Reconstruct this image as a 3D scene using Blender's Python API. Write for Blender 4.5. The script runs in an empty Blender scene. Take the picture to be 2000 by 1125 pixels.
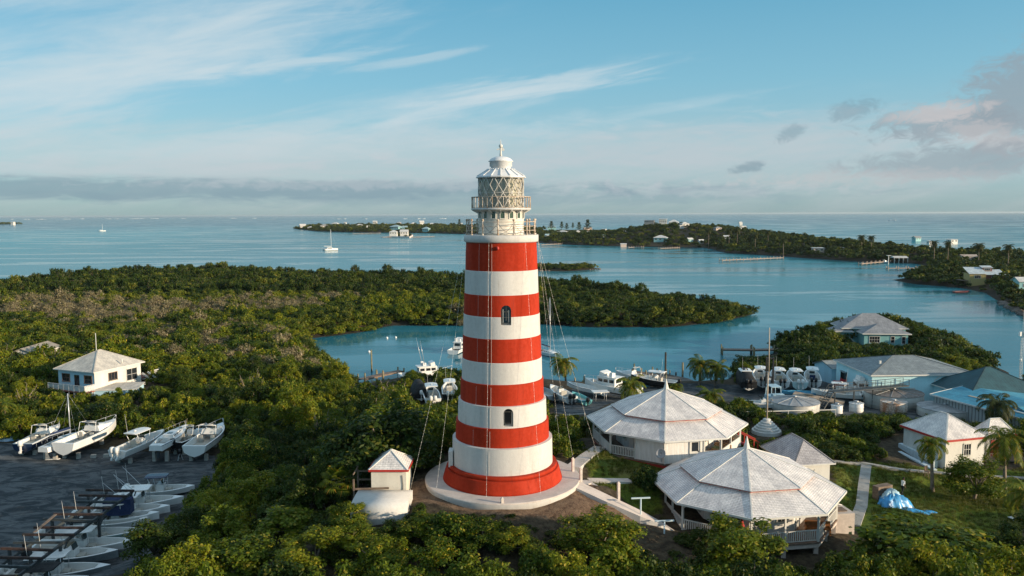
import bpy, bmesh, math, random
import numpy as np
from mathutils import Vector, Matrix
random.seed(7); np.random.seed(7)
R = math.radians
C = bpy.context.scene.collection
SC = bpy.context.scene

# ------------------------------------------------------------------ camera
CAM_Z = 31.6
F = 1555.0
cam_d = bpy.data.cameras.new('camera'); cam = bpy.data.objects.new('camera', cam_d); C.objects.link(cam)
cam_d.sensor_width = 36.0; cam_d.lens = F/2000*36; cam_d.clip_end = 200000; cam_d.clip_start = 0.5
CM = Matrix.Rotation(R(90-5.29), 3, 'X') @ Matrix.Rotation(R(-0.25), 3, 'Z')
cam.matrix_world = Matrix.Translation((0, 0, CAM_Z)) @ CM.to_4x4()
SC.camera = cam

# ------------------------------------------------------------------ sun, sky, exposure
SUN_EL = 11.5
SUN_AZ = math.degrees(math.atan2(0.92, -0.39))      # clockwise from +Y
sd_ = Vector((math.sin(R(SUN_AZ))*math.cos(R(SUN_EL)), math.cos(R(SUN_AZ))*math.cos(R(SUN_EL)), math.sin(R(SUN_EL))))
sun_d = bpy.data.lights.new('sun', 'SUN'); sun = bpy.data.objects.new('sun', sun_d); C.objects.link(sun)
sun_d.energy = 4.9; sun_d.angle = R(0.5); sun_d.color = (1.0, 0.81, 0.58)
sun.rotation_euler = sd_.to_track_quat('Z', 'Y').to_euler()
SC.view_settings.view_transform = 'Standard'; SC.view_settings.look = 'None'
SC.view_settings.exposure = 0.40; SC.view_settings.gamma = 1.0
SC.view_settings.use_curve_mapping = False
SC.cycles.max_bounces = 6; SC.cycles.transparent_max_bounces = 8
SC.cycles.diffuse_bounces = 3; SC.cycles.glossy_bounces = 3; SC.cycles.transmission_bounces = 4
SC.cycles.use_denoising = True

class NT:
    """small node helper"""
    def __init__(s, tree): s.t = tree
    def n(s, typ, **kw):
        nd = s.t.nodes.new(typ)
        for k, v in kw.items(): setattr(nd, k, v)
        return nd
    def put(s, sock, v):
        if hasattr(v, 'is_output'): s.t.links.new(v, sock)
        else:
            if sock.type == 'RGBA' and len(v) == 3: v = (*v, 1)
            sock.default_value = v
    def m(s, op, a, b=None, c=None, clamp=False):
        nd = s.n('ShaderNodeMath', operation=op, use_clamp=clamp)
        s.put(nd.inputs[0], a)
        if b is not None: s.put(nd.inputs[1], b)
        if c is not None: s.put(nd.inputs[2], c)
        return nd.outputs[0]
    def vec(s, x, y, z):
        nd = s.n('ShaderNodeCombineXYZ')
        for i, v in enumerate((x, y, z)): s.put(nd.inputs[i], v)
        return nd.outputs[0]
    def noise(s, vec, scale, detail=4, rough=.55, dim='3D', dist=0):
        nd = s.n('ShaderNodeTexNoise', noise_dimensions=dim)
        if vec is not None: s.put(nd.inputs['Vector'], vec)
        nd.inputs['Scale'].default_value = scale; nd.inputs['Detail'].default_value = detail
        nd.inputs['Roughness'].default_value = rough; nd.inputs['Distortion'].default_value = dist
        return nd.outputs['Fac']
    def mix(s, f, a, b, blend='MIX'):
        nd = s.n('ShaderNodeMix', data_type='RGBA', blend_type=blend)
        s.put(nd.inputs[0], f); s.put(nd.inputs[6], a); s.put(nd.inputs[7], b)
        return nd.outputs[2]
    def ramp(s, f, lo, hi, a=0., b=1.):
        nd = s.n('ShaderNodeMapRange', interpolation_type='SMOOTHSTEP')
        s.put(nd.inputs[0], f)
        for i, v in zip((1, 2, 3, 4), (lo, hi, a, b)): nd.inputs[i].default_value = v
        return nd.outputs[0]
    def mapping(s, vec, scale=(1, 1, 1), rot=(0, 0, 0), loc=(0, 0, 0)):
        nd = s.n('ShaderNodeMapping'); s.put(nd.inputs[0], vec)
        nd.inputs['Scale'].default_value = scale; nd.inputs['Rotation'].default_value = rot; nd.inputs['Location'].default_value = loc
        return nd.outputs[0]

def px_dir(px, py):
    return (CM @ Vector(((px-1000)/F, -(py-562.5)/F, -1))).normalized()
def azel(px, py):
    d = px_dir(px, py); return math.degrees(math.atan2(d.x, d.y)), math.degrees(math.asin(d.z))

world = bpy.data.worlds.new('World'); SC.world = world; world.use_nodes = True
def S(c): return tuple(((v/255+.055)/1.055)**2.4 for v in c)
def SK(*c): return tuple(v/SKY_STRENGTH for v in S(c))
def build_world():
    t = NT(world.node_tree); world.node_tree.nodes.clear()
    sky = t.n('ShaderNodeTexSky', sky_type='NISHITA'); sky.sun_disc = False
    sky.sun_elevation = R(SUN_EL); sky.sun_rotation = R(SUN_AZ)
    sky.altitude = 0; sky.air_density = 1.0; sky.dust_density = 0.6; sky.ozone_density = 2.0
    co = t.n('ShaderNodeTexCoord').outputs['Generated']
    sep = t.n('ShaderNodeSeparateXYZ'); t.put(sep.inputs[0], co)
    x, y, z = sep.outputs
    az = t.m('MULTIPLY', t.m('ARCTAN2', x, y), 57.29578)
    el = t.m('MULTIPLY', t.m('ARCSINE', z), 57.29578)
    col = t.mix(1.0, sky.outputs[0], SKY_TINT, 'MULTIPLY')
    # air thickens and pales towards the sea horizon
    cr = t.n('ShaderNodeValToRGB'); t.put(cr.inputs[0], t.m('DIVIDE', el, 30.0, clamp=True)); e_ = cr.color_ramp.elements
    stops = ((0, (146, 173, 183)), (2.2/30, (150, 183, 197)), (5/30, (158, 195, 207)), (9/30, (134, 189, 209)), (15/30, (104, 173, 201)), (1, (70, 148, 190)))
    while len(e_) < len(stops): e_.new(.5)
    for q, (ps, c) in zip(e_, stops): q.position = ps; q.color = (*S(c), 1)
    col = t.mix(0.78, col, t.mix(1.0, cr.outputs[0], (1/SKY_STRENGTH,)*3, 'MULTIPLY'))
    # three shared cloud textures in sky angles: fibrous streaks, low flat banks, broken cumulus
    def field(ang, fu, fv, seed, detail, rough, dist=.5):
        ca, sa = math.cos(R(ang)), math.sin(R(ang))
        u = t.m('ADD', t.m('MULTIPLY', az, ca), t.m('MULTIPLY', el, sa)); v = t.m('SUBTRACT', t.m('MULTIPLY', el, ca), t.m('MULTIPLY', az, sa))
        return t.noise(t.vec(t.m('MULTIPLY', u, fu), t.m('MULTIPLY', v, fv), seed), 1.0, detail, rough, dist=dist)
    FIELDS = {'fib': field(9, .13, 1.25, 3.3, 6, .6), 'soft': field(14, .09, .5, 8.1, 5, .6), 'bank': field(0, .22, 1.15, 5.7, 5, .58), 'puff': field(4, .85, 1.5, 12.4, 7, .64, .6)}
    def cloud(px, py, L, W, ang, k, c, kind='fib', lo=.38, hi=.72):
        nonlocal col
        a0, e0 = azel(px, py)
        s = 57.29578/F
        L *= s; W *= s
        ca, sa = math.cos(R(ang)), math.sin(R(ang))
        da = t.m('SUBTRACT', az, a0); de = t.m('SUBTRACT', el, e0)
        u = t.m('ADD', t.m('MULTIPLY', da, ca/L), t.m('MULTIPLY', de, sa/L)); v = t.m('SUBTRACT', t.m('MULTIPLY', de, ca/W), t.m('MULTIPLY', da, sa/W))
        g = t.m('POWER', 2.71828, t.m('MULTIPLY', t.m('ADD', t.m('MULTIPLY', u, u), t.m('MULTIPLY', v, v)), -1.0))
        # noise erodes the edge of the patch
        f = t.ramp(t.m('ADD', FIELDS[kind], t.m('MULTIPLY', t.m('SUBTRACT', g, 1.0), .45)), lo-.12, hi-.05)
        f = t.m('MULTIPLY', f, t.ramp(g, .02, .32))
        col = t.mix(t.m('MULTIPLY', f, k, clamp=True), col, c)
    build_clouds(cloud)
    # an added bright veil, unseen above the picture, fills the shaded sides
    col = t.mix(t.ramp(el, 17, 42, 0, .46), col, SK(232, 238, 240))
    bg = t.n('ShaderNodeBackground'); t.put(bg.inputs[0], col); bg.inputs[1].default_value = SKY_STRENGTH*2**-0.40
    out = t.n('ShaderNodeOutputWorld'); t.t.links.new(bg.outputs[0], out.inputs[0])

SKY_STRENGTH = 0.15
SKY_TINT = (0.86, 1.2, 1.38)
HORIZON_COL = (2.2, 2.95, 3.3)
def build_clouds(cloud):
    W1 = SK(206, 220, 226); PK = SK(196, 202, 208); GR = SK(134, 160, 173); DG = SK(150, 163, 173); DK = SK(120, 145, 160); LP = SK(203, 199, 200)
    cloud(200, 70, 640, 125, 14, .62, W1, 'soft', .22, .80)
    cloud(150, 170, 440, 85, 16, .58, W1, 'soft', .25, .75)
    cloud(330, 110, 400, 70, 15, .38, W1, 'fib', .28, .72)
    cloud(540, 128, 190, 12, 9, .60, W1, 'fib', .20, .55)
    cloud(800, 118, 120, 9, 10, .40, W1, 'fib', .22, .55)
    cloud(1050, 168, 240, 26, 7, .70, W1, 'fib', .26, .60)
    cloud(870, 212, 150, 12, 14, .5, W1, 'fib', .22, .56)
    cloud(760, 225, 480, 44, 9, .52, W1, 'soft', .28, .7)
    cloud(520, 290, 800, 40, 4, .42, W1, 'bank', .24, .66)
    cloud(1330, 208, 180, 10, 8, .25, W1, 'fib', .22, .6)
    cloud(1000, 325, 1500, 75, 0, .42, SK(203, 206, 209), 'soft', .10, .62)
    cloud(1350, 295, 700, 50, 3, .50, PK, 'bank', .24, .66)
    cloud(300, 330, 700, 22, 1, .35, PK, 'bank', .26, .62)
    cloud(240, 369, 900, 17, 0, .72, GR, 'bank', .16, .40)
    cloud(900, 385, 700, 18, 0, .40, GR, 'bank', .22, .5)
    cloud(760, 360, 620, 15, 0, .34, PK, 'puff', .34, .58)
    cloud(1380, 372, 420, 16, 0, .30, PK, 'puff', .34, .58)
    cloud(2000, 195, 90, 70, 35, .78, DG, 'puff', .16, .42)
    cloud(1850, 240, 115, 30, 3, .75, DG, 'puff', .24, .46)
    cloud(1835, 220, 70, 16, 6, .7, LP, 'puff', .24, .46)
    cloud(1950, 275, 110, 30, -20, .5, LP, 'puff', .30, .50)
    cloud(1910, 316, 190, 24, 2, .62, DG, 'puff', .16, .42)
    cloud(1700, 345, 260, 18, 0, .40, LP, 'puff', .30, .6)
    cloud(1464, 326, 30, 9, 8, .55, DK, 'puff', .20, .46)
    cloud(1545, 259, 28, 12, 25, .42, DK, 'puff', .22, .48)
    cloud(1667, 217, 42, 18, 12, .42, DK, 'puff', .22, .48)
build_world()

# ------------------------------------------------------------------ pixel <-> place helpers (used to survey the site)
def P(px, py, z=0.0):
    d = px_dir(px, py); k = (z-CAM_Z)/d.z
    return Vector((d.x*k, d.y*k, z))
def Q(px, py, Y):
    d = px_dir(px, py); k = Y/d.y
    return Vector((d.x*k, Y, CAM_Z+d.z*k))
def depth_cam(p):
    return -(CM.transposed() @ (Vector(p)-Vector((0, 0, CAM_Z)))).z
def to_px(p):
    v = CM.transposed() @ (Vector(p)-Vector((0, 0, CAM_Z)))
    return 1000+F*v.x/-v.z, 562.5-F*v.y/-v.z
def ppm(p): return F/depth_cam(p)

# ------------------------------------------------------------------ materials
MATS = {}
def mat(name, col, rough=.6, metal=0., var=0., vscale=3., bump=0., bscale=20., spec=.5, streak=False, obj=True, hue=None, emit=None):
    if name in MATS: return MATS[name]
    m = bpy.data.materials.new(name); m.use_nodes = True; t = NT(m.node_tree)
    b = m.node_tree.nodes['Principled BSDF']
    b.inputs['Roughness'].default_value = rough; b.inputs['Metallic'].default_value = metal
    b.inputs['Specular IOR Level'].default_value = spec
    b.inputs['Base Color'].default_value = (*col, 1)
    tc = t.n('ShaderNodeTexCoord'); v = tc.outputs['Object']
    if var > 0:
        vv = t.mapping(v, (1, 1, .18)) if streak else v
        f = t.noise(vv, vscale, 6, .65)
        f2 = t.noise(v, vscale*7, 3, .6)
        f = t.m('ADD', t.m('MULTIPLY', f, .7), t.m('MULTIPLY', f2, .3))
        f = t.ramp(f, .36, .64)
        dark = tuple(max(0, c*(1-var)) for c in col) if hue is None else hue
        lite = tuple(min(1, c*(1+var*.35)) for c in col)
        t.put(b.inputs['Base Color'], t.mix(f, dark, lite))
        t.put(b.inputs['Roughness'], t.ramp(f, 0, 1, min(1, rough+.12), max(.05, rough-.08)))
    if bump > 0:
        bp = t.n('ShaderNodeBump'); bp.inputs['Strength'].default_value = bump; bp.inputs['Distance'].default_value = .05
        t.put(bp.inputs['Height'], t.noise(v, bscale, 5, .6)); t.put(b.inputs['Normal'], bp.outputs[0])
    MATS[name] = m
    return m
def shingle(name, col, row=.22, wid=.35, var=.25, slope=.42, gap=.35):
    """shingles / roof boards: rows follow height, joints follow the distance round the building"""
    if name in MATS: return MATS[name]
    m = bpy.data.materials.new(name); m.use_nodes = True; t = NT(m.node_tree); b = m.node_tree.nodes['Principled BSDF']
    uv = t.n('ShaderNodeUVMap').outputs[0]
    br = t.n('ShaderNodeTexBrick'); t.put(br.inputs['Vector'], uv)
    br.offset = .5
    for k, v in (('Scale', 1.0), ('Mortar Size', .018), ('Mortar Smooth', .3), ('Bias', 0.), ('Brick Width', wid), ('Row Height', row)):
        br.inputs[k].default_value = v
    br.inputs['Color1'].default_value = (*[c*(1-var*.5) for c in col], 1)
    br.inputs['Color2'].default_value = (*[min(1, c*(1+var*.3)) for c in col], 1)
    br.inputs['Mortar'].default_value = (*[c*gap for c in col], 1)
    n1 = t.noise(t.n('ShaderNodeTexCoord').outputs['Object'], .8, 5, .65)
    n2 = t.noise(t.mapping(uv, (6, .5, 1)), 1.5, 3, .6)
    f = t.ramp(t.m('ADD', t.m('MULTIPLY', n1, .6), t.m('MULTIPLY', n2, .4)), .36, .66)
    c = t.mix(f, (.66, .66, .68), (1.08, 1.06, 1.04))
    t.put(b.inputs['Base Color'], t.mix(1.0, br.outputs['Color'], c, 'MULTIPLY'))
    b.inputs['Roughness'].default_value = .75
    bp = t.n('ShaderNodeBump'); bp.inputs['Strength'].default_value = .6; bp.inputs['Distance'].default_value = .03
    # each course is thicker at its lower edge
    sep = t.n('ShaderNodeSeparateXYZ'); t.put(sep.inputs[0], uv)
    saw = t.m('FRACT', t.m('DIVIDE', sep.outputs[1], row))
    t.put(bp.inputs['Height'], t.m('SUBTRACT', t.m('MULTIPLY', saw, -.6), t.m('MULTIPLY', br.outputs['Fac'], .8)))
    t.put(b.inputs['Normal'], bp.outputs[0])
    MATS[name] = m; return m

# ------------------------------------------------------------------ mesh builder
class MB:
    def __init__(s): s.v = []; s.f = []; s.mi = []; s.sm = []; s.uv = {}
    def add(s, vs, fs, mi=0, smooth=False):
        o = len(s.v); s.v += [tuple(v) for v in vs]
        for f in fs: s.f.append(tuple(o+i for i in f)); s.mi.append(mi); s.sm.append(smooth)
        return o
    def quad(s, a, b, c, d, mi=0, uv=None):
        s.add((a, b, c, d), ((0, 1, 2, 3),), mi)
        if uv: s.uv[len(s.f)-1] = uv
    def box(s, c, d, rz=0, mi=0, tilt=None):
        """box centred in xy at c, its base at c.z, size d"""
        hx, hy = d[0]/2, d[1]/2
        vs = [Vector((x, y, z)) for z in (0, d[2]) for x, y in ((-hx, -hy), (hx, -hy), (hx, hy), (-hx, hy))]
        M_ = Matrix.Rotation(rz, 3, 'Z')
        if tilt is not None: M_ = M_ @ tilt
        vs = [M_ @ v + Vector(c) for v in vs]
        s.add(vs, ((3, 2, 1, 0), (4, 5, 6, 7), (0, 1, 5, 4), (1, 2, 6, 5), (2, 3, 7, 6), (3, 0, 4, 7)), mi)
        return s
    def bar(s, a, b, w, h=None, mi=0):
        """rectangular bar from a to b"""
        a, b = Vector(a), Vector(b); h = h or w
        d = (b-a); L = d.length
        if L < 1e-6: return s
        d /= L; up = Vector((0, 0, 1)) if abs(d.z) < .95 else Vector((1, 0, 0))
        sx = d.cross(up).normalized(); sy = sx.cross(d)
        vs = [p+sx*i*w/2+sy*j*h/2 for p in (a, b) for i, j in ((-1, -1), (1, -1), (1, 1), (-1, 1))]
        s.add(vs, ((3, 2, 1, 0), (4, 5, 6, 7), (0, 1, 5, 4), (1, 2, 6, 5), (2, 3, 7, 6), (3, 0, 4, 7)), mi)
        return s
    def tube(s, pts, r, n=8, mi=0, cap=True):
        pts = [Vector(p) for p in pts]; rs = r if isinstance(r, (list, tuple)) else [r]*len(pts)
        rings = []
        side = None
        for i, p in enumerate(pts):
            d = (pts[min(i+1, len(pts)-1)]-pts[max(i-1, 0)]).normalized()
            if side is None:
                up = Vector((0, 0, 1)) if abs(d.z) < .9 else Vector((1, 0, 0))
                side = d.cross(up).normalized()
            else:
                side = (side-d*side.dot(d)).normalized()
            o = d.cross(side)
            rings.append([p+(side*math.cos(2*math.pi*k/n)+o*math.sin(2*math.pi*k/n))*rs[i] for k in range(n)])
        s.loft(rings, mi, True, cap)
        return s
    def loft(s, rings, mi=0, smooth=True, cap=True, closed=True):
        n = len(rings[0]); vs = [v for r_ in rings for v in r_]; fs = []
        for i in range(len(rings)-1):
            for k in range(n if closed else n-1):
                a = i*n+k; b = i*n+(k+1) % n
                fs.append((a, b, b+n, a+n))
        o = s.add(vs, fs, mi, smooth)
        if cap and closed:
            s.f.append(tuple(o+k for k in reversed(range(n)))); s.mi.append(mi); s.sm.append(False)
            m0 = o+(len(rings)-1)*n
            s.f.append(tuple(m0+k for k in range(n))); s.mi.append(mi); s.sm.append(False)
        return s
    def lathe(s, prof, n=48, mi=0, smooth=True, cap=True, c=(0, 0, 0), ph=0):
        rings = [[(c[0]+r_*math.cos(2*math.pi*k/n+ph), c[1]+r_*math.sin(2*math.pi*k/n+ph), c[2]+z) for k in range(n)] for r_, z in prof]
        return s.loft(rings, mi, smooth, cap)
    def prism(s, poly, z0, z1, mi=0):
        n = len(poly)
        vs = [(*p[:2], z0) for p in poly]+[(*p[:2], z1) for p in poly]
        fs = [tuple(reversed(range(n))), tuple(range(n, 2*n))]+[(i, (i+1) % n, (i+1) % n+n, i+n) for i in range(n)]
        s.add(vs, fs, mi); return s
    def ball(s, c, r, n=10, m=6, mi=0, sc=(1, 1, 1)):
        rings = []
        for j in range(m+1):
            a = -math.pi/2+math.pi*j/m
            rings.append([(c[0]+sc[0]*r*max(.02, math.cos(a))*math.cos(2*math.pi*k/n), c[1]+sc[1]*r*max(.02, math.cos(a))*math.sin(2*math.pi*k/n), c[2]+sc[2]*r*math.sin(a)) for k in range(n)])
        s.loft(rings, mi, True, True); return s
    def mesh(s, name, mats):
        me = bpy.data.meshes.new(name); me.from_pydata(s.v, [], s.f)
        if not isinstance(mats, (list, tuple)): mats = [mats]
        for m_ in mats: me.materials.append(m_)
        me.polygons.foreach_set('material_index', s.mi); me.polygons.foreach_set('use_smooth', s.sm)
        if s.uv:
            L = me.uv_layers.new(name='UVMap')
            for fi, uv in s.uv.items():
                for li, c in zip(me.polygons[fi].loop_indices, uv): L.data[li].uv = c
        me.update(); return me
    def build(s, name, mats, parent=None, loc=None, rz=0, label=None):
        o = bpy.data.objects.new(name, s.mesh(name, mats)); C.objects.link(o)
        if parent: o.parent = parent
        if loc is not None: o.location = loc
        if rz: o.rotation_euler = (0, 0, rz)
        if label: o['label'] = label
        return o
def thing(name, label, cat, loc=(0, 0, 0), rz=0, group=None):
    o = bpy.data.objects.new(name, None); C.objects.link(o); o.empty_display_size = .5
    o.location = loc; o.rotation_euler = (0, 0, rz); return tag(o, label, cat, group)
def tag(o, label, cat, group=None, kind=None):
    o['label'] = label; o['category'] = cat
    if group: o['group'] = group
    if kind: o['kind'] = kind
    return o
def struct(o): o['kind'] = 'structure'; return o
KIDS = {}
def dup(root, loc, rz, label=None, group=None, scale=1.0):
    def cp(o, par):
        c = o.copy(); C.objects.link(c)
        if par is not None: c.parent = par
        for ch in list(o.children): cp(ch, c)
        return c
    r = cp(root, None); r.location = loc; r.rotation_euler = (0, 0, rz)
    if scale != 1.0: r.scale = (scale,)*3 if not isinstance(scale, (tuple, list)) else scale
    if label: r['label'] = label
    if group: r['group'] = group
    return r

# ------------------------------------------------------------------ common materials
WHITE = mat('white_paint', (.66, .64, .59), .55, var=.14, vscale=.9, streak=True)
WHITE_TOWER = mat('white_masonry', (.58, .56, .53), .75, var=.13, vscale=.55, bump=.25, bscale=9, streak=True)
RED_TOWER = mat('red_masonry', (.40, .027, .005), .8, var=.24, vscale=.6, bump=.25, bscale=9, streak=True, spec=.25)
def stain(m, col, amt):
    """rain streaks and rust runs down a painted round wall"""
    t = NT(m.node_tree); b = m.node_tree.nodes['Principled BSDF']; src = b.inputs['Base Color'].links[0].from_socket
    sep = t.n('ShaderNodeSeparateXYZ'); t.put(sep.inputs[0], t.n('ShaderNodeTexCoord').outputs['Object'])
    a = t.m('MULTIPLY', t.m('ARCTAN2', sep.outputs[1], sep.outputs[0]), 9.0)
    f = t.noise(t.vec(a, t.m('MULTIPLY', sep.outputs[2], .16), 2.0), 1.0, 6, .7)
    g = t.noise(t.vec(t.m('MULTIPLY', a, .25), t.m('MULTIPLY', sep.outputs[2], .5), 7.0), 1.0, 4, .6)
    f = t.m('MULTIPLY', t.ramp(f, .54, .72), t.ramp(g, .40, .62))
    t.put(b.inputs['Base Color'], t.mix(t.m('MULTIPLY', f, amt), src, col))
stain(WHITE_TOWER, (.30, .22, .15), .55); stain(RED_TOWER, (.16, .02, .012), .6)
RED = mat('red_paint', (.42, .03, .02), .6, var=.15, vscale=1.5)
CONC = mat('pale_concrete', (.58, .50, .44), .85, var=.18, vscale=.7, bump=.15, bscale=12)
GREYCONC = mat('grey_concrete', (.36, .34, .31), .88, var=.25, vscale=1.1, bump=.2, bscale=12)
METALW = mat('white_metal', (.62, .62, .60), .45, var=.2, vscale=2, metal=.0)
RAILW = mat('weathered_white_iron', (.62, .55, .46), .6, var=.4, vscale=3, hue=(.30, .17, .09))
STEEL = mat('galvanised_steel', (.42, .43, .44), .45, metal=.6, var=.2, vscale=2)
DARKSTEEL = mat('dark_steel', (.045, .055, .06), .6, var=.4, vscale=2)
RUST = mat('rusty_steel', (.07, .035, .025), .8, var=.5, vscale=2, hue=(.02, .018, .018))
DARKGLASS = mat('dark_glass', (.02, .025, .03), .08, spec=.8)
BLACK = mat('black_plastic', (.015, .015, .017), .4)
WOOD = mat('weathered_wood', (.20, .14, .10), .85, var=.4, vscale=2.5, bump=.2)
PILE = mat('timber_pile', (.22, .19, .11), .85, var=.5, vscale=1.2)
DECK = mat('dock_planks', (.21, .15, .115), .85, var=.35, vscale=2.0)
# ------------------------------------------------------------------ land, sea
COAST_PX = [(-160, 590, 3.5), (0, 557, 3.5), (120, 543, 3.5), (240, 534, 3.5), (440, 528, 3.5), (620, 538, 3.5), (820, 538, 3.5), (1050, 548, 3.5),
 (1200, 561, 3.5), (1330, 576, 3.2), (1440, 594, 2.5), (1476, 607, 1), (1468, 613, 0), (1400, 629, 0), (1300, 638, 0), (1150, 638, 0), (1060, 632, 0),
 (900, 635, 0), (760, 635, 0), (705, 648, 0), (640, 656, 0), (590, 662, 0), (628, 706, 2.5), (700, 733, 2.5), (760, 737, 1), (850, 742, .5),
 (900, 748, 0), (1000, 752, 0), (1060, 748, 0), (1120, 752, 0), (1200, 758, 0), (1245, 762, 0), (1300, 752, 0), (1345, 750, 0), (1425, 744, 0), (1452, 724, 0), (1478, 704, 0), (1520, 690, 0), (1512, 672, 1),
 (1522, 648, 3.5), (1600, 632, 3.5), (1700, 619, 3.5), (1785, 632, 3.5), (1850, 656, 2.5), (1905, 690, 1.5), (1962, 718, 1), (1966, 738, 0), (2010, 748, 0), (2120, 765, 0)]
COAST = [P(*c) for c in COAST_PX]
COAST = [(c.x, c.y) for c in COAST]+[(320, 120), (320, -60), (-340, -60), (-460, 200)]
RIGHT_PX = [(1050, 474, 0), (1130, 479, 0), (1250, 482, 0), (1380, 484, 0), (1420, 494, 0), (1500, 499, 0), (1600, 506, 0), (1700, 512, 0), (1790, 515, 0), (1822, 522, 0), (1812, 530, 0), (1790, 541, 0), (1748, 547, 0), (1790, 555, 0), (1880, 562, 0),
 (1930, 572, 0), (1968, 596, 0), (2002, 614, 0), (2090, 640, 0)]
RIGHT = [P(*c) for c in RIGHT_PX]; RIGHT = [(c.x, c.y) for c in RIGHT]
_far = [P(2150, 500, 7), P(2000, 489, 6), P(1900, 486, 7), P(1750, 474, 8), P(1600, 457, 9), P(1500, 446, 10), P(1420, 441, 12), P(1250, 440, 10), P(1050, 443, 6)]
RIGHT += [(c.x, c.y) for c in _far]
LEFT_PX = [(574, 447, 0), (620, 452, 0), (700, 454, 0), (800, 455, 0), (905, 457, 0), (1060, 460, 0), (1062, 443.5, 6), (905, 440, 6), (780, 439, 6), (640, 440, 6), (590, 442, 4)]
LEFT = [P(*c) for c in LEFT_PX]; LEFT = [(c.x, c.y) for c in LEFT]
ISLET_HOUSE = [P(*c) for c in ((758, 462.5), (800, 463.5), (806, 459), (775, 457.5))]; ISLET_HOUSE = [(c.x, c.y) for c in ISLET_HOUSE]
ISLET = [P(*c) for c in ((1040, 529), (1100, 530), (1155, 527), (1166, 524.5), (1150, 522), (1060, 521.5), (1030, 525))]; ISLET = [(c.x, c.y) for c in ISLET]
CAY = [P(*c) for c in ((-30, 439), (30, 438.6), (52, 438.2), (30, 437), (-40, 437))]; CAY = [(c.x, c.y) for c in CAY]

def sdist(poly, X, Y):
    """signed distance, positive inside"""
    X = np.asarray(X, float); Y = np.asarray(Y, float)
    d = np.full(X.shape, 1e18); ins = np.zeros(X.shape, bool); n = len(poly)
    for i in range(n):
        (x0, y0), (x1, y1) = poly[i], poly[(i+1) % n]
        ex, ey = x1-x0, y1-y0; L2 = ex*ex+ey*ey+1e-12
        tt = np.clip(((X-x0)*ex+(Y-y0)*ey)/L2, 0, 1)
        d = np.minimum(d, (X-x0-tt*ex)**2+(Y-y0-tt*ey)**2)
        c = ((y0 > Y) != (y1 > Y)) & (X < (x1-x0)*(Y-y0)/(y1-y0+1e-12)+x0)
        ins ^= c
    d = np.sqrt(d); return np.where(ins, d, -d)

TX, TY, TZ = -0.85, 64.4, 10.0            # lighthouse
H1 = (15.3, 78.0); H2 = (19.55, 65.0)
CTRL = []
def ctl(px, py, z): p = P(px, py, z); CTRL.append((p.x, p.y, z))
for a in range(0, 360, 45): CTRL.append((TX+7.2*math.cos(R(a)), TY+7.2*math.sin(R(a)), TZ-.35 if 180 < a < 360 else TZ-.1))
CTRL += [(TX, TY, 9.9), (9.5, 70, 8.9), (H1[0], H1[1], 8.4), (H1[0]-6, H1[1], 8.5), (H1[0], H1[1]-8.4, 8.4), (H1[0]+7, H1[1]+1, 7.6),
 (H2[0], H2[1], 6.1), (H2[0]-8.5, H2[1]-1, 6.9), (H2[0], H2[1]-8.5, 5.3), (H2[0]+8, H2[1]+2, 5.2), (12, 68, 8.4),
 (-1, 55.5, 9.2), (5, 54.5, 8.4), (10, 54, 7.0), (-10, 61.5, 9.3), (-13, 57, 8.4), (-5, 52, 6.8), (4, 49, 5.6), (0, 44, 4.2), (-10, 44, 3.8), (-18, 46, 3.2), (14, 46, 4.0),
 (-18, 56, 6.2), (-17, 66, 7.2), (-12, 76, 7.2), (-24, 60, 3.4), (-27, 75, 2.6), (-20, 88, 3.8), (-12, 92, 4.2), (-1, 78, 8.2), (0, 95, 3.8), (8, 94, 4.2), (10, 104, 2.2),
 (0, 30, 1.5), (-20, 30, 1.3), (20, 30, 1.5), (32, 46, 3.6), (26, 50, 4.4), (45, 45, 3.2), (70, 60, 3), (-45, 40, 1.3)]
for c in ((30, 920, 1.5), (150, 900, 1.5), (260, 905, 1.5), (340, 900, 1.5), (100, 1000, 1.5), (60, 1090, 1.5), (200, 960, 1.5), (260, 1000, 1.5), (200, 1080, 1.5), (390, 905, 1.6), (-100, 1000, 1.5),
          (200, 740, 3.2), (60, 700, 2.5), (330, 780, 2.6), (480, 800, 2.8), (100, 800, 2.4), (500, 700, 1.8), (300, 650, 1.4), (100, 620, 1.3), (600, 600, 1.0), (900, 590, 1), (1300, 610, 1),
          (1760, 968, 3.8), (1690, 930, 5.0), (1640, 920, 5.6), (1850, 960, 3.4), (1950, 960, 3.0), (1850, 905, 3.5), (1700, 905, 4.6), (1560, 862, 5.5), (1497, 846, 5.2), (1640, 860, 3.8),
          (1750, 820, 2.0), (1550, 820, 2.2), (1600, 790, 1.4), (1500, 770, 1.4), (1700, 790, 1.5), (1850, 800, 1.6), (1560, 740, 1.4), (1450, 745, 1.1), (1960, 850, 2.2), (1380, 760, 1.3),
          (1120, 800, 2.4), (1100, 780, 1.6), (1200, 770, 1.5), (1060, 780, 1.8), (850, 790, 2.2), (800, 770, 2), (900, 780, 2.0), (1720, 670, 2.8), (1640, 680, 2.2), (1820, 680, 2.6), (1880, 710, 1.2), (1560, 670, 1.5), (1780, 1060, 4.0), (1950, 1060, 3)):
    ctl(*c)
for a in range(0, 360, 45): p = P(1497, 843, 5.2); CTRL.append((p.x+2.6*math.cos(R(a)), p.y+2.6*math.sin(R(a)), 5.0)); CTRL.append((p.x+.3*math.cos(R(a)), p.y+.3*math.sin(R(a)), 5.0))
_CT = np.array(CTRL)
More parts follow.
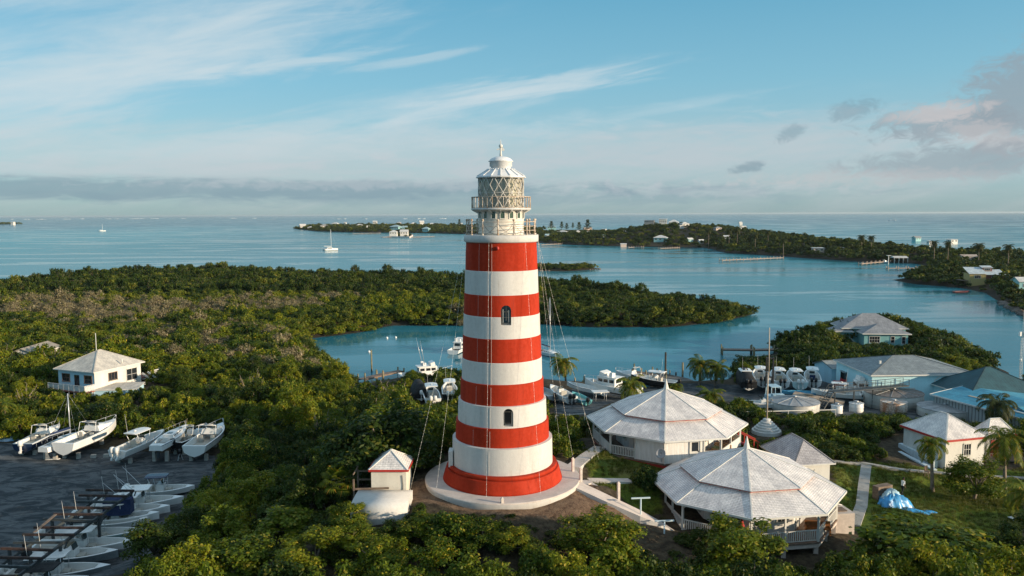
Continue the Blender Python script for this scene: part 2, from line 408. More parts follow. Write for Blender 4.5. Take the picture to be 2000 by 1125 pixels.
def _idw(X, Y):
    X = np.asarray(X, float); Y = np.asarray(Y, float)
    num = np.zeros(X.shape); den = np.zeros(X.shape)
    for x, y, z in _CT:
        # the length over which a survey point counts grows with distance from the camera
        s = 1.5+max(0, (y-70))*.03
        w = 1.0/(((X-x)**2+(Y-y)**2)+s*s)**1.7
        num += w*z; den += w
    return num/den
WALK_PX = {'ramp': [(1118, 912, 9.9), (1146, 889, 9.5), (1172, 872, 9.0)], 'slope': [(1128, 946, 9.85), (1190, 975, 9.1), (1250, 1002, 8.2), (1285, 1018, 7.5), (1312, 1032, 6.75)], 'level': [(1150, 937, 9.15), (1244, 938, 8.75)],
 'lawn': [(1692, 908, 5.0), (1687, 945, 4.85), (1683, 985, 4.75), (1668, 1025, 4.6)], 'back': [(1628, 900, 5.35), (1690, 904, 5.0), (1760, 916, 4.5), (1900, 928, 3.7), (2050, 935, 3.2)]}
WALK_W = {k: [P(*c) for c in v] for k, v in WALK_PX.items()}
def carve(X, Y, z):
    for pts in WALK_W.values():
        for a, b in zip(pts[:-1], pts[1:]):
            ex, ey = b.x-a.x, b.y-a.y; tt = np.clip(((X-a.x)*ex+(Y-a.y)*ey)/(ex*ex+ey*ey), 0, 1)
            d = np.hypot(X-a.x-tt*ex, Y-a.y-tt*ey); f = np.clip((2.4-d)/1.3, 0, 1); f = f*f*(3-2*f)
            z = z*(1-f)+(a.z+(b.z-a.z)*tt-.16)*f
    return z
def hmain(X, Y):
    d = sdist(COAST, X, Y); z = _idw(X, Y)
    ramp = np.where(d > 0, .18+d*.34, .18+d*.25)
    return np.maximum(np.minimum(carve(X, Y, z), ramp), -4)
def h(x, y): return float(hmain(np.array([x]), np.array([y]))[0])
def hr(X, Y):
    d = sdist(RIGHT, X, Y)
    X = np.asarray(X, float); Y = np.asarray(Y, float)
    hill = 15*np.exp(-(((X-190)/90)**2+((Y-880)/160)**2))+6*np.exp(-(((X-320)/140)**2+((Y-620)/120)**2))
    return np.maximum(np.where(d > 0, np.minimum(.25+d*.16, 2.2+hill), .25+d*.2), -4)
def hl(X, Y):
    d = sdist(LEFT, X, Y)
    return np.maximum(np.where(d > 0, np.minimum(.3+d*.1, 4.0), .3+d*.2), -4)
def hsmall(poly, top):
    def f(X, Y):
        d = sdist(poly, X, Y); return np.maximum(np.where(d > 0, np.minimum(.2+d*.25, top), .2+d*.3), -3)
    return f

LAWN_PX = [(1128, 900, 9), (1150, 925, 9), (1165, 960, 8.5), (1290, 1010, 7), (1290, 940, 8), (1420, 900, 8), (1330, 900, 8), (1200, 895, 8.5), (1165, 880, 8.7), (1140, 880, 9)]
LAWN_PX2 = [(1625, 900, 5.5), (1640, 980, 5), (1680, 1030, 4.5), (1850, 1050, 4), (2040, 1090, 3), (2060, 930, 3), (1900, 915, 3.5), (1770, 912, 4), (1700, 905, 4.5), (1640, 900, 5.5)]
DIRT_PX = [(1135, 950, 9), (1200, 985, 8.5), (1300, 1050, 6.5), (1180, 1060, 7), (1060, 1030, 8.5), (980, 1010, 9.3), (900, 1000, 9.3), (800, 990, 9), (800, 940, 9.3), (1000, 985, 9.5)]
LOT_PX = [(-200, 868, 1.5), (40, 872, 1.5), (200, 878, 1.5), (420, 890, 1.6), (430, 930, 1.5), (395, 965, 1.5), (360, 1000, 1.5), (330, 1060, 1.5), (260, 1180, 1.5), (-300, 1180, 1.5)]
YARD_PX = [(1085, 770, 1.7), (1085, 812, 2.2), (1150, 815, 2.2), (1200, 790, 1.6), (1290, 770, 1.5), (1360, 800, 1.6), (1420, 800, 1.6), (1900, 850, 1.8), (2050, 850, 1.8), (2050, 760, 1.5), (1920, 752, 1.5), (1640, 735, 1.4), (1440, 752, 1.2), (1345, 755, .8), (1290, 756, .8), (1240, 764, .8), (1150, 762, .8)]
W2 = lambda l: [(p.x, p.y) for p in (P(*c) for c in l)]
LAWN, LAWN2, DIRT, LOT, YARD = map(W2, (LAWN_PX, LAWN_PX2, DIRT_PX, LOT_PX, YARD_PX))

def ground_mat():
    m = bpy.data.materials.new('island_ground'); m.use_nodes = True; t = NT(m.node_tree); b = m.node_tree.nodes['Principled BSDF']
    at = t.n('ShaderNodeAttribute', attribute_name='cover'); sep = t.n('ShaderNodeSeparateColor'); t.put(sep.inputs[0], at.outputs['Color'])
    pos = t.n('ShaderNodeNewGeometry').outputs['Position']
    n1 = t.noise(pos, .25, 6, .65); n2 = t.noise(pos, 1.7, 6, .7); n3 = t.noise(pos, 9, 4, .65)
    wob = t.m('MULTIPLY', t.m('SUBTRACT', n2, .5), .55)
    def edge(s): return t.ramp(t.m('ADD', s, wob), .38, .62)
    soil = t.mix(t.ramp(n2, .35, .65), (.030, .022, .014), (.085, .066, .04))
    grass = t.mix(t.ramp(t.m('ADD', t.m('MULTIPLY', n2, .5), t.m('MULTIPLY', n3, .5)), .36, .64), (.035, .065, .008), (.14, .175, .018))
    grass = t.mix(t.ramp(n1, .48, .72, 0, .65), grass, (.17, .13, .05))
    dirt = t.mix(t.ramp(t.m('ADD', t.m('MULTIPLY', n2, .6), t.m('MULTIPLY', n3, .4)), .36, .64), (.075, .042, .026), (.24, .155, .095))
    stretch = t.noise(t.mapping(pos, (.55, 1.0, 1), rot=(0, 0, R(-24))), .55, 8, .72, dist=1.2)
    lot = t.mix(t.ramp(stretch, .42, .60), (.034, .042, .048), (.115, .122, .126))
    lot = t.mix(t.ramp(t.noise(t.mapping(pos, (.7, 1.5, 1), rot=(0, 0, R(-30))), .9, 7, .75, dist=.8), .57, .70, 0, .75), lot, (.21, .21, .20))
    lot = t.mix(t.ramp(n1, .56, .74, 0, .6), lot, (.15, .11, .085))
    c = t.mix(edge(sep.outputs[0]), soil, grass)
    c = t.mix(edge(sep.outputs[1]), c, dirt)
    c = t.mix(edge(sep.outputs[2]), c, lot)
    # sand and weed right at the water
    sz = t.n('ShaderNodeSeparateXYZ'); t.put(sz.inputs[0], pos)
    c = t.mix(t.ramp(t.m('ADD', sz.outputs[2], t.m('MULTIPLY', wob, .3)), .30, 1.0, .92, 0), c, (.028, .024, .018))
    t.put(b.inputs['Base Color'], c); b.inputs['Roughness'].default_value = .95; b.inputs['Specular IOR Level'].default_value = .2
    bp = t.n('ShaderNodeBump'); bp.inputs['Strength'].default_value = .7; bp.inputs['Distance'].default_value = .12
    t.put(bp.inputs['Height'], t.m('ADD', n2, t.m('MULTIPLY', n3, .5))); t.put(b.inputs['Normal'], bp.outputs[0])
    return m
GROUND = ground_mat()
def terrain(name, fn, xs, ys, masks=None):
    X, Y = np.meshgrid(xs, ys); Z = fn(X, Y)
    nx, ny = len(xs), len(ys)
    vs = np.stack([X, Y, Z], -1).reshape(-1, 3)
    keep = Z > -2.5
    fs = []
    for j in range(ny-1):
        for i in range(nx-1):
            if keep[j, i] or keep[j, i+1] or keep[j+1, i] or keep[j+1, i+1]:
                a = j*nx+i; fs.append((a, a+1, a+nx+1, a+nx))
    me = bpy.data.meshes.new(name); me.from_pydata(vs.tolist(), [], fs); me.materials.append(GROUND)
    me.polygons.foreach_set('use_smooth', [True]*len(fs))
    col = np.zeros((nx*ny, 4), np.float32); col[:, 3] = 1
    if masks:
        for k, polys in enumerate(masks):
            mv = np.zeros(X.shape)
            for p in polys: mv = np.maximum(mv, np.clip(.5+sdist(p, X, Y)*.5, 0, 1))
            col[:, k] = mv.reshape(-1)
    ca = me.color_attributes.new('cover', 'FLOAT_COLOR', 'POINT'); ca.data.foreach_set('color', col.reshape(-1))
    o = bpy.data.objects.new(name, me); C.objects.link(o); return struct(o)
terrain('ground', hmain, np.concatenate([np.arange(-420, -90, 6), np.arange(-90, 90, 1.1), np.arange(90, 330, 6)]), np.concatenate([np.arange(-60, 26, 6), np.arange(26, 120, 1.1), np.arange(120, 220, 2.2), np.arange(220, 560, 5)]), ([LAWN, LAWN2], [DIRT], [LOT, YARD]))
terrain('ground_across_harbour', hr, np.arange(0, 900, 9), np.arange(230, 1500, 9))
terrain('ground_of_far_island', hl, np.arange(-620, 120, 11), np.arange(1050, 2100, 11))
terrain('ground_of_house_islet', hsmall(ISLET_HOUSE, 1.4), np.arange(-240, -100, 4), np.arange(950, 1350, 8))
terrain('ground_of_scrub_islet', hsmall(ISLET, 1.2), np.arange(0, 70, 1.5), np.arange(400, 500, 2.5))
terrain('ground_of_distant_cay', hsmall(CAY, 2.0), np.arange(-2400, -1000, 20), np.arange(2000, 2900, 20))

def sea_mat():
    m = bpy.data.materials.new('sea_water'); m.use_nodes = True; t = NT(m.node_tree); b = m.node_tree.nodes['Principled BSDF']
    pos = t.n('ShaderNodeNewGeometry').outputs['Position']
    sep = t.n('ShaderNodeSeparateXYZ'); t.put(sep.inputs[0], pos); x, y, _ = sep.outputs
    dist = t.m('SQRT', t.m('ADD', t.m('MULTIPLY', x, x), t.m('MULTIPLY', y, y)))
    big = t.noise(t.mapping(pos, (.0016, .0032, 1)), 1.0, 4, .6)
    # sandy shallows are paler, the open sound beyond the reef deeper
    deep = t.ramp(t.m('ADD', dist, t.m('MULTIPLY', t.m('SUBTRACT', big, .5), 1500)), 1300, 3200)
    near = t.ramp(dist, 120, 420)
    c = t.mix(near, (.022, .150, .198), (.030, .205, .245))
    c = t.mix(t.ramp(t.m('SUBTRACT', t.m('MULTIPLY', x, -1.0), t.m('MULTIPLY', y, .2)), 60, 420, 0, .7), c, (.035, .30, .345))
    c = t.mix(deep, c, (.003, .12, .175))
    c = t.mix(t.ramp(big, .50, .68, 0, .35), c, (.006, .165, .22))
    t.put(b.inputs['Base Color'], c)
    b.inputs['IOR'].default_value = 1.33; t.put(b.inputs['Specular IOR Level'], t.ramp(dist, 140, 900, .32, .05))
    c = t.mix(t.ramp(t.noise(t.mapping(pos, (.004, .013, 1), rot=(0, 0, R(-10))), 1.0, 5, .6, dist=1.0), .48, .70, 0, .6), c, (.06, .31, .35))
    c = t.mix(t.ramp(t.noise(t.mapping(pos, (.006, .02, 1), rot=(0, 0, R(14))), 1.0, 4, .6, dist=.6), .55, .72, 0, .5), c, (.004, .12, .17))
    # wind slicks: long calm streaks between rippled water
    sl = t.noise(t.mapping(pos, (.008, .03, 1), rot=(0, 0, R(8))), 1.0, 6, .6, dist=.8)
    slick = t.ramp(sl, .47, .62)
    t.put(b.inputs['Roughness'], t.ramp(slick, 0, 1, .22, .04))
    w1 = t.noise(t.mapping(pos, (1.0, 2.2, 1), rot=(0, 0, R(25))), .55, 4, .6)
    w2 = t.noise(t.mapping(pos, (.22, .6, 1), rot=(0, 0, R(12))), .35, 3, .55)
    bp = t.n('ShaderNodeBump'); bp.inputs['Distance'].default_value = .22
    calm = t.ramp(dist, 150, 500, .10, .40)
    t.put(bp.inputs['Strength'], t.m('MULTIPLY', calm, t.ramp(slick, 0, 1, 1.0, .45)))
    t.put(bp.inputs['Height'], t.m('ADD', w1, t.m('MULTIPLY', w2, 1.5))); t.put(b.inputs['Normal'], bp.outputs[0])
    return m
sb = MB()
rings = [[(r_*math.sin(2*math.pi*k/96), r_*math.cos(2*math.pi*k/96), 0) for k in range(96)] for r_ in (20, 200, 900, 3000, 12000, 60000)]
sb.loft(rings[::-1], 0, False, False)
struct(sb.build('sea', sea_mat()))
# bed under the shallows is not seen; surf on the outer reef
FOAM = mat('surf_foam', (.8, .82, .82), .9, var=.3, vscale=.05)
fb = MB()
for px, py, w in ((52, 428.5, 5), (78, 428.4, 10), (130, 428, 6), (164, 427.6, 6), (222, 427.4, 14), (262, 427.2, 16), (300, 427, 7), (455, 426.5, 5), (497, 426.6, 4), (668, 427.6, 9), (712, 427.6, 6), (792, 427.4, 8), (822, 427.2, 10), (866, 427, 9), (945, 424.5, 14), (1742, 430.5, 5), (360, 426.6, 5), (20, 428.4, 5)):
    for _ in range(5):
        p = P(px+random.uniform(-w, w), py+random.uniform(-.25, .25), .3); k = depth_cam(p)/F; w_ = random.uniform(.3, .6)*w*k
        n = 9; ring = [(p.x+w_*math.cos(2*math.pi*i/n)*random.uniform(.6, 1), p.y+12*math.sin(2*math.pi*i/n)*random.uniform(.5, 1)) for i in range(n)]
        fb.prism(ring, 0.05, random.uniform(1.2, 2.6))
o = fb.build('surf', FOAM); tag(o, 'thin white line of surf breaking on the outer reef', 'surf', kind='stuff')
# ------------------------------------------------------------------ lighthouse
def hz(py): return Q(1000, py, TY).z
def hrad(hw, py): return hw*depth_cam((0, TY, hz(py)))/F
def boolean_cut(o, cutters):
    for c in cutters:
        md = o.modifiers.new('cut', 'BOOLEAN'); md.object = c; md.operation = 'DIFFERENCE'; md.solver = 'EXACT'
    dg = bpy.context.evaluated_depsgraph_get(); me = bpy.data.meshes.new_from_object(o.evaluated_get(dg))
    o.modifiers.clear(); o.data = me
    for c in cutters: bpy.data.objects.remove(c)
def arch_prism(w, hgt, y0, y1, n=10):
    pts = [(-w/2, 0), (w/2, 0)]+[(w/2*math.cos(math.pi*i/n), hgt-w/2+w/2*math.sin(math.pi*i/n)) for i in range(n+1)]
    m_ = MB(); k = len(pts)
    vs = [(p[0], y0, p[1]) for p in pts]+[(p[0], y1, p[1]) for p in pts]
    m_.add(vs, [tuple(range(k)), tuple(reversed(range(k, 2*k)))]+[(i, i+k, (i+1) % k+k, (i+1) % k) for i in range(k)])
    return m_
GLASS = bpy.data.materials.new('lantern_glass'); GLASS.use_nodes = True
def _glass():
    t = NT(GLASS.node_tree); b = GLASS.node_tree.nodes['Principled BSDF']
    out = GLASS.node_tree.nodes['Material Output']
    tr = t.n('ShaderNodeBsdfTransparent'); tr.inputs[0].default_value = (.92, .92, .91, 1)
    gl = t.n('ShaderNodeBsdfGlossy'); gl.inputs['Roughness'].default_value = .04
    fr = t.n('ShaderNodeFresnel'); fr.inputs[0].default_value = 1.5
    mx = t.n('ShaderNodeMixShader'); t.put(mx.inputs[0], t.m('ADD', t.m('MULTIPLY', fr.outputs[0], .8), .05)); t.t.links.new(tr.outputs[0], mx.inputs[1]); t.t.links.new(gl.outputs[0], mx.inputs[2])
    t.t.links.new(mx.outputs[0], out.inputs[0])
_glass()
CURTAIN = mat('cream_curtain', (.60, .56, .47), .85, var=.35, vscale=1.3, streak=True)
LEADROOF = mat('white_lead_roof', (.70, .70, .70), .5, var=.18, vscale=1.2, streak=True)
IRON = mat('lattice_iron', (.56, .54, .50), .55, var=.3, vscale=3)

T = thing('lighthouse', 'tall lighthouse banded in red and white with a glazed lantern on top', 'lighthouse', (TX, TY, TZ))
bands = [(103, 103, 918, 901, 1), (97.5, 97, 901, 850, 0), (91, 90, 850, 815, 1), (86.4, 85.4, 815, 775, 0), (81.4, 80.6, 775, 736, 1), (78.3, 77.6, 736, 696, 0),
         (77, 76, 696, 652, 1), (75.2, 74.2, 652, 611, 0), (73.7, 72.8, 611, 571, 1), (72, 71, 571, 526, 0), (70.3, 69.6, 526, 488, 1), (69.2, 68.6, 488, 471, 1)]
sh = MB(); prof = []; mats_ = []
for hb, ht, yb, yt, red in bands:
    zb, zt = hz(yb)-TZ, hz(yt)-TZ; rb, rt = hrad(hb, yb), hrad(ht, yt)
    if not prof: prof.append((rb, 1.0))
    if abs(prof[-1][0]-rb) > .005: prof.append((rb, prof[-1][1]+.03)); mats_.append(red if False else mats_[-1] if mats_ else red)
    prof.append((rt, zt)); mats_.append(red)
N = 168
rings = [[(r_*math.cos(2*math.pi*k/N), r_*math.sin(2*math.pi*k/N), z) for k in range(N)] for r_, z in prof]
for i in range(len(rings)-1):
    vs = rings[i]+rings[i+1]
    ledge = prof[i+1][1]-prof[i][1] < .04
    sh.add(vs, [(k, (k+1) % N, (k+1) % N+N, k+N) for k in range(N)], 0 if (mats_[i] == 0) else 1, False)
sh.add(rings[0], [tuple(reversed(range(N)))], 1); sh.add(rings[-1], [tuple(range(N))], 0)
shaft = sh.build('shaft', [WHITE_TOWER, RED_TOWER], T)
bm = bmesh.new(); bm.from_mesh(shaft.data); bmesh.ops.remove_doubles(bm, verts=bm.verts, dist=.0005)
bmesh.ops.recalc_face_normals(bm, faces=bm.faces); bm.to_mesh(shaft.data); bm.free()
# two arched window openings
WIN = []
for px, y0, y1, wpx in ((988.5, 636, 597, 20), (993, 834, 799, 19)):
    rr = hrad(76 if y0 < 700 else 86, y0); zb = Q(px, y0, TY-rr).z-TZ; hgt = Q(px, y1, TY-rr).z-TZ-zb; k = depth_cam((0, TY-rr, zb+TZ))/F
    WIN.append((Q(px, y0, TY-rr).x-TX, zb, wpx*k, hgt, rr))
cut = []
for wx, zb, ww, hgt, rr in WIN:
    c_ = arch_prism(ww, hgt, -rr-.6, -rr+.75); ob = c_.build('cutter', WHITE_TOWER, None)
    ob.matrix_world = Matrix.Translation((TX+wx, TY, TZ+zb)); cut.append(ob)
bpy.context.view_layer.update()
boolean_cut(shaft, cut)
for i, (wx, zb, ww, hgt, rr) in enumerate(WIN):
    f_ = MB(); y = -rr+.66
    fw = .07
    if i == 1: f_.box((wx, y, zb), (ww, .1, .08)); f_.box((wx-ww/2+.05, y, zb), (.09, .1, hgt*.8)); f_.box((wx, y, zb+hgt*.72), (ww, .1, .05))
    else: f_.box((wx-ww/2+fw/2, y, zb), (fw, .12, hgt)); f_.box((wx+ww/2-fw/2, y, zb), (fw, .12, hgt)); f_.box((wx, y, zb+hgt*.62), (ww, .11, fw)); f_.box((wx, y-.01, zb), (ww, .14, .12)); f_.box((wx, y-.005, zb+.3), (.05, .1, hgt-.3)); f_.box((wx, y, zb+hgt*.34), (ww, .1, .04))
    fo = f_.build('window', mat('grey_window_timber', (.30, .28, .25), .7, var=.3), T)
    p_ = MB(); p_.box((wx, y+.03, zb+.05), (ww, .02, hgt)); p_.build('pane', DARKGLASS, fo)
    s_ = MB()
    if i == 0:
        s_.box((wx-ww/2+.16, y-.28, zb+.2), (.04, .42, hgt*.66)); s_.box((wx+ww/2-.2, y-.2, zb+.2), (.04, .3, hgt*.62), R(12))
    else:
        s_.box((wx+ww/2-.1, y-.25, zb+.1), (.05, .36, hgt*.7), R(6))
    s_.build('shutter', mat('grey_shutter', (.50, .49, .46), .6, var=.2), fo)
# stepped plinth
pl = MB()
pl.lathe([(4.93, -.02), (4.90, .12), (4.66, .92), (4.62, 1.02)], 96, 0, True)
pl.lathe([(4.50, 1.0), (4.46, 1.32)], 96, 0, True)
pl.build('plinth', RED_TOWER, T)
dr = MB(); dr.box((-4.18, -.9, 1.2), (.35, 1.1, 1.3)); dr.build('porch_block', WHITE_TOWER, T)
# gallery
zg0, zg1 = hz(472)-TZ, hz(458)-TZ; rg = hrad(72.6, 460)
gd = MB(); gd.lathe([(hrad(69, 472), zg0-.02), (rg-.04, zg0+.02), (rg, zg0+.06), (rg, zg1-.03), (rg-.05, zg1)], 96); gd.build('gallery_deck', WHITE_TOWER, T)
rl = MB(); rz_ = rg-.22; hp = hz(431)-hz(458)
NP = 14
for k in range(NP):
    a = 2*math.pi*(k+.32)/NP; x, y = rz_*math.cos(a), rz_*math.sin(a)
    po = MB(); po.tube([(x, y, zg1-.01), (x, y, zg1+hp)], .055, 8); po.ball((x, y, zg1+hp+.07), .10, 10, 6); po.tube([(x, y, zg1), (x, y, zg1+.12)], .09, 8)
    po.tube([(x, y, zg1+hp*.55), (x, y, zg1+hp*.62)], .075, 8)
    po.build('railing_post', RAILW, T)
for q, r_ in ((.93, .03), (.62, .022), (.32, .022)):
    rl.tube([(rz_*math.cos(2*math.pi*k/72), rz_*math.sin(2*math.pi*k/72), zg1+hp*q) for k in range(73)], r_, 6, cap=False)
rl.build('gallery_railing', RAILW, T)
gc = MB()
for k in range(NP):      # slack cables hung in the railing bays
    a0, a1 = 2*math.pi*(k+.32)/NP, 2*math.pi*(k+1.32)/NP
    for s_ in (0, 1):
        gc.tube([(rz_*1.005*math.cos(a0+(a1-a0)*q), rz_*1.005*math.sin(a0+(a1-a0)*q), zg1+hp*(.85-(.75*q if s_ else .75*(1-q))-.25*math.sin(math.pi*q))) for q in (0, .25, .5, .75, 1)], .014, 4)
gc.build('railing_cable', BLACK, T)
# watch room
rw = hrad(44.2, 430); zw1 = hz(409)-TZ
wr = MB(); wr.lathe([(rw+.03, zg1-.02), (rw+.03, zg1+.2), (rw, zg1+.24), (rw, zw1-.12), (rw+.05, zw1-.10), (rw+.1, zw1)], 72); wr.build('watch_room', mat('aged_white', (.74, .69, .60), .65, var=.25, vscale=1.2, streak=True), T)
zwa, zwb = hz(426)-TZ, hz(413.5)-TZ
GREENGLASS = mat('green_tinted_glass', (.05, .085, .06), .12, spec=.7)
for k in range(16):
    a = 2*math.pi*(k+.18)/16; o_ = MB(); ca, sa = math.cos(a), math.sin(a)
    def pt(u, z, r_): return (r_*ca-u*sa, r_*sa+u*ca, z)
    hw_ = .16
    for u0, u1, z0, z1 in ((-hw_-.05, -hw_, zwa-.05, zwb+.05), (hw_, hw_+.05, zwa-.05, zwb+.05), (-hw_, hw_, zwa-.06, zwa), (-hw_, hw_, zwb, zwb+.05)):
        vs = [pt(u, z, r_) for r_ in (rw-.1, rw+.05) for u, z in ((u0, z0), (u1, z0), (u1, z1), (u0, z1))]
        o_.add(vs, ((0, 1, 2, 3), (7, 6, 5, 4), (0, 4, 5, 1), (1, 5, 6, 2), (2, 6, 7, 3), (3, 7, 4, 0)))
    fo = o_.build('watch_room_window', WHITE, T)
    p_ = MB(); p_.add([pt(u, z, rw+.012) for u, z in ((-hw_, zwa), (hw_, zwa), (hw_, zwb), (-hw_, zwb))], ((0, 1, 2, 3),)); p_.build('pane', GREENGLASS, fo)
# lantern gallery
ru = hrad(58.6, 407); zu = hz(407)-TZ
lg = MB(); lg.lathe([(rw+.1, zw1-.05), (ru-.25, zu-.17), (ru, zu-.10), (ru, zu), (rw, zu+.02)], 72)
for k in range(16):
    a = 2*math.pi*k/16; lg.bar((rw*.98*math.cos(a), rw*.98*math.sin(a), zw1-.30), ((ru-.1)*math.cos(a), (ru-.1)*math.sin(a), zu-.12), .09, .12)
lg.build('lantern_gallery', METALW, T)
lr = MB(); hu = hz(385)-hz(407); rr_ = ru-.05
for k in range(34):
    a = 2*math.pi*k/34; x, y = rr_*math.cos(a), rr_*math.sin(a); lr.tube([(x, y, zu), (x, y, zu+hu)], .026, 5)
for q, r_ in ((1.0, .035), (.06, .02)): lr.tube([(rr_*math.cos(2*math.pi*k/72), rr_*math.sin(2*math.pi*k/72), zu+hu*q) for k in range(73)], r_, 6, cap=False)
lr.build('lantern_railing', RAILW, T)
# glazed lantern
rlg = hrad(44.2, 380); zl0, zl1 = zu, hz(347)-TZ
gl = MB(); gl.lathe([(rlg-.04, zl0), (rlg-.04, zl1)], 64, cap=False); gl.build('lantern_glazing', GLASS, T)
lt = MB()
NB = 16
for k in range(NB):
    for s_ in (1, -1):
        a0 = 2*math.pi*k/NB+.1
        lt.tube([(rlg*math.cos(a0+s_*q*2*2*math.pi/NB), rlg*math.sin(a0+s_*q*2*2*math.pi/NB), zl0+(zl1-zl0)*q) for q in (0, .125, .25, .375, .5, .625, .75, .875, 1)], .036, 5)
for z in (zl0+.05, (zl0+zl1)/2, zl1-.05): lt.tube([(rlg*math.cos(2*math.pi*k/64), rlg*math.sin(2*math.pi*k/64), z) for k in range(65)], .04 if z != (zl0+zl1)/2 else .02, 5, cap=False)
lt.build('lantern_lattice', IRON, T)
cu = MB(); n = 180
cr = [[((rlg-.24+.05*math.sin(k*2*math.pi/n*31)+.03*math.sin(k*2*math.pi/n*13))*math.cos(2*math.pi*k/n), (rlg-.24+.05*math.sin(k*2*math.pi/n*31)+.03*math.sin(k*2*math.pi/n*13))*math.sin(2*math.pi*k/n), z) for k in range(n)] for z in (zl0+.1, zl1-.15)]
cu.loft(cr, 0, True, False)
cu.build('lantern_curtain', CURTAIN, T)
fl = MB(); fl.lathe([(rlg-.1, zl0+.01), (rlg-.1, zl0+.06)], 48); fl.build('lantern_floor', METALW, T)
# roof
zr1 = hz(331)-TZ; re = hrad(48.8, 346); rn = hrad(25.5, 331)
ro = MB(); ro.lathe([(rlg+.02, zl1-.06), (re, zl1-.02), (re, zl1+.05), (re-.08, zl1+.10), (rn, zr1), (rn, zr1+.05)], 16, 0, False)
for k in range(16):
    a = 2*math.pi*k/16; ro.bar((re*.97*math.cos(a), re*.97*math.sin(a), zl1+.12), (rn*math.cos(a), rn*math.sin(a), zr1+.02), .07, .07)
for k in range(16):
    a = 2*math.pi*(k+.5)/16; ro.ball((rn*1.05*math.cos(a), rn*1.05*math.sin(a), zr1), .06, 6, 4)
roof = ro.build('lantern_roof', LEADROOF, T)
y2z = lambda y: hz(y)-TZ
ve = MB(); ve.lathe([(hrad(20, 327), zr1-.05), (hrad(19, 327), y2z(326)), (hrad(22, 325), y2z(325)), (hrad(22, 315), y2z(316)), (hrad(24.5, 315), y2z(315.4)), (hrad(24.5, 315), y2z(314.6)), (hrad(22, 313), y2z(313.4)), (hrad(21.5, 313), y2z(312)), (hrad(18, 310), y2z(309)), (hrad(12, 310), y2z(306.6)), (hrad(5, 310), y2z(305.4)), (.02, y2z(305))], 40)
ve.build('ventilator', LEADROOF, roof)
sp = MB(); z0 = y2z(305.2); sp.tube([(0, 0, z0), (0, 0, y2z(296)), (0, 0, y2z(285))], [.11, .07, .05], 8); sp.tube([(0, 0, y2z(285)), (0, 0, y2z(272))], [.05, .015], 6)
sp.ball((0, 0, y2z(285)), .16, 8, 6); sp.build('lightning_rod', WHITE, roof)
va = MB(); va.bar((-.1, .0, y2z(290.5)), (.28, 0, y2z(293)), .05, .17); va.bar((.08, .0, y2z(288.5)), (.2, 0, y2z(290.5)), .04, .12); va.bar((-.32, 0, y2z(292)), (-.1, 0, y2z(291)), .04, .1); va.build('weather_vane', WHITE, roof)
# conduit down the front face and painted joint lines
cd = MB()
def rad_at(z):
    for i in range(len(prof)-1):
        if prof[i][1] <= z <= prof[i+1][1]:
            q = (z-prof[i][1])/max(1e-6, prof[i+1][1]-prof[i][1]); return prof[i][0]*(1-q)+prof[i+1][0]*q
    return prof[-1][0]
for a_, r_ in ((-104, .009), (-126, .006)):
    a = R(a_); zs = np.linspace(1.35, zg0-.05, 60)
    cd.tube([((rad_at(z)+.02)*math.cos(a), (rad_at(z)+.02)*math.sin(a), z) for z in zs], r_, 5)
cd.build('conduit', WHITE, T)
lamp = MB(); lamp.ball((-.25, -rad_at(y2z(482))-.06, y2z(482)), .13, 8, 6, sc=(1, 1, 1.2)); lamp.box((-.25, -rad_at(y2z(482))-.02, y2z(483)), (.12, .25, .1)); lamp.build('gallery_lamp', RED, T)

# round platform
pf = MB(); pf.lathe([(6.30, -1.1), (6.42, -.12), (6.42, -.06), (6.36, 0.0)], 128, 0, True)
pf.mi = [1 if i < 128*1 else 0 for i in range(len(pf.f))]
o = pf.build('platform', [CONC, WHITE_TOWER], None, (TX, TY, TZ-.02)); tag(o, 'round pale concrete platform with a white rim under the lighthouse', 'platform')
# strings of bulbs hung from the gallery
BULB = mat('frosted_bulb', (.85, .83, .75), .3)
def light_string(px, py, z, a_top, label):
    e = P(px, py, z); top = Vector((TX+(rg-.02)*math.cos(R(a_top)), TY+(rg-.02)*math.sin(R(a_top)), TZ+zg0+.05))
    m_ = MB(); n = 40; pts = [top.lerp(e, q/n)+Vector((0, 0, -.5*math.sin(math.pi*q/n))) for q in range(n+1)]
    pts = [p-e for p in pts]; bd = []
    for a, b in zip(pts[:-1], pts[1:]): bd += [a.lerp(b, q) for q in (0, .40, .46, .54, .60)]
    m_.tube(bd, [.005, .005, .012, .012, .005]*(len(bd)//5), 5)
    t_ = thing('light_string', label, 'light string', e, 0, 'strings of bulbs hung from the lighthouse gallery')
    m_.build('cable', BULB, t_)
for a in ((800, 962, 9.6, 190, 'string of bulbs running down to the ground beside the blue roofed shed'), (852, 957, 10, 200, 'string of bulbs ending on the platform left of the tower'),
          (950, 975, 10, 252, 'string of bulbs hanging down the front of the tower'), (1056, 968, 10, 310, 'string of bulbs ending on the front right of the platform'),
          (1097, 892, 9.0, 350, 'string of bulbs ending on the grass just right of the tower'), (1119, 893, 10.6, 355, 'string of bulbs tied to the post above the ramp'),
          (1172, 905, 9.0, 0, 'string of bulbs reaching the lawn before the veranda')):
    light_string(*a)

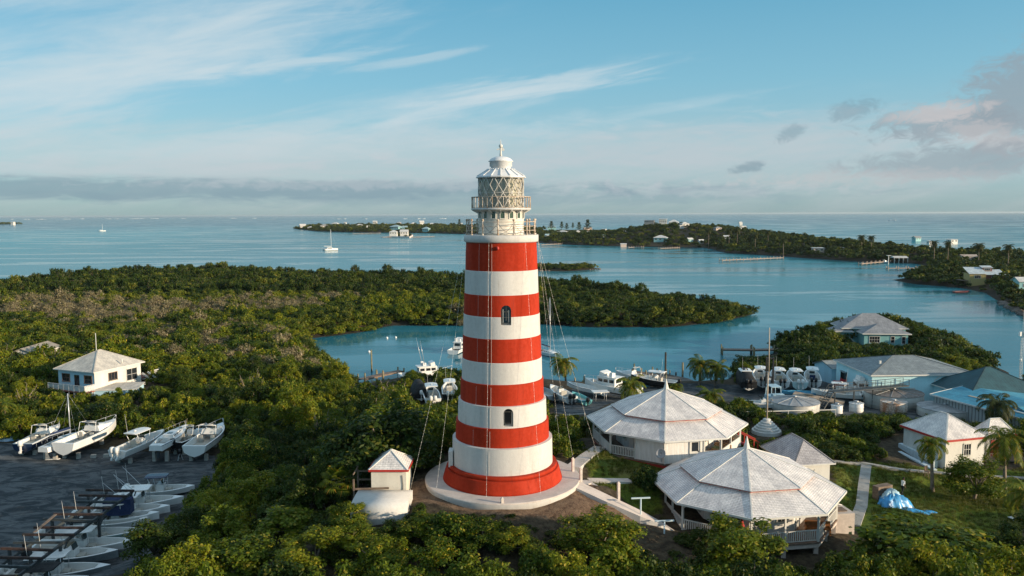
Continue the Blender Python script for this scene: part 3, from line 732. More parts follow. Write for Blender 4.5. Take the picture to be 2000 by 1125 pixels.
# ------------------------------------------------------------------ paths, steps and low walls
def ribbon(name, pts, w, th, m_top=CONC, m_side=WHITE_TOWER):
    """walk of width w through world points, its top at their z, sides th deep"""
    m_ = MB(); L, Rr = [], []
    for i, p in enumerate(pts):
        d = (pts[min(i+1, len(pts)-1)]-pts[max(i-1, 0)]); d.z = 0; d.normalize(); s = Vector((-d.y, d.x, 0))*w/2
        L.append(p+s); Rr.append(p-s)
    dn = Vector((0, 0, -th))
    for i in range(len(pts)-1):
        m_.quad(L[i], Rr[i], Rr[i+1], L[i+1], 0)
        m_.quad(L[i], L[i+1], L[i+1]+dn, L[i]+dn, 1); m_.quad(Rr[i+1], Rr[i], Rr[i]+dn, Rr[i+1]+dn, 1)
    m_.quad(Rr[0], L[0], L[0]+dn, Rr[0]+dn, 1); m_.quad(L[-1], Rr[-1], Rr[-1]+dn, L[-1]+dn, 1)
    return struct(m_.build(name, [m_top, m_side]))
ribbon('path', WALK_W['ramp'], 1.25, .9); ribbon('path', WALK_W['slope'], 1.35, .7); ribbon('path', WALK_W['level'], 1.0, .5)
ribbon('path', WALK_W['lawn'], 1.0, .5, GREYCONC, GREYCONC); ribbon('path', WALK_W['back'], .7, .6, GREYCONC, GREYCONC)
ribbon('path', [P(795, 948, 9.5), P(820, 946, 9.5), P(838, 944, 9.6)], 2.2, .6)
st = MB()
for i in range(4):
    c_ = P(1122, 948, 9.9); r_ = .5+.3*i; z1 = -.22-.2*i
    st.lathe([(r_, z1-.25), (r_, z1)], 40, 0, False)
o = st.build('round_steps', CONC, None, P(1143, 936, 9.9)); tag(o, 'half round pale concrete steps down from the platform', 'steps')
for px, py, z, hh, lab in ((1119, 921, 9.95, 1.15, 'short pale post at the head of the ramp'), (1134.5, 938, 9.9, 1.0, 'short pale post beside the round steps'), (1208, 972, 8.9, 1.25, 'short pale post standing alone along the sloping walk'), (981, 997, 9.4, .95, 'short white post in front of the platform')):
    p = P(px, py, z); m_ = MB(); m_.box((0, 0, -.3), (.2, .2, hh+.2)); m_.lathe([(.14, hh-.12), (.17, hh-.06), (.02, hh+.10)], 4, 0, False, ph=math.pi/4)
    o = m_.build('bollard_post', mat('post_paint', (.60, .52, .46), .7, var=.2), None, p, R(20)); tag(o, lab, 'post')
# ------------------------------------------------------------------ buildings
SH_WHITE = shingle('white_shingle_roof', (.84, .79, .75), .17, .42, .13, gap=.58)
SH_GREY = shingle('grey_shingle_roof', (.27, .31, .32), .2, .35, .3, gap=.55)
SH_GREYBLUE = shingle('slate_grey_roof', (.30, .31, .33), .2, .35, .3, gap=.55)
SH_PALE = shingle('pale_felt_roof', (.60, .56, .49), .3, .6, .15, gap=.85)
SH_TEAL = shingle('teal_metal_roof', (.028, .095, .115), 8, .45, .15, gap=.6)
SH_CYAN = shingle('bright_blue_metal_roof', (.07, .33, .46), 9, .6, .12, gap=.6)
SH_BLUE = shingle('pale_blue_shingle_roof', (.42, .60, .68), .17, .42, .18, gap=.5)
TURQ = mat('turquoise_wall', (.20, .44, .44), .7, var=.12, vscale=.7, streak=True)
AQUA = mat('pale_aqua_wall', (.52, .80, .85), .75, var=.10, vscale=.5, streak=True)
BLUEWALL = mat('pale_blue_wall', (.40, .62, .72), .75, var=.12, vscale=.8, streak=True)
SIDING = bpy.data.materials.new('white_board_siding'); SIDING.use_nodes = True
def _sid():
    t = NT(SIDING.node_tree); b = SIDING.node_tree.nodes['Principled BSDF']
    uv = t.n('ShaderNodeUVMap').outputs[0]; sep = t.n('ShaderNodeSeparateXYZ'); t.put(sep.inputs[0], uv)
    fr = t.m('FRACT', t.m('DIVIDE', sep.outputs[0], .16))
    g = t.m('MULTIPLY', t.ramp(fr, 0, .07), t.ramp(t.m('SUBTRACT', 1.0, fr), 0, .07))
    n1 = t.noise(t.mapping(uv, (3, .4, 1)), 1.3, 5, .6)
    c = t.mix(t.ramp(n1, .38, .66), (.72, .69, .64), (.84, .82, .78))
    t.put(b.inputs['Base Color'], t.mix(g, (.46, .43, .39), c)); b.inputs['Roughness'].default_value = .7
    bp = t.n('ShaderNodeBump'); bp.inputs['Strength'].default_value = .8; bp.inputs['Distance'].default_value = .02; t.put(bp.inputs['Height'], g); t.put(b.inputs['Normal'], bp.outputs[0])
_sid()

def roof_face(m_, pts, mi=0):
    """roof plane, its first two points along the eave; uv in metres (along, up)"""
    a, b = Vector(pts[0]), Vector(pts[1]); u = (b-a).normalized()
    nrm = None
    for p in pts[2:]:
        nn = u.cross(Vector(p)-a)
        if nn.length > 1e-5: nrm = nn.normalized(); break
    v = nrm.cross(u)
    m_.add(pts, (tuple(range(len(pts))),), mi)
    m_.uv[len(m_.f)-1] = [((Vector(p)-a).dot(u), (Vector(p)-a).dot(v)) for p in pts]
def wall_face(m_, a, b, z0, z1, mi=0):
    a, b = Vector((*a[:2], 0)), Vector((*b[:2], 0)); L = (b-a).length
    m_.add([(a.x, a.y, z0), (b.x, b.y, z0), (b.x, b.y, z1), (a.x, a.y, z1)], ((0, 1, 2, 3),), mi)
    m_.uv[len(m_.f)-1] = [(0, z0), (L, z0), (L, z1), (0, z1)]
def opening(kind, parent, a, b, u, z, w, hgt, frame=WHITE, pane=DARKGLASS, out=1, bars=(1, 1)):
    """window or door on the wall line a-b (outward on its right side), u metres from a"""
    a, b = Vector((*a[:2], 0)), Vector((*b[:2], 0)); d = (b-a).normalized(); nrm = Vector((d.y, -d.x, 0))*out
    rz = math.atan2(d.y, d.x); c = a+d*u
    fo = MB(); fw = min(.09, w*.12)
    def bx(du, dz, ww, hh, th, off, mb): mb.box(c+d*du+nrm*off+Vector((0, 0, z+dz)), (ww, th, hh), rz)
    if kind == 'window':
        for du in (-w/2, w/2): bx(du, -fw, fw, hgt+2*fw, .10, .03, fo)
        bx(0, -fw-.02, w+fw*2.4, fw, .16, .05, fo); bx(0, hgt, w+fw, fw, .098, .031, fo)
        for i in range(1, bars[0]+1): bx(-w/2+w*i/(bars[0]+1), 0, .04, hgt, .05, .028, fo)
        for j in range(1, bars[1]+1): bx(0, hgt*j/(bars[1]+1)-.02, w-.05, .04, .052, .028, fo)
        f_ = fo.build('window', frame, parent)
        pn = MB(); bx(0, 0, w, hgt, .02, .008, pn); pn.build('pane', pane, f_)
    else:
        for du in (-w/2-fw/2, w/2+fw/2): bx(du, 0, fw, hgt+fw, .10, .03, fo)
        bx(0, hgt, w, fw, .1, .03, fo); bx(0, 0, w, hgt, .04, .012, fo)
        f_ = fo.build('door', frame, parent)
        if pane is not None:
            pn = MB(); bx(0, hgt*.5, w*.7, hgt*.42, .02, .034, pn); pn.build('pane', pane, f_)
        hd = MB(); bx(w*.38, hgt*.46, .05, .12, .06, .06, hd); hd.build('handle', DARKSTEEL, f_)
    return f_
def house(name, label, loc, rz, w, d, hw, hr, roof='hip', ov=.45, wallm=WHITE, roofm=SH_PALE, trim=WHITE, ridge=None, wins=(), doors=(), cat='house', group=None, base=.6, framem=WHITE, fascia=.14, slim=False, pane=DARKGLASS):
    t_ = thing(name, label, cat, loc, rz, group)
    X, Y = w/2, d/2; cs = {'f': ((-X, -Y), (X, -Y)), 'r': ((X, -Y), (X, Y)), 'b': ((X, Y), (-X, Y)), 'l': ((-X, Y), (-X, -Y))}
    m_ = MB()
    for k in 'frbl': wall_face(m_, *cs[k], -base, hw)
    E = hw-.02; ex, ey = X+ov, Y+ov
    slope = hr/(min(X, Y)+ov) if roof != 'gable' else hr/(Y+ov)
    if roof == 'gable':        # ridge along x
        zt = E+slope*(Y+ov)
        for sx, q in ((X, 'r'), (-X, 'l')):
            m_.add([(sx, -Y, hw), (sx, Y, hw), (sx, 0, hw+slope*Y)], ((0, 1, 2),) if sx > 0 else ((2, 1, 0),)); m_.uv[len(m_.f)-1] = [(0, 0), (d, 0), (Y, 1)]
    m_.build('wall', wallm, t_)
    r_ = MB(); A, B, Cc, D = (-ex, -ey, E), (ex, -ey, E), (ex, ey, E), (-ex, ey, E)
    if roof == 'hip':
        if X >= Y:
            k = ex-ey if ridge is None else ridge/2
            r1, r2 = (-k, 0, E+hr), (k, 0, E+hr)
            roof_face(r_, [A, B, r2, r1]); roof_face(r_, [Cc, D, r1, r2])
            roof_face(r_, [B, Cc, r2]); roof_face(r_, [D, A, r1])
            hips = [(A, r1), (D, r1), (B, r2), (Cc, r2), (r1, r2)]
        else:
            k = ey-ex if ridge is None else ridge/2
            r1, r2 = (0, -k, E+hr), (0, k, E+hr)
            roof_face(r_, [A, B, r1]); roof_face(r_, [Cc, D, r2]); roof_face(r_, [B, Cc, r2, r1]); roof_face(r_, [D, A, r1, r2])
            hips = [(A, r1), (B, r1), (Cc, r2), (D, r2), (r1, r2)]
    elif roof == 'gable':
        r1, r2 = (-ex, 0, E+slope*ey), (ex, 0, E+slope*ey)
        roof_face(r_, [A, B, r2, r1]); roof_face(r_, [Cc, D, r1, r2]); hips = [(r1, r2), (A, r1), (D, r1), (B, r2), (Cc, r2)]
    else:                      # low mono-pitch
        A2, B2 = (-ex, -ey, E), (ex, -ey, E); C2, D2 = (ex, ey, E+hr), (-ex, ey, E+hr)
        roof_face(r_, [A2, B2, C2, D2]); hips = []
    n0 = len(r_.f)
    ro = r_.build('roof', roofm, t_)
    if not slim:
        md = ro.modifiers.new('thickness', 'SOLIDIFY'); md.thickness = .10; md.offset = -1
        f_ = MB()
        z1 = E+.01
        ends = [(A, B), (B, Cc), (Cc, D), (D, A)] if roof == 'hip' else [(A, B), (Cc, D)]
        for p, q in ends:
            p, q = Vector(p), Vector(q); dd = (q-p).normalized(); nn = Vector((dd.y, -dd.x, 0))
            f_.bar(p+nn*.02+Vector((0, 0, -.06)), q+nn*.02+Vector((0, 0, -.06)), .05, fascia)
        f_.build('fascia', trim, ro)
        if hips:
            c_ = MB()
            for p, q in hips: c_.bar(Vector(p)+Vector((0, 0, .02)), Vector(q)+Vector((0, 0, .02)), .16, .06)
            c_.build('ridge_cap', roofm if roofm is not SH_WHITE else WHITE, ro)
        so = MB(); so.add([(-ex+.06, -ey+.06, E-.1), (-ex+.06, ey-.06, E-.1), (ex-.06, ey-.06, E-.1), (ex-.06, -ey+.06, E-.1)], ((0, 1, 2, 3),))
        if roof == 'hip': so.build('soffit', WHITE, ro)
    for k, u, z, ww, hh, *b in wins: opening('window', t_, *cs[k], u, z, ww, hh, framem, bars=b[0] if b else (1, 1), pane=pane)
    for k, u, ww, hh, *m in doors: opening('door', t_, *cs[k], u, .05, ww, hh, m[0] if m else WHITE, pane=(m[1] if len(m) > 1 else None))
    return t_
def corners(front, left, right, z, ov):
    """plan from three roof-eave corners surveyed at height z; returns centre, rz, w (along front-right), d"""
    A, B, Cc = P(*front, z), P(*left, z), P(*right, z)
    u = (Cc-A); w = u.length; u.normalize(); v = Vector((-u.y, u.x, 0)); d = (B-A).dot(v)
    c = A+u*w/2+v*d/2
    return c, math.atan2(u.y, u.x), w-2*ov, d-2*ov

# --- the two eight-sided keepers' houses
def oct_house(name, label, cx, cy, eave, floor, ground, edges, skirt, rot=0, R0=7.9, apex=3.15):
    t_ = thing(name, label, 'house', (cx, cy, floor), R(rot))
    e = eave-floor; RW = R0-.72; RI = 4.9
    V = lambda r_, k, z=0: Vector((r_*math.cos(R(-90+45*k)), r_*math.sin(R(-90+45*k)), z))
    lo = MB(); up = MB(); rs = MB()
    for k in range(8):
        roof_face(lo, [V(R0, k, e), V(R0, k+1, e), V(5.2, k+1, e+1.12), V(5.2, k, e+1.12)])
        roof_face(up, [V(5.5, k, e+1.30), V(5.5, k+1, e+1.30), V(.12, k+1, e+apex), V(.12, k, e+apex)])
    lo_ = lo.build('lower_roof', SH_WHITE, t_); md = lo_.modifiers.new('thickness', 'SOLIDIFY'); md.thickness = .09; md.offset = -1
    up_ = up.build('upper_roof', SH_WHITE, t_); md = up_.modifiers.new('thickness', 'SOLIDIFY'); md.thickness = .07; md.offset = -1
    hc = MB(); hc2 = MB(); fa = MB(); tab = MB()
    for k in range(8):
        hc = MB(); hc.bar(V(R0-.02, k, e+.02), V(5.3, k, e+1.11), .11, .05); hc.build('hip_cap', WHITE, lo_); hc = MB(); hc.bar(V(5.48, k, e+1.32), V(.14, k, e+apex+.01), .11, .05); hc.build('hip_cap', WHITE, up_)
        fa.bar(V(R0+.02, k, e-.05), V(R0+.02, k+1, e-.05), .05, .17)
        rs.bar(V(5.25, k, e+1.15), V(5.25, k+1, e+1.15), .06, .18)
        a, b = V(5.36, k, e+1.20), V(5.36, k+1, e+1.20)
        for q in (.2, .5, .8):
            p = a.lerp(b, q); tab.box(p-Vector((0, 0, .05)), (.13, .13, .11), R(-90+45*k+22.5+90))
        tab.bar(a-Vector((0, 0, .02)), b-Vector((0, 0, .02)), .05, .05)
    fa.build('fascia', WHITE, lo_); rs.build('clerestory', WHITE, up_); tab.build('rafter_end', RED, up_)
    so = MB(); so.add([V(R0-.08, k, e-.1) for k in reversed(range(8))], (tuple(range(8)),)); so.build('soffit', mat('soffit_boards', (.5, .42, .34), .8, var=.2), lo_)
    spm = MB(); spm.lathe([(.30, e+apex-.05), (.24, e+apex+.12), (.04, e+apex+.92), (.01, e+apex+1.02)], 8, 0, False); spm.build('spire', WHITE, up_)
    dk = MB(); dk.prism([V(RW+.12, k) for k in range(8)], -.14, 0.0); dk.build('veranda_floor', mat('brown_deck_boards', (.22, .15, .11), .85, var=.35, vscale=2), t_)
    sk = MB()
    if skirt == 'red':
        for k in range(8): wall_face(sk, V(RW+.05, k), V(RW+.05, k+1), ground-floor-.7, -.1)
        sk.build('base_skirt', RED, t_)
    else:
        for k in range(8):
            sk.bar(V(RW, k, -.3), V(RW, k+1, -.3), .12, .3)
            for q in (0, .5):
                p = V(RW-.2, k).lerp(V(RW-.2, k+1), q); sk.box((p.x, p.y, ground-floor-1.2), (.35, .35, floor-ground+1.06))
        sk.build('support_pier', CONC, t_)
        ip = MB(); ip.prism([V(4.2, k) for k in range(8)], ground-floor-1.0, -.15); ip.build('cistern_base', GREYCONC, t_)
    iw = MB()
    for k in range(8): wall_face(iw, V(RI, k), V(RI, k+1), 0, e+1.0)
    iw.build('room_wall', SIDING, t_)
    for k in (6, 7, 0, 1, 2):
        a, b = V(RI, k), V(RI, k+1)
        opening('door', t_, a, b, 1.0, .02, .85, 2.0, WHITE, DARKGLASS)
        opening('window', t_, a, b, 2.7, .9, .8, 1.1, WHITE, DARKGLASS)
    # veranda: posts, balustrades, enclosed bays
    for k, segs in edges.items():
        a, b = V(RW, k), V(RW, k+1); L = (b-a).length; d = (b-a).normalized(); rz = math.atan2(d.y, d.x)
        po = MB(); po.box(a, (.16, .16, e-.1), rz); po.build('veranda_post', WHITE, t_)
        for typ, q0, q1 in segs:
            p, q = a.lerp(b, q0), a.lerp(b, q1)
            if q0 > .01: m_ = MB(); m_.box(p, (.14, .14, e-.1), rz); m_.build('veranda_post', WHITE, t_)
            if typ == 'wall':
                m_ = MB(); inn = Vector((-d.y, d.x, 0))*2.0
                wall_face(m_, p, q, -.02, e-.08); wall_face(m_, q, q+inn, 0, e-.08); wall_face(m_, p+inn, p, 0, e-.08); m_.build('enclosed_bay', SIDING, t_)
            elif typ == 'rail':
                m_ = MB(); z = Vector((0, 0, 1)); m_.bar(p+z*.92, q+z*.92, .10, .07); m_.bar(p+z*.12, q+z*.12, .06, .06)
                n = max(2, int((q-p).length/.17))
                for i in range(1, n): c = p.lerp(q, i/n); m_.box(c+z*.15, (.075, .04, .74), rz)
                m_.build('balustrade', WHITE, t_)
            elif typ == 'panel':
                m_ = MB(); z = Vector((0, 0, 1)); m_.bar(p+z*.92, q+z*.92, .10, .07); m_.bar(p+z*.48, q+z*.48, .04, .86); m_.build('balustrade', WHITE, t_)
            elif typ == 'gate':
                m_ = MB(); z = Vector((0, 0, 1)); m_.bar(p+z*.98, q+z*.98, .05, .09); m_.bar(p+z*.2, q+z*.2, .05, .09)
                n = max(3, int((q-p).length/.13))
                for i in range(1, n): c = p.lerp(q, i/n); m_.box(c+z*.1, (.09, .03, .95), rz)
                m_.build('gate', WHITE, t_)
            elif typ == 'door':
                opening('door', t_, a, b, L*(q0+q1)/2, .02, .92, 2.0, WHITE, DARKGLASS)
    # roof braces
    br = MB()
    for k in range(8):
        a = V(RW, k, e-.12); n_ = V(RW, k+1, e-.12); pr = V(RW, k-1, e-.12)
        for o_ in (n_, pr):
            dd = (o_-a).normalized(); br.bar(a-Vector((0, 0, .5)), a+dd*.5, .05, .06)
        br.bar(V(RW, k, e-.14), V(RW, k+1, e-.14), .10, .14)
    br.build('veranda_beam', WHITE, t_)
    return t_
house1 = oct_house('octagonal_house', 'white eight sided house with shingle roof standing behind the lawn', H1[0], H1[1], 11.1, 8.82, 8.4,
    {7: [('rail', 0, .47), ('wall', .47, 1)], 0: [('wall', 0, .70), ('rail', .70, 1), ('door', .45, .62)], 1: [('panel', 0, .5), ('panel', .5, 1)], 2: [('panel', 0, 1)], 3: [('panel', 0, 1)], 4: [('panel', 0, 1)], 5: [('panel', 0, .5), ('panel', .5, 1)], 6: [('gate', 0, .4), ('panel', .4, 1)]}, 'red', rot=-11.5)
house2 = oct_house('octagonal_house', 'white eight sided house with shingle roof nearest, half behind a leafy tree', H2[0], H2[1], 8.95, 6.55, 5.4,
    {7: [('rail', 0, .5), ('rail', .5, 1)], 0: [('rail', 0, .5), ('rail', .5, 1)], 1: [('rail', 0, .5), ('rail', .5, 1)], 2: [('rail', 0, 1)], 3: [('panel', 0, 1)], 4: [('panel', 0, 1)], 5: [('panel', 0, .5), ('rail', .5, 1)], 6: [('rail', 0, .3), ('gate', .3, .6), ('rail', .6, 1)]}, 'piers', rot=-13)
for o in (house1, house2): o['group'] = "keepers' octagonal houses"
# furniture on the verandas
def on_house(hc, floor, a, r_): return Vector((hc[0]+r_*math.cos(R(a)), hc[1]+r_*math.sin(R(a)), floor))
p = on_house(H2, 6.55, -47, 6.35); bt = thing('wooden_bench', 'orange brown wooden bench on the corner of the near veranda', 'bench', p, R(-10))
ORW = mat('varnished_wood', (.35, .13, .035), .5, var=.3)
m_ = MB(); m_.box((0, 0, .42), (1.9, .5, .06)); m_.build('seat', ORW, bt)
m_ = MB(); m_.box((0, .24, .48), (1.9, .06, .5)); m_.build('backrest', ORW, bt)
for sx in (-.9, .9): m_ = MB(); m_.box((sx, 0, 0), (.08, .5, .62)); m_.build('armrest', ORW, bt)
p = on_house(H2, 6.55, -109, 6.1); m_ = MB(); m_.lathe([(.42, 0), (.40, .3), (.30, .9), (.10, 1.55), (.03, 1.7)], 12); o = m_.build('folded_umbrella', mat('red_cloth', (.42, .02, .02), .8, var=.2), None, p); tag(o, 'folded red cloth cone standing on the near veranda', 'umbrella')
p = on_house(H2, 6.55, -114, 6.3); ch = thing('veranda_chair', 'white chair beside the red cone on the veranda', 'chair', p, R(60))
m_ = MB(); m_.box((0, 0, .40), (.55, .55, .06)); m_.build('seat', WHITE, ch); m_ = MB(); m_.box((0, .26, .46), (.55, .05, .5), tilt=Matrix.Rotation(R(-14), 3, 'X')); m_.build('backrest', WHITE, ch)
for sx in (-.24, .24):
    for sy in (-.24, .24): m_ = MB(); m_.box((sx, sy, 0), (.05, .05, .4)); m_.build('leg', WHITE, ch)
p = on_house(H1, 8.82, -38, 5.9); so = thing('lounge_sofa', 'tan sofa with green cushion on the far veranda', 'sofa', p, R(-40))
TAN = mat('tan_wicker', (.36, .22, .12), .8, var=.3)
m_ = MB(); m_.box((0, 0, .1), (1.7, .75, .28)); m_.box((0, .32, .38), (1.7, .14, .42)); m_.build('frame', TAN, so); m_ = MB(); m_.box((0, -.05, .385), (1.55, .6, .12)); m_.build('cushion', mat('green_cushion', (.16, .22, .12), .9), so)
p = on_house(H1, 8.82, -20, 6.2); ch2 = thing('rattan_chair', 'brown rattan chair at the sunny end of the far veranda', 'chair', p, R(-70))
m_ = MB(); m_.box((0, 0, .38), (.6, .6, .08)); m_.build('seat', TAN, ch2); m_ = MB(); m_.box((0, .28, .46), (.6, .06, .55)); m_.build('backrest', TAN, ch2)
for sx in (-.26, .26):
    for sy in (-.26, .26): m_ = MB(); m_.box((sx, sy, 0), (.05, .05, .38)); m_.build('leg', TAN, ch2)
# satellite dish on the front corner of house 1
p = Q(1291, 893, H1[1]-7.6); ds = thing('satellite_dish', 'grey satellite dish on the corner of the far octagonal house', 'dish', p, R(-20))
m_ = MB(); rr = [(.02, 0), (.2, .03), (.36, .09), (.46, .16)]
Mt = Matrix.Rotation(R(62), 3, 'X')
rings = [[Mt @ Vector((r_*math.cos(2*math.pi*k/20), r_*math.sin(2*math.pi*k/20), z)) for k in range(20)] for r_, z in rr]
m_.loft(rings, 0, True, False); d_ = m_.build('reflector', mat('dish_grey', (.30, .30, .30), .5), ds, (0, -.1, .35)); md = d_.modifiers.new('thickness', 'SOLIDIFY'); md.thickness = .02
m_ = MB(); m_.tube([(0, .25, -.5), (0, .2, .2), (0, .0, .35)], .03, 6); m_.tube([(0, -.1, .2), (0, -.75, .45)], .02, 5); m_.box((0, -.75, .42), (.1, .1, .1)); m_.build('mast', STEEL, ds)
# red steps behind house 1
st_ = thing('red_stair', 'red painted stair with handrail at the back of the far octagonal house', 'stairs', (H1[0]+7.3, H1[1]+1.2, 8.8), R(0))
m_ = MB()
for i in range(5): m_.box((.3+.3*i, 0, -.2-.2*i), (.32, 1.2, .06))
m_.build('treads', RED, st_)
for sy in (-.62, .62):
    m_ = MB(); m_.bar((.1, sy, .9), (2.3, sy, -.25), .08, .10)
    for i in (0, 1, 2): m_.box((.15+1.0*i, sy, -.2-.55*i-.4), (.09, .09, 1.35)) 
    m_.build('handrail', RED, st_)

# --- small outbuilding with the hip roof (behind the near octagon)
c, rz, w, d = corners((1550, 909), (1475, 871), (1632, 904), 8.5, .35)
house('outbuilding', 'small white outbuilding with a mauve grey hipped roof behind the near octagonal house', (c.x, c.y, 5.6), rz, w, d, 2.9, 1.75, wallm=WHITE, roofm=shingle('mauve_grey_roof', (.50, .475, .48), .17, .42, .2, gap=.5), trim=WHITE, ov=.35, cat='outbuilding',
      wins=(('f', w*.42, 1.3, .9, .9),), base=1.2)
# --- white cottage with red trim on the right and its annexe
c, rz, w, d = corners((1848, 861), (1766, 829), (1932, 853), 6.9, .3)
house('cottage', 'white cottage with a red fascia and a pyramid roof behind the palm', (c.x, c.y, 3.7), rz, w, d, 3.2, 2.1, wallm=WHITE, roofm=SH_WHITE, trim=RED, ov=.3, wins=(('f', w*.55, 1.3, 1.0, 1.2, (2, 1)), ('l', d*.5, 1.4, .8, .9)), base=1.2, fascia=.24)
c, rz, w, d = corners((1925, 853), (1880, 842), (1985, 850), 6.6, .3)
house('cottage_annexe', 'lower white annexe with a red fascia behind the white cottage', (c.x+.9, c.y+1.2, 3.6), rz, w, d, 2.8, 1.6, wallm=WHITE, roofm=SH_WHITE, trim=RED, ov=.3, wins=(('f', w*.6, 1.0, .9, 1.0),), doors=(('f', w*.3, .9, 2.0, RED),), base=1.2, cat='annexe', fascia=.22)
c = P(1955, 893, 3.9); dk = thing('cottage_deck', 'brown timber deck with railing in front of the white annexe', 'deck', c, R(4))
m_ = MB(); m_.box((0, 0, -.12), (5.2, 2.6, .12)); m_.build('boards', DECK, dk)
for x in (-2.5, 0, 2.5): m_ = MB(); m_.box((x, -1.2, -1.2), (.14, .14, 2.1)); m_.build('post', WOOD, dk)
m_ = MB(); m_.bar((-2.5, -1.2, .85), (2.5, -1.2, .85), .08, .06); [m_.box((-2.5+.2*i, -1.2, 0), (.05, .03, .85)) for i in range(1, 25)]; m_.bar((2.5, -1.2, .85), (2.5, 1.2, .85), .08, .06); m_.build('railing', WOOD, dk)
# retaining wall in front of cottage
w0, w1 = P(1756, 886, 3.8), P(1826, 922, 3.7); m_ = MB(); m_.bar(w0+Vector((0, 0, -.1)), w1+Vector((0, 0, -.1)), .5, .8); m_.bar(w0+Vector((.9, 1.6, .2)), w1+Vector((.9, 1.6, .2)), .5, 1.2); o = m_.build('garden_wall', mat('blue_white_wall', (.55, .64, .68), .7, var=.15)); tag(o, 'low pale stepped wall left of the white cottage', 'wall')

# --- pump shed, rack and vaulted cistern left of the tower
sx = Q(760, 914, 61).x
shed = house('pump_shed', 'small cream shed with a pale hipped roof and red fascia left of the tower', (sx, 62.3, 9.25), R(-1), 2.75, 2.9, 2.50, 1.15, wallm=mat('cream_wall', (.66, .61, .52), .75, var=.12, vscale=.6, streak=True), roofm=SH_WHITE, trim=RED, ov=.17, cat='shed', base=1.0, fascia=.17)
m_ = MB(); m_.tube([(1.05, -1.49, .1), (1.12, -1.49, 1.2), (1.05, -1.49, 2.0)], .025, 5); m_.build('conduit', BLACK, shed)
vt = MB(); X0 = 2.12
prof_ = [(1.9, -3.0), (1.9, .0), (1.0, .06), (0, .06), (-.75, .02), (-1.05, -.08), (-1.25, -.26), (-1.36, -.55), (-1.4, -1.0), (-1.4, -3.2)]
k = len(prof_); vt.add([(-X0, y, z) for y, z in prof_]+[(X0, y, z) for y, z in prof_], [tuple(reversed(range(k))), tuple(range(k, 2*k))]+[(i, (i+1) % k, (i+1) % k+k, i+k) for i in range(k)])
vt.sm = [i > 1 for i in range(len(vt.f))]
vp = Q(746, 962, 58.9); o = vt.build('cistern', WHITE_TOWER, None, (vp.x, 58.7, 10.15)); tag(o, 'white vaulted concrete cistern in front of the cream shed', 'cistern')
rk = thing('wooden_rack', 'weathered wooden rack against the left side of the cream shed', 'rack', (sx-1.9, 61.4, 9.2), 0)
for x, y in ((-.85, -.7), (-.85, 1.0), (.25, 1.0)): m_ = MB(); m_.box((x, y, -.6), (.12, .12, 3.0 if y > 0 else 2.4)); m_.build('post', WOOD, rk)
m_ = MB(); m_.bar((-.95, -.7, 1.0), (1.9, -.72, 1.08), .07, .14); m_.bar((-.95, 1.0, 1.9), (.5, 1.0, 1.9), .06, .14); m_.bar((-.95, 1.0, 1.2), (.5, 1.0, 1.2), .06, .14); m_.bar((-.85, -.8, 2.2), (-.85, 1.1, 2.2), .06, .1); m_.build('rail', WOOD, rk)

# --- flagpole on its stepped cone
fp = P(1497, 843, 5.2); fg = thing('flagpole', 'tall weathered flagpole on a stepped white conical base', 'flagpole', fp)
prof_ = []; r0 = 1.75
for i in range(6): prof_ += [(r0-.25*i, .26*i), (r0-.03-.25*i, .26*(i+1)-.03)]
prof_ += [(.35, 1.62), (.1, 1.66)]
m_ = MB(); m_.lathe([(1.8, -.8)]+prof_, 40, 0, False); m_.build('stepped_base', WHITE_TOWER, fg)
topz = Q(1502, 640, fp.y).z-fp.z; midz = Q(1500.5, 728, fp.y).z-fp.z; ex = Q(1502, 640, fp.y).x-fp.x
m_ = MB(); m_.tube([(0, 0, 1.5), (ex*.5, 0, midz)], [.11, .095], 8); m_.tube([(ex*.5+.1, 0, midz-.25), (ex+.05, 0, topz)], [.085, .06], 8); m_.build('pole', mat('pole_wood', (.46, .38, .30), .7, var=.3, vscale=1, streak=True), fg)
m_ = MB(); m_.box((ex*.5+.05, 0, midz-.3), (.3, .26, .1)); m_.box((ex*.5+.05, 0, midz+.05), (.3, .26, .08)); m_.build('collar', STEEL, fg)

# --- T shaped washing line posts
for px, py, z, lab in ((1251, 1026, 7.3, 'white T shaped washing line post beside the sloping walk'), (1297, 1072, 6.2, 'white T shaped washing line post lower down among the bushes')):
    p = P(px, py, z); tp = thing('washing_line_post', lab, 'post', p, R(5), 'washing line posts')
    m_ = MB(); m_.tube([(0, 0, -.5), (0, 0, 2.15)], .06, 8); m_.build('upright', mat('pale_blue_paint', (.55, .66, .70), .5), tp)
    m_ = MB(); m_.bar((-.75, 0, 2.2), (.75, 0, 2.2), .1, .1); m_.build('crossbar', mat('pale_blue_paint', (.55, .66, .70), .5), tp)
    m_ = MB(); m_.lathe([(.25, -.1), (.22, .05)], 12); m_.build('footing', CONC, tp)

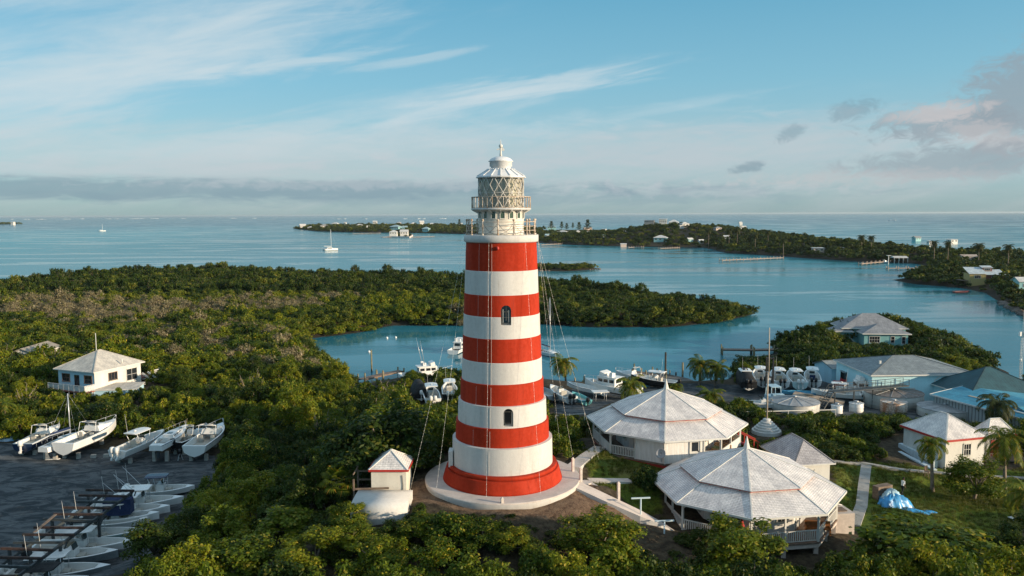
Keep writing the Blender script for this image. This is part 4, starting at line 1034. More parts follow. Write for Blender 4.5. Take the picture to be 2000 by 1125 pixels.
# --- concrete tank and steps on the right of the near octagon
p = P(1648, 1058, 4.6); tk = thing('water_tank_block', 'pale square concrete tank with hatch right of the near house', 'tank', p+Vector((0, 1.2, 0)), R(8))
m_ = MB(); m_.box((0, 0, -.6), (1.7, 2.0, 2.9)); m_.build('tank_body', CONC, tk); m_ = MB(); m_.box((-.05, -.1, 2.3), (1.0, .9, .08)); m_.build('hatch', WOOD, tk)
for x, y in ((-.9, .3), (-.9, 1.6)): m_ = MB(); m_.box((x, y, 2.0), (.16, .16, 1.1)); m_.build('railing_post', WHITE, tk)
m_ = MB(); m_.bar((-.9, .3, 2.95), (-.9, 1.6, 2.95), .07, .07); m_.bar((-.9, .3, 2.95), (.8, .9, 2.3), .07, .07); m_.build('railing', WHITE, tk)
p = P(1622, 1075, 4.9); m_ = MB(); [m_.box((.35*i, -.3*i, -.9), (2.0, 1.2, .95-.22*i)) for i in range(4)]; o = m_.build('garden_steps', CONC, None, p, R(25)); tag(o, 'pale concrete steps leading down beside the near house', 'steps')

# --- white washed fence and clothes lines near house 1
f0, f1 = P(1085, 826, 2.6), P(1142, 822, 4.2)
fe = thing('rail_fence', 'pale single rail fence running between the tower and the boats', 'fence', f0)
for q in (0, .5, 1.0): m_ = MB(); pp = (f1-f0)*q; m_.box((pp.x, pp.y, pp.z-.8), (.1, .1, 1.9)); m_.build('post', WHITE, fe)
m_ = MB(); m_.bar(Vector((0, 0, 1.0)), f1-f0+Vector((0, 0, 1.0)), .06, .1); m_.build('rail', WHITE, fe)
f0, f1 = P(1443, 812, 5.6), P(1632, 813, 4.4)
fe = thing('rail_fence', 'thin pale rail fence behind the stepped flagpole base', 'fence', f0)
m_ = MB(); m_.bar(Vector((0, 0, .5)), f1-f0+Vector((0, 0, .9)), .07, .08); m_.build('rail', WHITE, fe)
for q in (0, .25, .5, .75, 1.0): m_ = MB(); pp = (f1-f0)*q; m_.box((pp.x, pp.y, pp.z-1.5), (.09, .09, 2.1+.4*q)); m_.build('post', WHITE, fe)

# --- left house with veranda and side deck
ZL = 6.6
c, rz, w, d = corners((183, 727.5), (103, 720), (283, 706), ZL, .5)
lh = house('bungalow', 'pale bungalow with a cream hipped roof and blue gable side among the trees', (c.x, c.y, 3.6), rz, w, d, ZL-3.6, 2.6, wallm=WHITE, roofm=SH_PALE, ov=.5, ridge=.6, base=1.8, wins=(('f', w*.38, 1.0, 1.7, 1.2, (2, 0)), ('l', d*.83, 1.0, 1.7, 1.2), ('l', d*.22, 1.0, 1.7, 1.2)), framem=mat('brown_frame', (.16, .10, .07), .6), doors=(('l', d*.52, .9, 2.05, DARKGLASS),))
X, Y = w/2, d/2
opening('window', lh, (-X, -Y), (X, -Y), w*.79, .3, 2.2, 1.9, WHITE, DARKGLASS)
m_ = MB(); wall_face(m_, (-X-.012, Y), (-X-.012, -Y), -.3, ZL-3.62); m_.build('blue_wall_cladding', BLUEWALL, lh)
m_ = MB(); m_.box((-X-1.0, 0, -.2), (2.0, d+.5, .18)); m_.build('veranda_floor', mat('red_brown_deck', (.30, .12, .09), .8, var=.3), lh)
m_ = MB()
for a, b in (((-X-1.95, Y), (-X-1.95, -Y)), ((-X-1.95, -Y), (-X, -Y-.02))):
    a, b = Vector((*a, 0)), Vector((*b, 0)); z = Vector((0, 0, 1)); m_.bar(a+z*.95, b+z*.95, .1, .08); m_.bar(a+z*.45, b+z*.45, .03, .75)
    for q in np.linspace(0, 1, 8): c_ = a.lerp(b, q); m_.box(c_-z*1.2, (.1, .1, 2.2))
m_.build('veranda_railing', METALW, lh)
m_ = MB(); m_.box((X+2.6, -1.5, -.05), (4.6, 4.6, .2)); m_.build('side_deck', mat('red_brown_deck', (.30, .12, .09)), lh)
m_ = MB(); z = Vector((0, 0, 1))
for a, b in (((X+.4, .8), (X+4.9, .8)), ((X+4.9, .8), (X+4.9, -3.8)), ((X+4.9, -3.8), (X+2.4, -3.8))):
    a, b = Vector((*a, 0)), Vector((*b, 0)); m_.bar(a+z*.95, b+z*.95, .12, .1); m_.bar(a+z*.15, b+z*.15, .08, .08)
    n = 12
    for i in range(n+1): c_ = a.lerp(b, i/n); m_.box(c_-z*(1.5 if i % 4 == 0 else 0), (.1, .1, .95+(1.5 if i % 4 == 0 else 0)))
m_.build('deck_railing', WHITE, lh)
m_ = MB(); m_.bar((X+.5, -3.8, .9), (X+1.6, -6.4, -1.2), .14, .3); m_.bar((X+1.7, -3.8, .9), (X+2.8, -6.4, -1.2), .14, .3)
for i in range(7): m_.box((X+1.1+.16*i, -4.0-.38*i, -.2-.28*i), (1.2, .4, .06), R(-30))
m_.build('side_stair', WHITE, lh)
m_ = MB(); m_.tube([(X*.1, Y*.3, 2.8), (X*.1, Y*.3, 8.3)], .05, 6); o_ = m_.build('aerial_mast', WHITE, lh)
for px, py in ((146, 707), (238, 704)):
    m_ = MB(); q_ = lh.matrix_basis.inverted() @ Q(px, py, c.y-1.0); m_.tube([q_-Vector((0, 0, .5)), q_+Vector((0, 0, .2))], .12, 6); m_.build('roof_vent', WHITE, lh)
# lean-to roofs below the bungalow
c = P(206, 780, 2.0); house('carport', 'low pale flat roofed carport half hidden by trees below the bungalow', (c.x, c.y+1.5, 2.0), R(6), 9.5, 3.6, 1.7, .35, roof='mono', wallm=BLUEWALL, roofm=SH_PALE, ov=.2, cat='carport', base=1)
c, rz, w, d = corners((60, 690), (52, 681), (113, 674), 5.0, .3)
house('cabin', 'low cabin with a brown grey roof deep in the scrub on the left', (c.x, c.y, 2.6), rz, w, 5, 2.2, 1.1, roof='gable', wallm=WHITE, roofm=shingle('weathered_tan_roof', (.36, .32, .26), .3, .6, .2, gap=.8), ov=.3, base=1, cat='cabin')

# --- boat yard: blue warehouse, annexe, teal roofed sheds
ZW = 6.2
c, rz, w, d = corners((1701, 733), (1640, 703), (1912, 731), ZW, .4)
d = 13.0
u = Vector((math.cos(rz), math.sin(rz), 0)); v = Vector((-u.y, u.x, 0)); A = P(1701, 733, ZW); c = A+u*(w/2+.4)+v*(d/2+.4)
wh = house('warehouse', 'large pale aqua warehouse with a grey hipped roof in the boat yard', (c.x, c.y, 1.5), rz, w, d, ZW-1.5, 1.9, wallm=AQUA, roofm=SH_GREY, ov=.4, cat='warehouse', fascia=.22, base=.5,
     doors=(('f', w*.14, 1.0, 2.1, WHITE), ('f', w*.33, 1.0, 2.4, WHITE), ('f', w*.385, 1.0, 2.4, WHITE), ('l', d*.6, 1.2, 2.3, AQUA)))
X, Y = w/2, d/2
m_ = MB(); m_.tube([(X*.32, -Y-.3, ZW-1.75), (X*.22, -Y-.08, ZW-2.4), (X*.22, -Y-.08, .1)], .07, 6); m_.build('downpipe', WHITE, wh)
m_ = MB(); m_.box((0, -Y-.02, -.4), (w-.1, .06, .75)); m_.build('wall_footing', GREYCONC, wh)
m_ = MB(); m_.box((X+1.2, -Y+1, ZW-1.85), (3.2, 3, .1)); m_.box((X+2.6, -Y-.2, 0), (.18, .18, ZW-1.8)); m_.build('side_porch', WHITE, wh)
m_ = MB(); q_ = (-X*.62, -Y*.4, ZW-1.5+.9); m_.box(q_, (.3, .3, .6)); m_.build('roof_vent', WHITE, wh)
c, rz2, w2, d2 = corners((1619, 718), (1600, 709.5), (1654, 716), 4.3, .25)
house('store_shed', 'small pale blue shed with a grey roof left of the aqua warehouse', (c.x, c.y, 1.5), rz2, w2, 5, 2.8, .9, roof='gable', wallm=BLUEWALL, roofm=SH_GREY, ov=.25, cat='shed', base=.4, wins=(('f', w2*.42, 1.1, .8, 1.0),))
c, rz2, w2, d2 = corners((1890, 766), (1866, 750), (2000, 762), 5.2, .3)
house('workshop', 'dark teal roofed workshop between the warehouse and the blue roof', (c.x+2.0, c.y+2.2, 1.5), rz2, w2+4, 9, 3.2, 3.2, roof='hip', wallm=AQUA, roofm=SH_TEAL, ov=.5, cat='workshop', base=.4, ridge=1.0, wins=(('l', 6.5, 1.0, 1.2, 1.0),))
c0 = P(1818, 770, 4.6); cE = P(2075, 842, 4.6); u = (P(1908, 794, 4.6)-c0).normalized()
lb = thing('blue_roof_shed', 'long low shed with a bright blue metal roof and ribbed grey walls', 'shed', (c0.x, c0.y, 1.6), math.atan2(u.y, u.x))
CORR = bpy.data.materials.new('ribbed_grey_wall'); CORR.use_nodes = True
t = NT(CORR.node_tree); b = CORR.node_tree.nodes['Principled BSDF']; uv = t.n('ShaderNodeUVMap').outputs[0]; sep = t.n('ShaderNodeSeparateXYZ'); t.put(sep.inputs[0], uv)
fr = t.ramp(t.m('PINGPONG', sep.outputs[0], .28), .04, .12); t.put(b.inputs['Base Color'], t.mix(fr, (.16, .16, .16), (.38, .39, .38))); b.inputs['Roughness'].default_value = .5
bp = t.n('ShaderNodeBump'); bp.inputs['Distance'].default_value = .05; t.put(bp.inputs['Height'], fr); t.put(b.inputs['Normal'], bp.outputs[0])
m_ = MB(); wall_face(m_, (.3, .3), (19, .3), -.4, 2.95); wall_face(m_, (19, .3), (19, 14), -.4, 2.95); wall_face(m_, (.3, 14), (.3, .3), -.4, 2.95); m_.build('wall', CORR, lb)
m_ = MB(); roof_face(m_, [(-.1, -.1, 3.0), (19.4, -.1, 3.0), (19.4, 7, 3.9), (-.1, 7, 3.9)]); roof_face(m_, [(19.4, 14.3, 3.0), (-.1, 14.3, 3.0), (-.1, 7, 3.9), (19.4, 7, 3.9)]); r_ = m_.build('roof', SH_CYAN, lb); md = r_.modifiers.new('thickness', 'SOLIDIFY'); md.thickness = .1; md.offset = -1
m_ = MB(); m_.bar((-.12, -.12, 2.96), (19.4, -.12, 2.96), .06, .2); m_.bar((-.12, -.12, 2.96), (-.12, 7, 3.86), .06, .2); m_.build('fascia', METALW, r_)
m_ = MB(); m_.bar((11.5, 1.5, 3.32), (15.5, 1.5, 3.32), .25, .14); m_.bar((15, 4.6, 3.7), (19, 4.6, 3.7), .25, .14); m_.build('roof_rail', WHITE, r_)
m_ = MB(); m_.box((5.2, 3.1, 3.40), (2.6, .5, .04), R(4)); m_.build('roof_patch', mat('tan_patch', (.42, .36, .26), .8), r_)
p = P(2030, 850, 1.8); house('blue_roof_shed', 'blue roofed ribbed shed cut off by the right edge behind the palms', (p.x+2, p.y+2, 1.8), R(8), 8, 7, 2.6, 1.0, roof='gable', wallm=mat('grey_ribbed', (.38, .39, .38), .5), roofm=SH_CYAN, ov=.3, cat='shed', base=.6)

# --- turquoise house on the point
ZT = 8.4
c, rz, w, d = corners((1757, 655), (1681, 645), (1783, 637), ZT, .5)
th_ = thing('turquoise_house', 'turquoise house with grey hipped roofs on the wooded point', 'house', (0, 0, 0))
c0 = P(1726, 678, 2.0)
th_.location = (c0.x, c0.y, 2.0); th_.rotation_euler = (0, 0, R(-6))
def block(cx, cy, w, d, hw, hr, ridge, ov=.55, z0=0):
    m_ = MB(); X, Y = w/2, d/2
    for a, b in (((-X, -Y), (X, -Y)), ((X, -Y), (X, Y)), ((X, Y), (-X, Y)), ((-X, Y), (-X, -Y))): wall_face(m_, (a[0]+cx, a[1]+cy), (b[0]+cx, b[1]+cy), z0-2.2, z0+hw)
    m_.build('wall', TURQ, th_)
    r_ = MB(); ex, ey = X+ov, Y+ov; E = z0+hw
    A, B, Cc, D = [Vector((cx+x, cy+y, E)) for x, y in ((-ex, -ey), (ex, -ey), (ex, ey), (-ex, ey))]
    r1, r2 = Vector((cx-ridge/2, cy, E+hr)), Vector((cx+ridge/2, cy, E+hr))
    roof_face(r_, [A, B, r2, r1]); roof_face(r_, [Cc, D, r1, r2]); roof_face(r_, [B, Cc, r2]); roof_face(r_, [D, A, r1])
    ro = r_.build('roof', SH_GREYBLUE, th_); md = ro.modifiers.new('thickness', 'SOLIDIFY'); md.thickness = .1; md.offset = -1
    f_ = MB()
    for p, q in ((A, B), (B, Cc), (Cc, D), (D, A)): f_.bar(p-Vector((0, 0, .08)), q-Vector((0, 0, .08)), .06, .22)
    f_.build('fascia', WHITE, ro)
block(-.2, 1.0, 9.2, 5.5, 2.9, 1.9, 1.5, z0=.4)
block(-1.3, 6.2, 13.4, 7.5, 3.0, 2.9, 3.0, z0=.9)
block(-8.2, 4.0, 3.4, 4.0, 2.6, 1.2, .3, z0=.6)
for a, b, u, z, ww, hh, br in (((-4.8, -1.75), (4.4, -1.75), 2.2, 1.3, 2.2, 1.3, (3, 1)), ((-4.8, -1.75), (4.4, -1.75), 6.0, 1.3, .8, 1.3, (0, 1)), ((-4.8, -1.75), (4.4, -1.75), 8.3, 1.1, .8, 1.5, (0, 1)), ((-9.9, 2.0), (-6.5, 2.0), 1.7, 1.3, .8, 1.1, (0, 1)), ((4.4, -1.75), (4.4, 3.75), 2.5, 1.2, 1.2, 1.3, (1, 1))):
    opening('window', th_, a, b, u, z, ww, hh, WHITE, DARKGLASS, bars=br)
m_ = MB()
for i in range(6): m_.box((-6.8+.3*i, 1.2-.05*i, .9-.3*i), (.35, 1.3, .07))
m_.bar((-6.9, .55, 1.9), (-5.0, .4, -.2), .07, .07); m_.bar((-6.9, 1.85, 1.9), (-5.0, 1.7, -.2), .07, .07); m_.build('side_stair', WHITE, th_)
# ------------------------------------------------------------------ boats
GEL = mat('white_gelcoat', (.78, .77, .74), .28, var=.10, vscale=.8, streak=True)
DECKW = mat('off_white_deck', (.46, .43, .37), .6, var=.2, vscale=1.5)
BOTTOM = mat('antifoul_grey', (.12, .14, .16), .8, var=.4, vscale=1.2)
NAVY = mat('navy_hull', (.015, .03, .07), .25)
TEALH = mat('teal_hull', (.13, .40, .42), .35, var=.1)
SEAF = mat('seafoam_hull', (.30, .42, .41), .35, var=.1)
GREYH = mat('grey_hull', (.20, .23, .24), .4, var=.15)
NAVYC = mat('navy_canvas', (.012, .028, .09), .85, var=.2, vscale=2)
BLACKC = mat('black_canvas', (.010, .011, .012), .8, var=.3, vscale=2, bump=.6, bscale=3)
PLEX = mat('tinted_windscreen', (.06, .08, .085), .1, spec=.8)
ALU = mat('aluminium_tube', (.60, .61, .62), .35, metal=.5)
OUTW = mat('white_outboard', (.74, .73, .70), .35)
OUTB = mat('black_outboard', (.014, .014, .016), .35)
BUFF = mat('buff_seat', (.46, .36, .25), .7)

def hull_shape(L, B, H, flare=.12, fine=2.2, sheer=.3):
    """half breadth, sheer height, chine breadth, chine height, keel height along x (bow at +x)"""
    def f(x):
        q = (x+L/2)/L                       # 0 stern, 1 bow
        b = B/2*(1-.06*(1-q)**2)*(1-max(0, (q-.42)/.58)**fine)
        b = max(b, .02)
        z = H*(.86+sheer*max(0, q-.1)**2)
        bc = b*(.84-.34*max(0, q-.5)); zc = H*(.36+.42*max(0, q-.45)**1.6)
        zk = H*(.04+.78*max(0, (q-.62)/.38)**2.4)
        return b, z, bc, zc, zk
    return f
def boat(name, label, kind, L, B, H, hull=GEL, bottom=BOTTOM, top=None, engines=2, eng=OUTW, loc=(0, 0, 0), heading=0, group=None, outriggers=False, stripe=None, cabin=.34, lift=0., mast=0, rail=True, cat='boat', seatm=DECKW, tilt=0., ttop=2.05):
    t_ = thing(name, label, cat, loc, heading, group)
    if tilt: t_.rotation_euler = (0, tilt, heading)
    sail = kind == 'sail'
    f = hull_shape(L, B, H, fine=1.9 if sail else 2.3, sheer=.25 if sail else .32)
    xs = [-L/2+L*q for q in (0, .1, .22, .35, .48, .6, .7, .79, .87, .93, .975, 1.0)]
    m_ = MB(); Z = lift
    def row(x):
        b, z, bc, zc, zk = f(x)
        if sail: q = (x+L/2)/L; taper = math.sin(math.pi*min(1, .32+.68*q))**.5 if q < .5 else 1; b *= .62+.38*min(1, q*2.4); bc *= .8+.2*min(1, q*2); zk += H*.35*max(0, .35-q)/.35
        zs = z-(z-zc)*.12
        return [Vector((x, b, Z+z)), Vector((x, b*.995, Z+zs)), Vector((x, bc, Z+zc)), Vector((x, bc*.55, Z+zk+(zc-zk)*.42)), Vector((x, 0, Z+zk))]
    R_ = [row(x) for x in xs]
    for sgn in (1, -1):
        for i in range(len(xs)-1):
            for k in range(4):
                a, b_, c_, d_ = R_[i][k], R_[i+1][k], R_[i+1][k+1], R_[i][k+1]
                vs = [Vector((v.x, v.y*sgn, v.z)) for v in (a, b_, c_, d_)]
                m_.add(vs if sgn < 0 else vs[::-1], ((0, 1, 2, 3),), {0: 2 if stripe else 0, 1: 0, 2: 1, 3: 1}[k], k >= 1)
    tr = [Vector(v) for v in R_[0]]+[Vector((v.x, -v.y, v.z)) for v in R_[0][-2::-1]]
    m_.add(tr, (tuple(range(len(tr))),), 0)
    m_.build('hull', [hull, bottom, stripe or hull], t_)
    # deck: gunwale, inner sides, sole
    g = .16 if B > 1.8 else .09; dk = MB()
    sole = Z+H*.46
    q_deck = .62 if kind == 'cabin' else (2 if kind != 'sail' else -1)
    inn = []
    for i, x in enumerate(xs):
        b, z = R_[i][0].y, R_[i][0].z
        bi = max(.01, b-g); inn.append((x, b, bi, z))
    for i in range(len(xs)-1):
        x0, b0, i0, z0 = inn[i]; x1, b1, i1, z1 = inn[i+1]
        q = (x0+L/2)/L
        full = (q > .60 and kind == 'cabin') or sail and (q > .3 or q < .08) or (q > .86)
        if full:
            dk.add([(x0, -b0, z0), (x1, -b1, z1), (x1, 0, z1+.10*(b1/B)), (x0, 0, z0+.10*(b0/B))], ((0, 1, 2, 3),)); dk.add([(x0, 0, z0+.10*(b0/B)), (x1, 0, z1+.10*(b1/B)), (x1, b1, z1), (x0, b0, z0)], ((0, 1, 2, 3),))
        else:
            for s in (1, -1):
                o_ = [(x0, s*b0, z0), (x1, s*b1, z1), (x1, s*i1, z1+.015), (x0, s*i0, z0+.015)]; dk.add(o_ if s < 0 else o_[::-1], ((0, 1, 2, 3),))
                sl0, sl1 = (sole+.12*max(0, q-.55)*H*2,)*2
                o_ = [(x0, s*i0, z0+.015), (x1, s*i1, z1+.015), (x1, s*i1*.94, sole), (x0, s*i0*.94, sole)]; dk.add(o_ if s < 0 else o_[::-1], ((0, 1, 2, 3),))
            dk.add([(x0, -i0*.94, sole), (x1, -i1*.94, sole), (x1, i1*.94, sole), (x0, i0*.94, sole)], ((0, 1, 2, 3),), 1)
            nq = (x1+L/2)/L
            nfull = (nq > .60 and kind == 'cabin') or sail and nq > .3 or (nq > .86)
            if nfull: dk.add([(x1, -i1, sole), (x1, i1, sole), (x1, i1, z1+.05), (x1, -i1, z1+.05)], ((3, 2, 1, 0),))
    x0, b0, i0, z0 = inn[0]; xa = x0+.28 if not sail else x0+.05
    dk.add([(x0, -b0, z0), (xa, -b0+.02, z0), (xa, b0-.02, z0), (x0, b0, z0)], ((0, 1, 2, 3),)); dk.add([(xa, -i0, sole), (xa, i0, sole), (xa, i0, z0), (xa, -i0, z0)], ((3, 2, 1, 0),))
    dk.build('deck', [hull if kind == 'skiff' else GEL, DECKW], t_)
    if kind in ('cc', 'cover'):
        cs = MB(); cw = min(.9, B*.36); cx = -.02*L
        cs.box((cx, 0, sole), (.75, cw, .95)); cs.box((cx-.1, 0, sole+.95), (.35, cw*.9, .15), tilt=Matrix.Rotation(R(12), 3, 'Y')); co_ = cs.build('console', GEL, t_)
        ws = MB(); ws.box((cx+.28, 0, sole+.95), (.04, cw*.95, .5), tilt=Matrix.Rotation(R(-18), 3, 'Y')); ws.build('windscreen', PLEX, co_)
        st_ = MB(); st_.box((cx-1.05, 0, sole), (.5, cw, .6)); st_.box((cx-1.05, 0, sole+.6), (.56, cw*1.04, .14)); st_.box((cx-1.28, 0, sole+.74), (.1, cw, .3)); st_.build('helm_seat', seatm, t_)
        bs = MB(); bs.box((cx+.75, 0, sole), (.6, cw*.8, .42)); bs.build('bow_seat', DECKW, t_)
    if top is not None:
        zt = sole+ttop; x0, x1 = (-.24*L if L > 6.5 else -.2*L), .10*L; tw = B*.72
        lg = MB()
        for sx, tx in ((-.11*L, x0+.3), (.06*L, x1-.3)):
            for s in (1, -1): lg.tube([(sx, s*B*.22, sole), (tx, s*tw*.42, zt)], .032, 6)
        for s in (1, -1): lg.tube([(-.11*L, s*B*.22, sole+1.0), (.06*L, s*B*.22, sole+1.1)], .025, 5)
        fr_ = lg.build('t_top_frame', ALU, t_)
        ct = MB(); n = 6; pr = []
        for (xx, k) in ((x0, .82), (x0+.15, 1), (x1-.5, 1), (x1-.12, .86), (x1, .66)):
            pr.append([(xx, -tw/2*k, zt), (xx, -tw/4*k, zt+.07), (xx, tw/4*k, zt+.07), (xx, tw/2*k, zt), (xx, tw/2*k, zt-.05), (xx, -tw/2*k, zt-.05)])
        ct.loft(pr, 0, False, True); ct.build('t_top_canopy', top, t_)
        if L > 7: an = MB(); an.tube([(x0+.4, tw*.3, zt), (x0+.15, tw*.34, zt+2.4)], [.018, .008], 5); an.ball((x0+1.0, 0, zt+.16), .17, 8, 5, sc=(1, 1, .6)); an.build('antenna', GEL, t_)
    if outriggers:
        og = MB(); zt = sole+ttop
        for s in (1, -1): og.tube([(-.05*L, s*B*.36, zt-.1), (-.05*L-3.4*outriggers, s*(B*.36+.3), zt+3.4*abs(outriggers) if outriggers < .9 else zt+1.6)], [.03, .012], 5)
        og.build('outrigger', ALU, t_)
    if kind == 'cabin':
        cb = MB(); xf = .36*L; xb = .02*L; zb = Z+H*.9
        bw = lambda x: f(x)[0]*.74
        pr = []
        for x, hh in ((xb, .80), (.1*L, .72), (.2*L, .50), (.3*L, .22), (xf, .06)):
            w_ = bw(x); zb_ = Z+f(x)[1]
            pr.append([(x, -w_, zb_), (x, -w_*.82, zb_+hh*.8), (x, -w_*.45, zb_+hh), (x, w_*.45, zb_+hh), (x, w_*.82, zb_+hh*.8), (x, w_, zb_)])
        for i in range(len(pr)-1):
            for k in range(5):
                a, b_, c_, d_ = pr[i][k], pr[i+1][k], pr[i+1][k+1], pr[i][k+1]
                cb.add((d_, c_, b_, a), ((0, 1, 2, 3),), 0, True)
        cb.add(pr[0], (tuple(range(6)),)); c_ = cb.build('cabin_top', GEL, t_)
        ws = MB(); w_ = bw(xb); z_ = Z+f(xb)[1]+.72
        for s in (-1, 0, 1): ws.box((xb+.18-abs(s)*.12, s*w_*.58, z_), (.03, w_*.56, .55), s*R(-22), tilt=Matrix.Rotation(R(-24), 3, 'Y'))
        w2 = ws.build('windscreen', PLEX, t_)
        fr = MB(); zz = z_+.52
        for s in (-1, 1): fr.tube([(xb-.9, s*w_*1.02, z_-.5), (xb-.6, s*w_*.98, zz+.05), (xb-.05, s*w_*.55, zz+.05)], .035, 6)
        fr.tube([(xb-.05, -w_*.55, zz+.05), (xb-.05, w_*.55, zz+.05)], .04, 6); fr.tube([(xb-.6, -w_*.98, zz+.05), (xb-.6, w_*.98, zz+.05)], .035, 6); fr.build('windscreen_frame', GEL, w2)
        se = MB()
        for s in (-1, 1): se.box((xb-.8, s*B*.24, sole), (.5, .5, .5)); se.box((xb-1.02, s*B*.24, sole+.5), (.1, .5, .45))
        se.box((-L*.44, 0, sole), (.5, B*.6, .42)); se.build('cockpit_seats', seatm, t_)
    if kind == 'flybridge':
        cb = MB(); zb = Z+H*.92
        cb.box((.02*L, 0, zb-.3), (.34*L, B*.66, 1.5)); c_ = cb.build('wheelhouse', GEL, t_)
        wn = MB()
        for s in (1, -1): 
            for q in (-.09, .02, .12): wn.box((q*L, s*B*.335, zb+.45), (.08*L, .02, .5))
        wn.box((.192*L, 0, zb+.45), (.02, B*.5, .5)); wn.box((-.152*L, 0, zb+.4), (.02, B*.44, .6)); wn.build('cabin_window', DARKGLASS, c_)
        fb = MB(); fb.box((0, 0, zb+1.2), (.36*L, B*.7, .12)); fb.box((.12*L, 0, zb+1.3), (.08*L, B*.6, .7), tilt=Matrix.Rotation(R(-15), 3, 'Y')); fb.box((-.03*L, 0, zb+1.3), (.6, .9, .55)); fb.box((-.06*L, .6, zb+1.3), (.5, .45, .75)); fb.build('flybridge', GEL, t_)
    if kind == 'cover':
        cv = MB(); pr = []
        for x, hh in ((-L/2-.1, .05), (-L/2+.25, .75), (-.2*L, 1.35), (.05*L, 1.4), (.25*L, .8), (L*.5+.02, .22)):
            b, z = f(max(-L/2, min(L/2, x)))[:2]; b = max(b, .12)+.04
            pr.append([(x, -b*.96, Z+H*.3), (x, -b, Z+z), (x, -b*.62, Z+z+hh*.72), (x, -b*.3, Z+z+hh), (x, b*.3, Z+z+hh), (x, b*.62, Z+z+hh*.72), (x, b, Z+z), (x, b*.96, Z+H*.3)])
        cv.loft(pr, 0, True, True); cv.build('boat_cover', BLACKC, t_)
    if kind == 'sail':
        cb = MB(); pr = []
        for x, hh in ((-.12*L, .36), (-.10*L, .40), (.1*L, .34), (.24*L, .16), (.27*L, .03)):
            w_ = f(x)[0]*.56; z = Z+f(x)[1]
            pr.append([(x, -w_, z), (x, -w_*.9, z+hh), (x, w_*.9, z+hh), (x, w_, z)])
        cb.loft(pr, 0, False, True, True); c_ = cb.build('cabin_trunk', GEL, t_)
        wn = MB()
        for s in (1, -1):
            for q in (-.06, .03, .12): w_ = f(q*L)[0]*.56; wn.box((q*L, s*w_*.965, Z+f(q*L)[1]+.10), (.055*L, .05, .15))
        wn.build('cabin_window', DARKGLASS, c_)
        h_ = MB(); h_.box((.32*L, 0, Z+f(.32*L)[1]+.04), (.5, .5, .07)); h_.box((-.04*L, 0, Z+f(-.04*L)[1]+.38), (.6, .55, .06)); h_.build('hatch', PLEX, t_)
        kl = MB(); kl.loft([[(x+.0*z, .07*k, z) for x, k in ((-.06*L, 0), (.0, 1), (.14*L, 0), (.0, -1))] for z in (Z+H*.25, Z-.9)], 0, False, True); kl.loft([[(x, .05*k, z) for x, k in ((-.46*L, 0), (-.42*L, 1), (-.38*L, 0), (-.42*L, -1))] for z in (Z+H*.35, Z-.6)], 0, False, True); kl.build('keel', bottom, t_)
        ti = MB(); ti.tube([(-.46*L, 0, Z+H*1.0), (-.28*L, 0, Z+H*1.05)], .03, 5); ti.build('tiller', WOOD, t_)
        pu = MB()
        for s in (1, -1):
            ps = [(-.48*L+.96*L*q, s*(f(-.48*L+.96*L*q)[0]-.05), Z+f(-.48*L+.96*L*q)[1]+.02) for q in np.linspace(0, 1, 10)]
            pu.tube([(p[0], p[1], p[2]+.5) for p in ps], .012, 4)
            for p in ps: pu.tube([p, (p[0], p[1], p[2]+.5)], .014, 4)
        pu.build('lifeline', ALU, t_)
        if mast:
            ms = MB(); ms.tube([(.06*L, 0, Z+H), (.05*L, 0, Z+H+mast)], [.085, .06], 8); ms.bar((.06*L, 0, Z+H+.9), (-.36*L, 0, Z+H+1.0), .09, .1); ms.build('mast', ALU, t_)
            sg = MB(); sg.tube([(.49*L, 0, Z+H*1.2), (.05*L, 0, Z+H+mast)], .012, 4); sg.tube([(-.48*L, 0, Z+H), (.05*L, 0, Z+H+mast)], .012, 4)
            for s in (1, -1): sg.tube([(.04*L, s*B*.45, Z+H), (.05*L, 0, Z+H+mast)], .01, 4)
            sg.build('rigging', STEEL, t_)
            fs = MB(); fs.tube([(.05*L, 0, Z+H+1.12), (-.34*L, 0, Z+H+1.18)], [.15, .1], 8); fs.build('furled_sail', NAVYC, t_)
    if rail and kind in ('cabin', 'flybridge'):
        ra = MB()
        for s in (1, -1):
            ps = []
            for q in np.linspace(.62, 1.0, 7):
                x = -L/2+L*q; b, z = f(x)[:2]; ps.append((x+.05, s*max(.03, b*.86), Z+z))
            ra.tube([(p[0], p[1], p[2]+.55) for p in ps], .022, 5)
            for p in ps[::2]: ra.tube([p, (p[0], p[1], p[2]+.55)], .02, 5)
        ra.build('bow_rail', ALU, t_)
    for i in range(engines):
        yy = (i-(engines-1)/2)*.66; e_ = MB(); xe = -L/2-.38; ze = Z+H*.80
        pr = [[(xe+dx*sx, yy+dy*sy, ze+z) for dx, dy in ((-.30, -.16), (-.22, -.23), (.22, -.23), (.28, -.14), (.28, .14), (.22, .23), (-.22, .23), (-.30, .16))] for z, sx, sy in ((-.06, .8, .8), (.06, 1, 1), (.42, 1, 1), (.60, .82, .8), (.65, .5, .5))]
        e_.loft(pr, 0, True, True); e_.loft([[(xe+dx, yy+dy, ze+z) for dx, dy in ((-.12*k, -.07), (.14*k, -.07), (.14*k, .07), (-.12*k, .07))] for z, k in ((-.05, 1), (-.75, .8), (-1.02, .5))], 0, False, True); e_.box((xe+.06, yy, ze-.72), (.55, .3, .03)); e_.tube([(xe-.12, yy, ze-.85), (xe-.30, yy, ze-.85)], [.16, .12], 8)
        e_.box((xe+.3, yy, ze-.15), (.2, .22, .3)); e_.build('outboard', eng, t_)
    return t_
BLOCKM = mat('concrete_block', (.40, .38, .34), .9, var=.25)
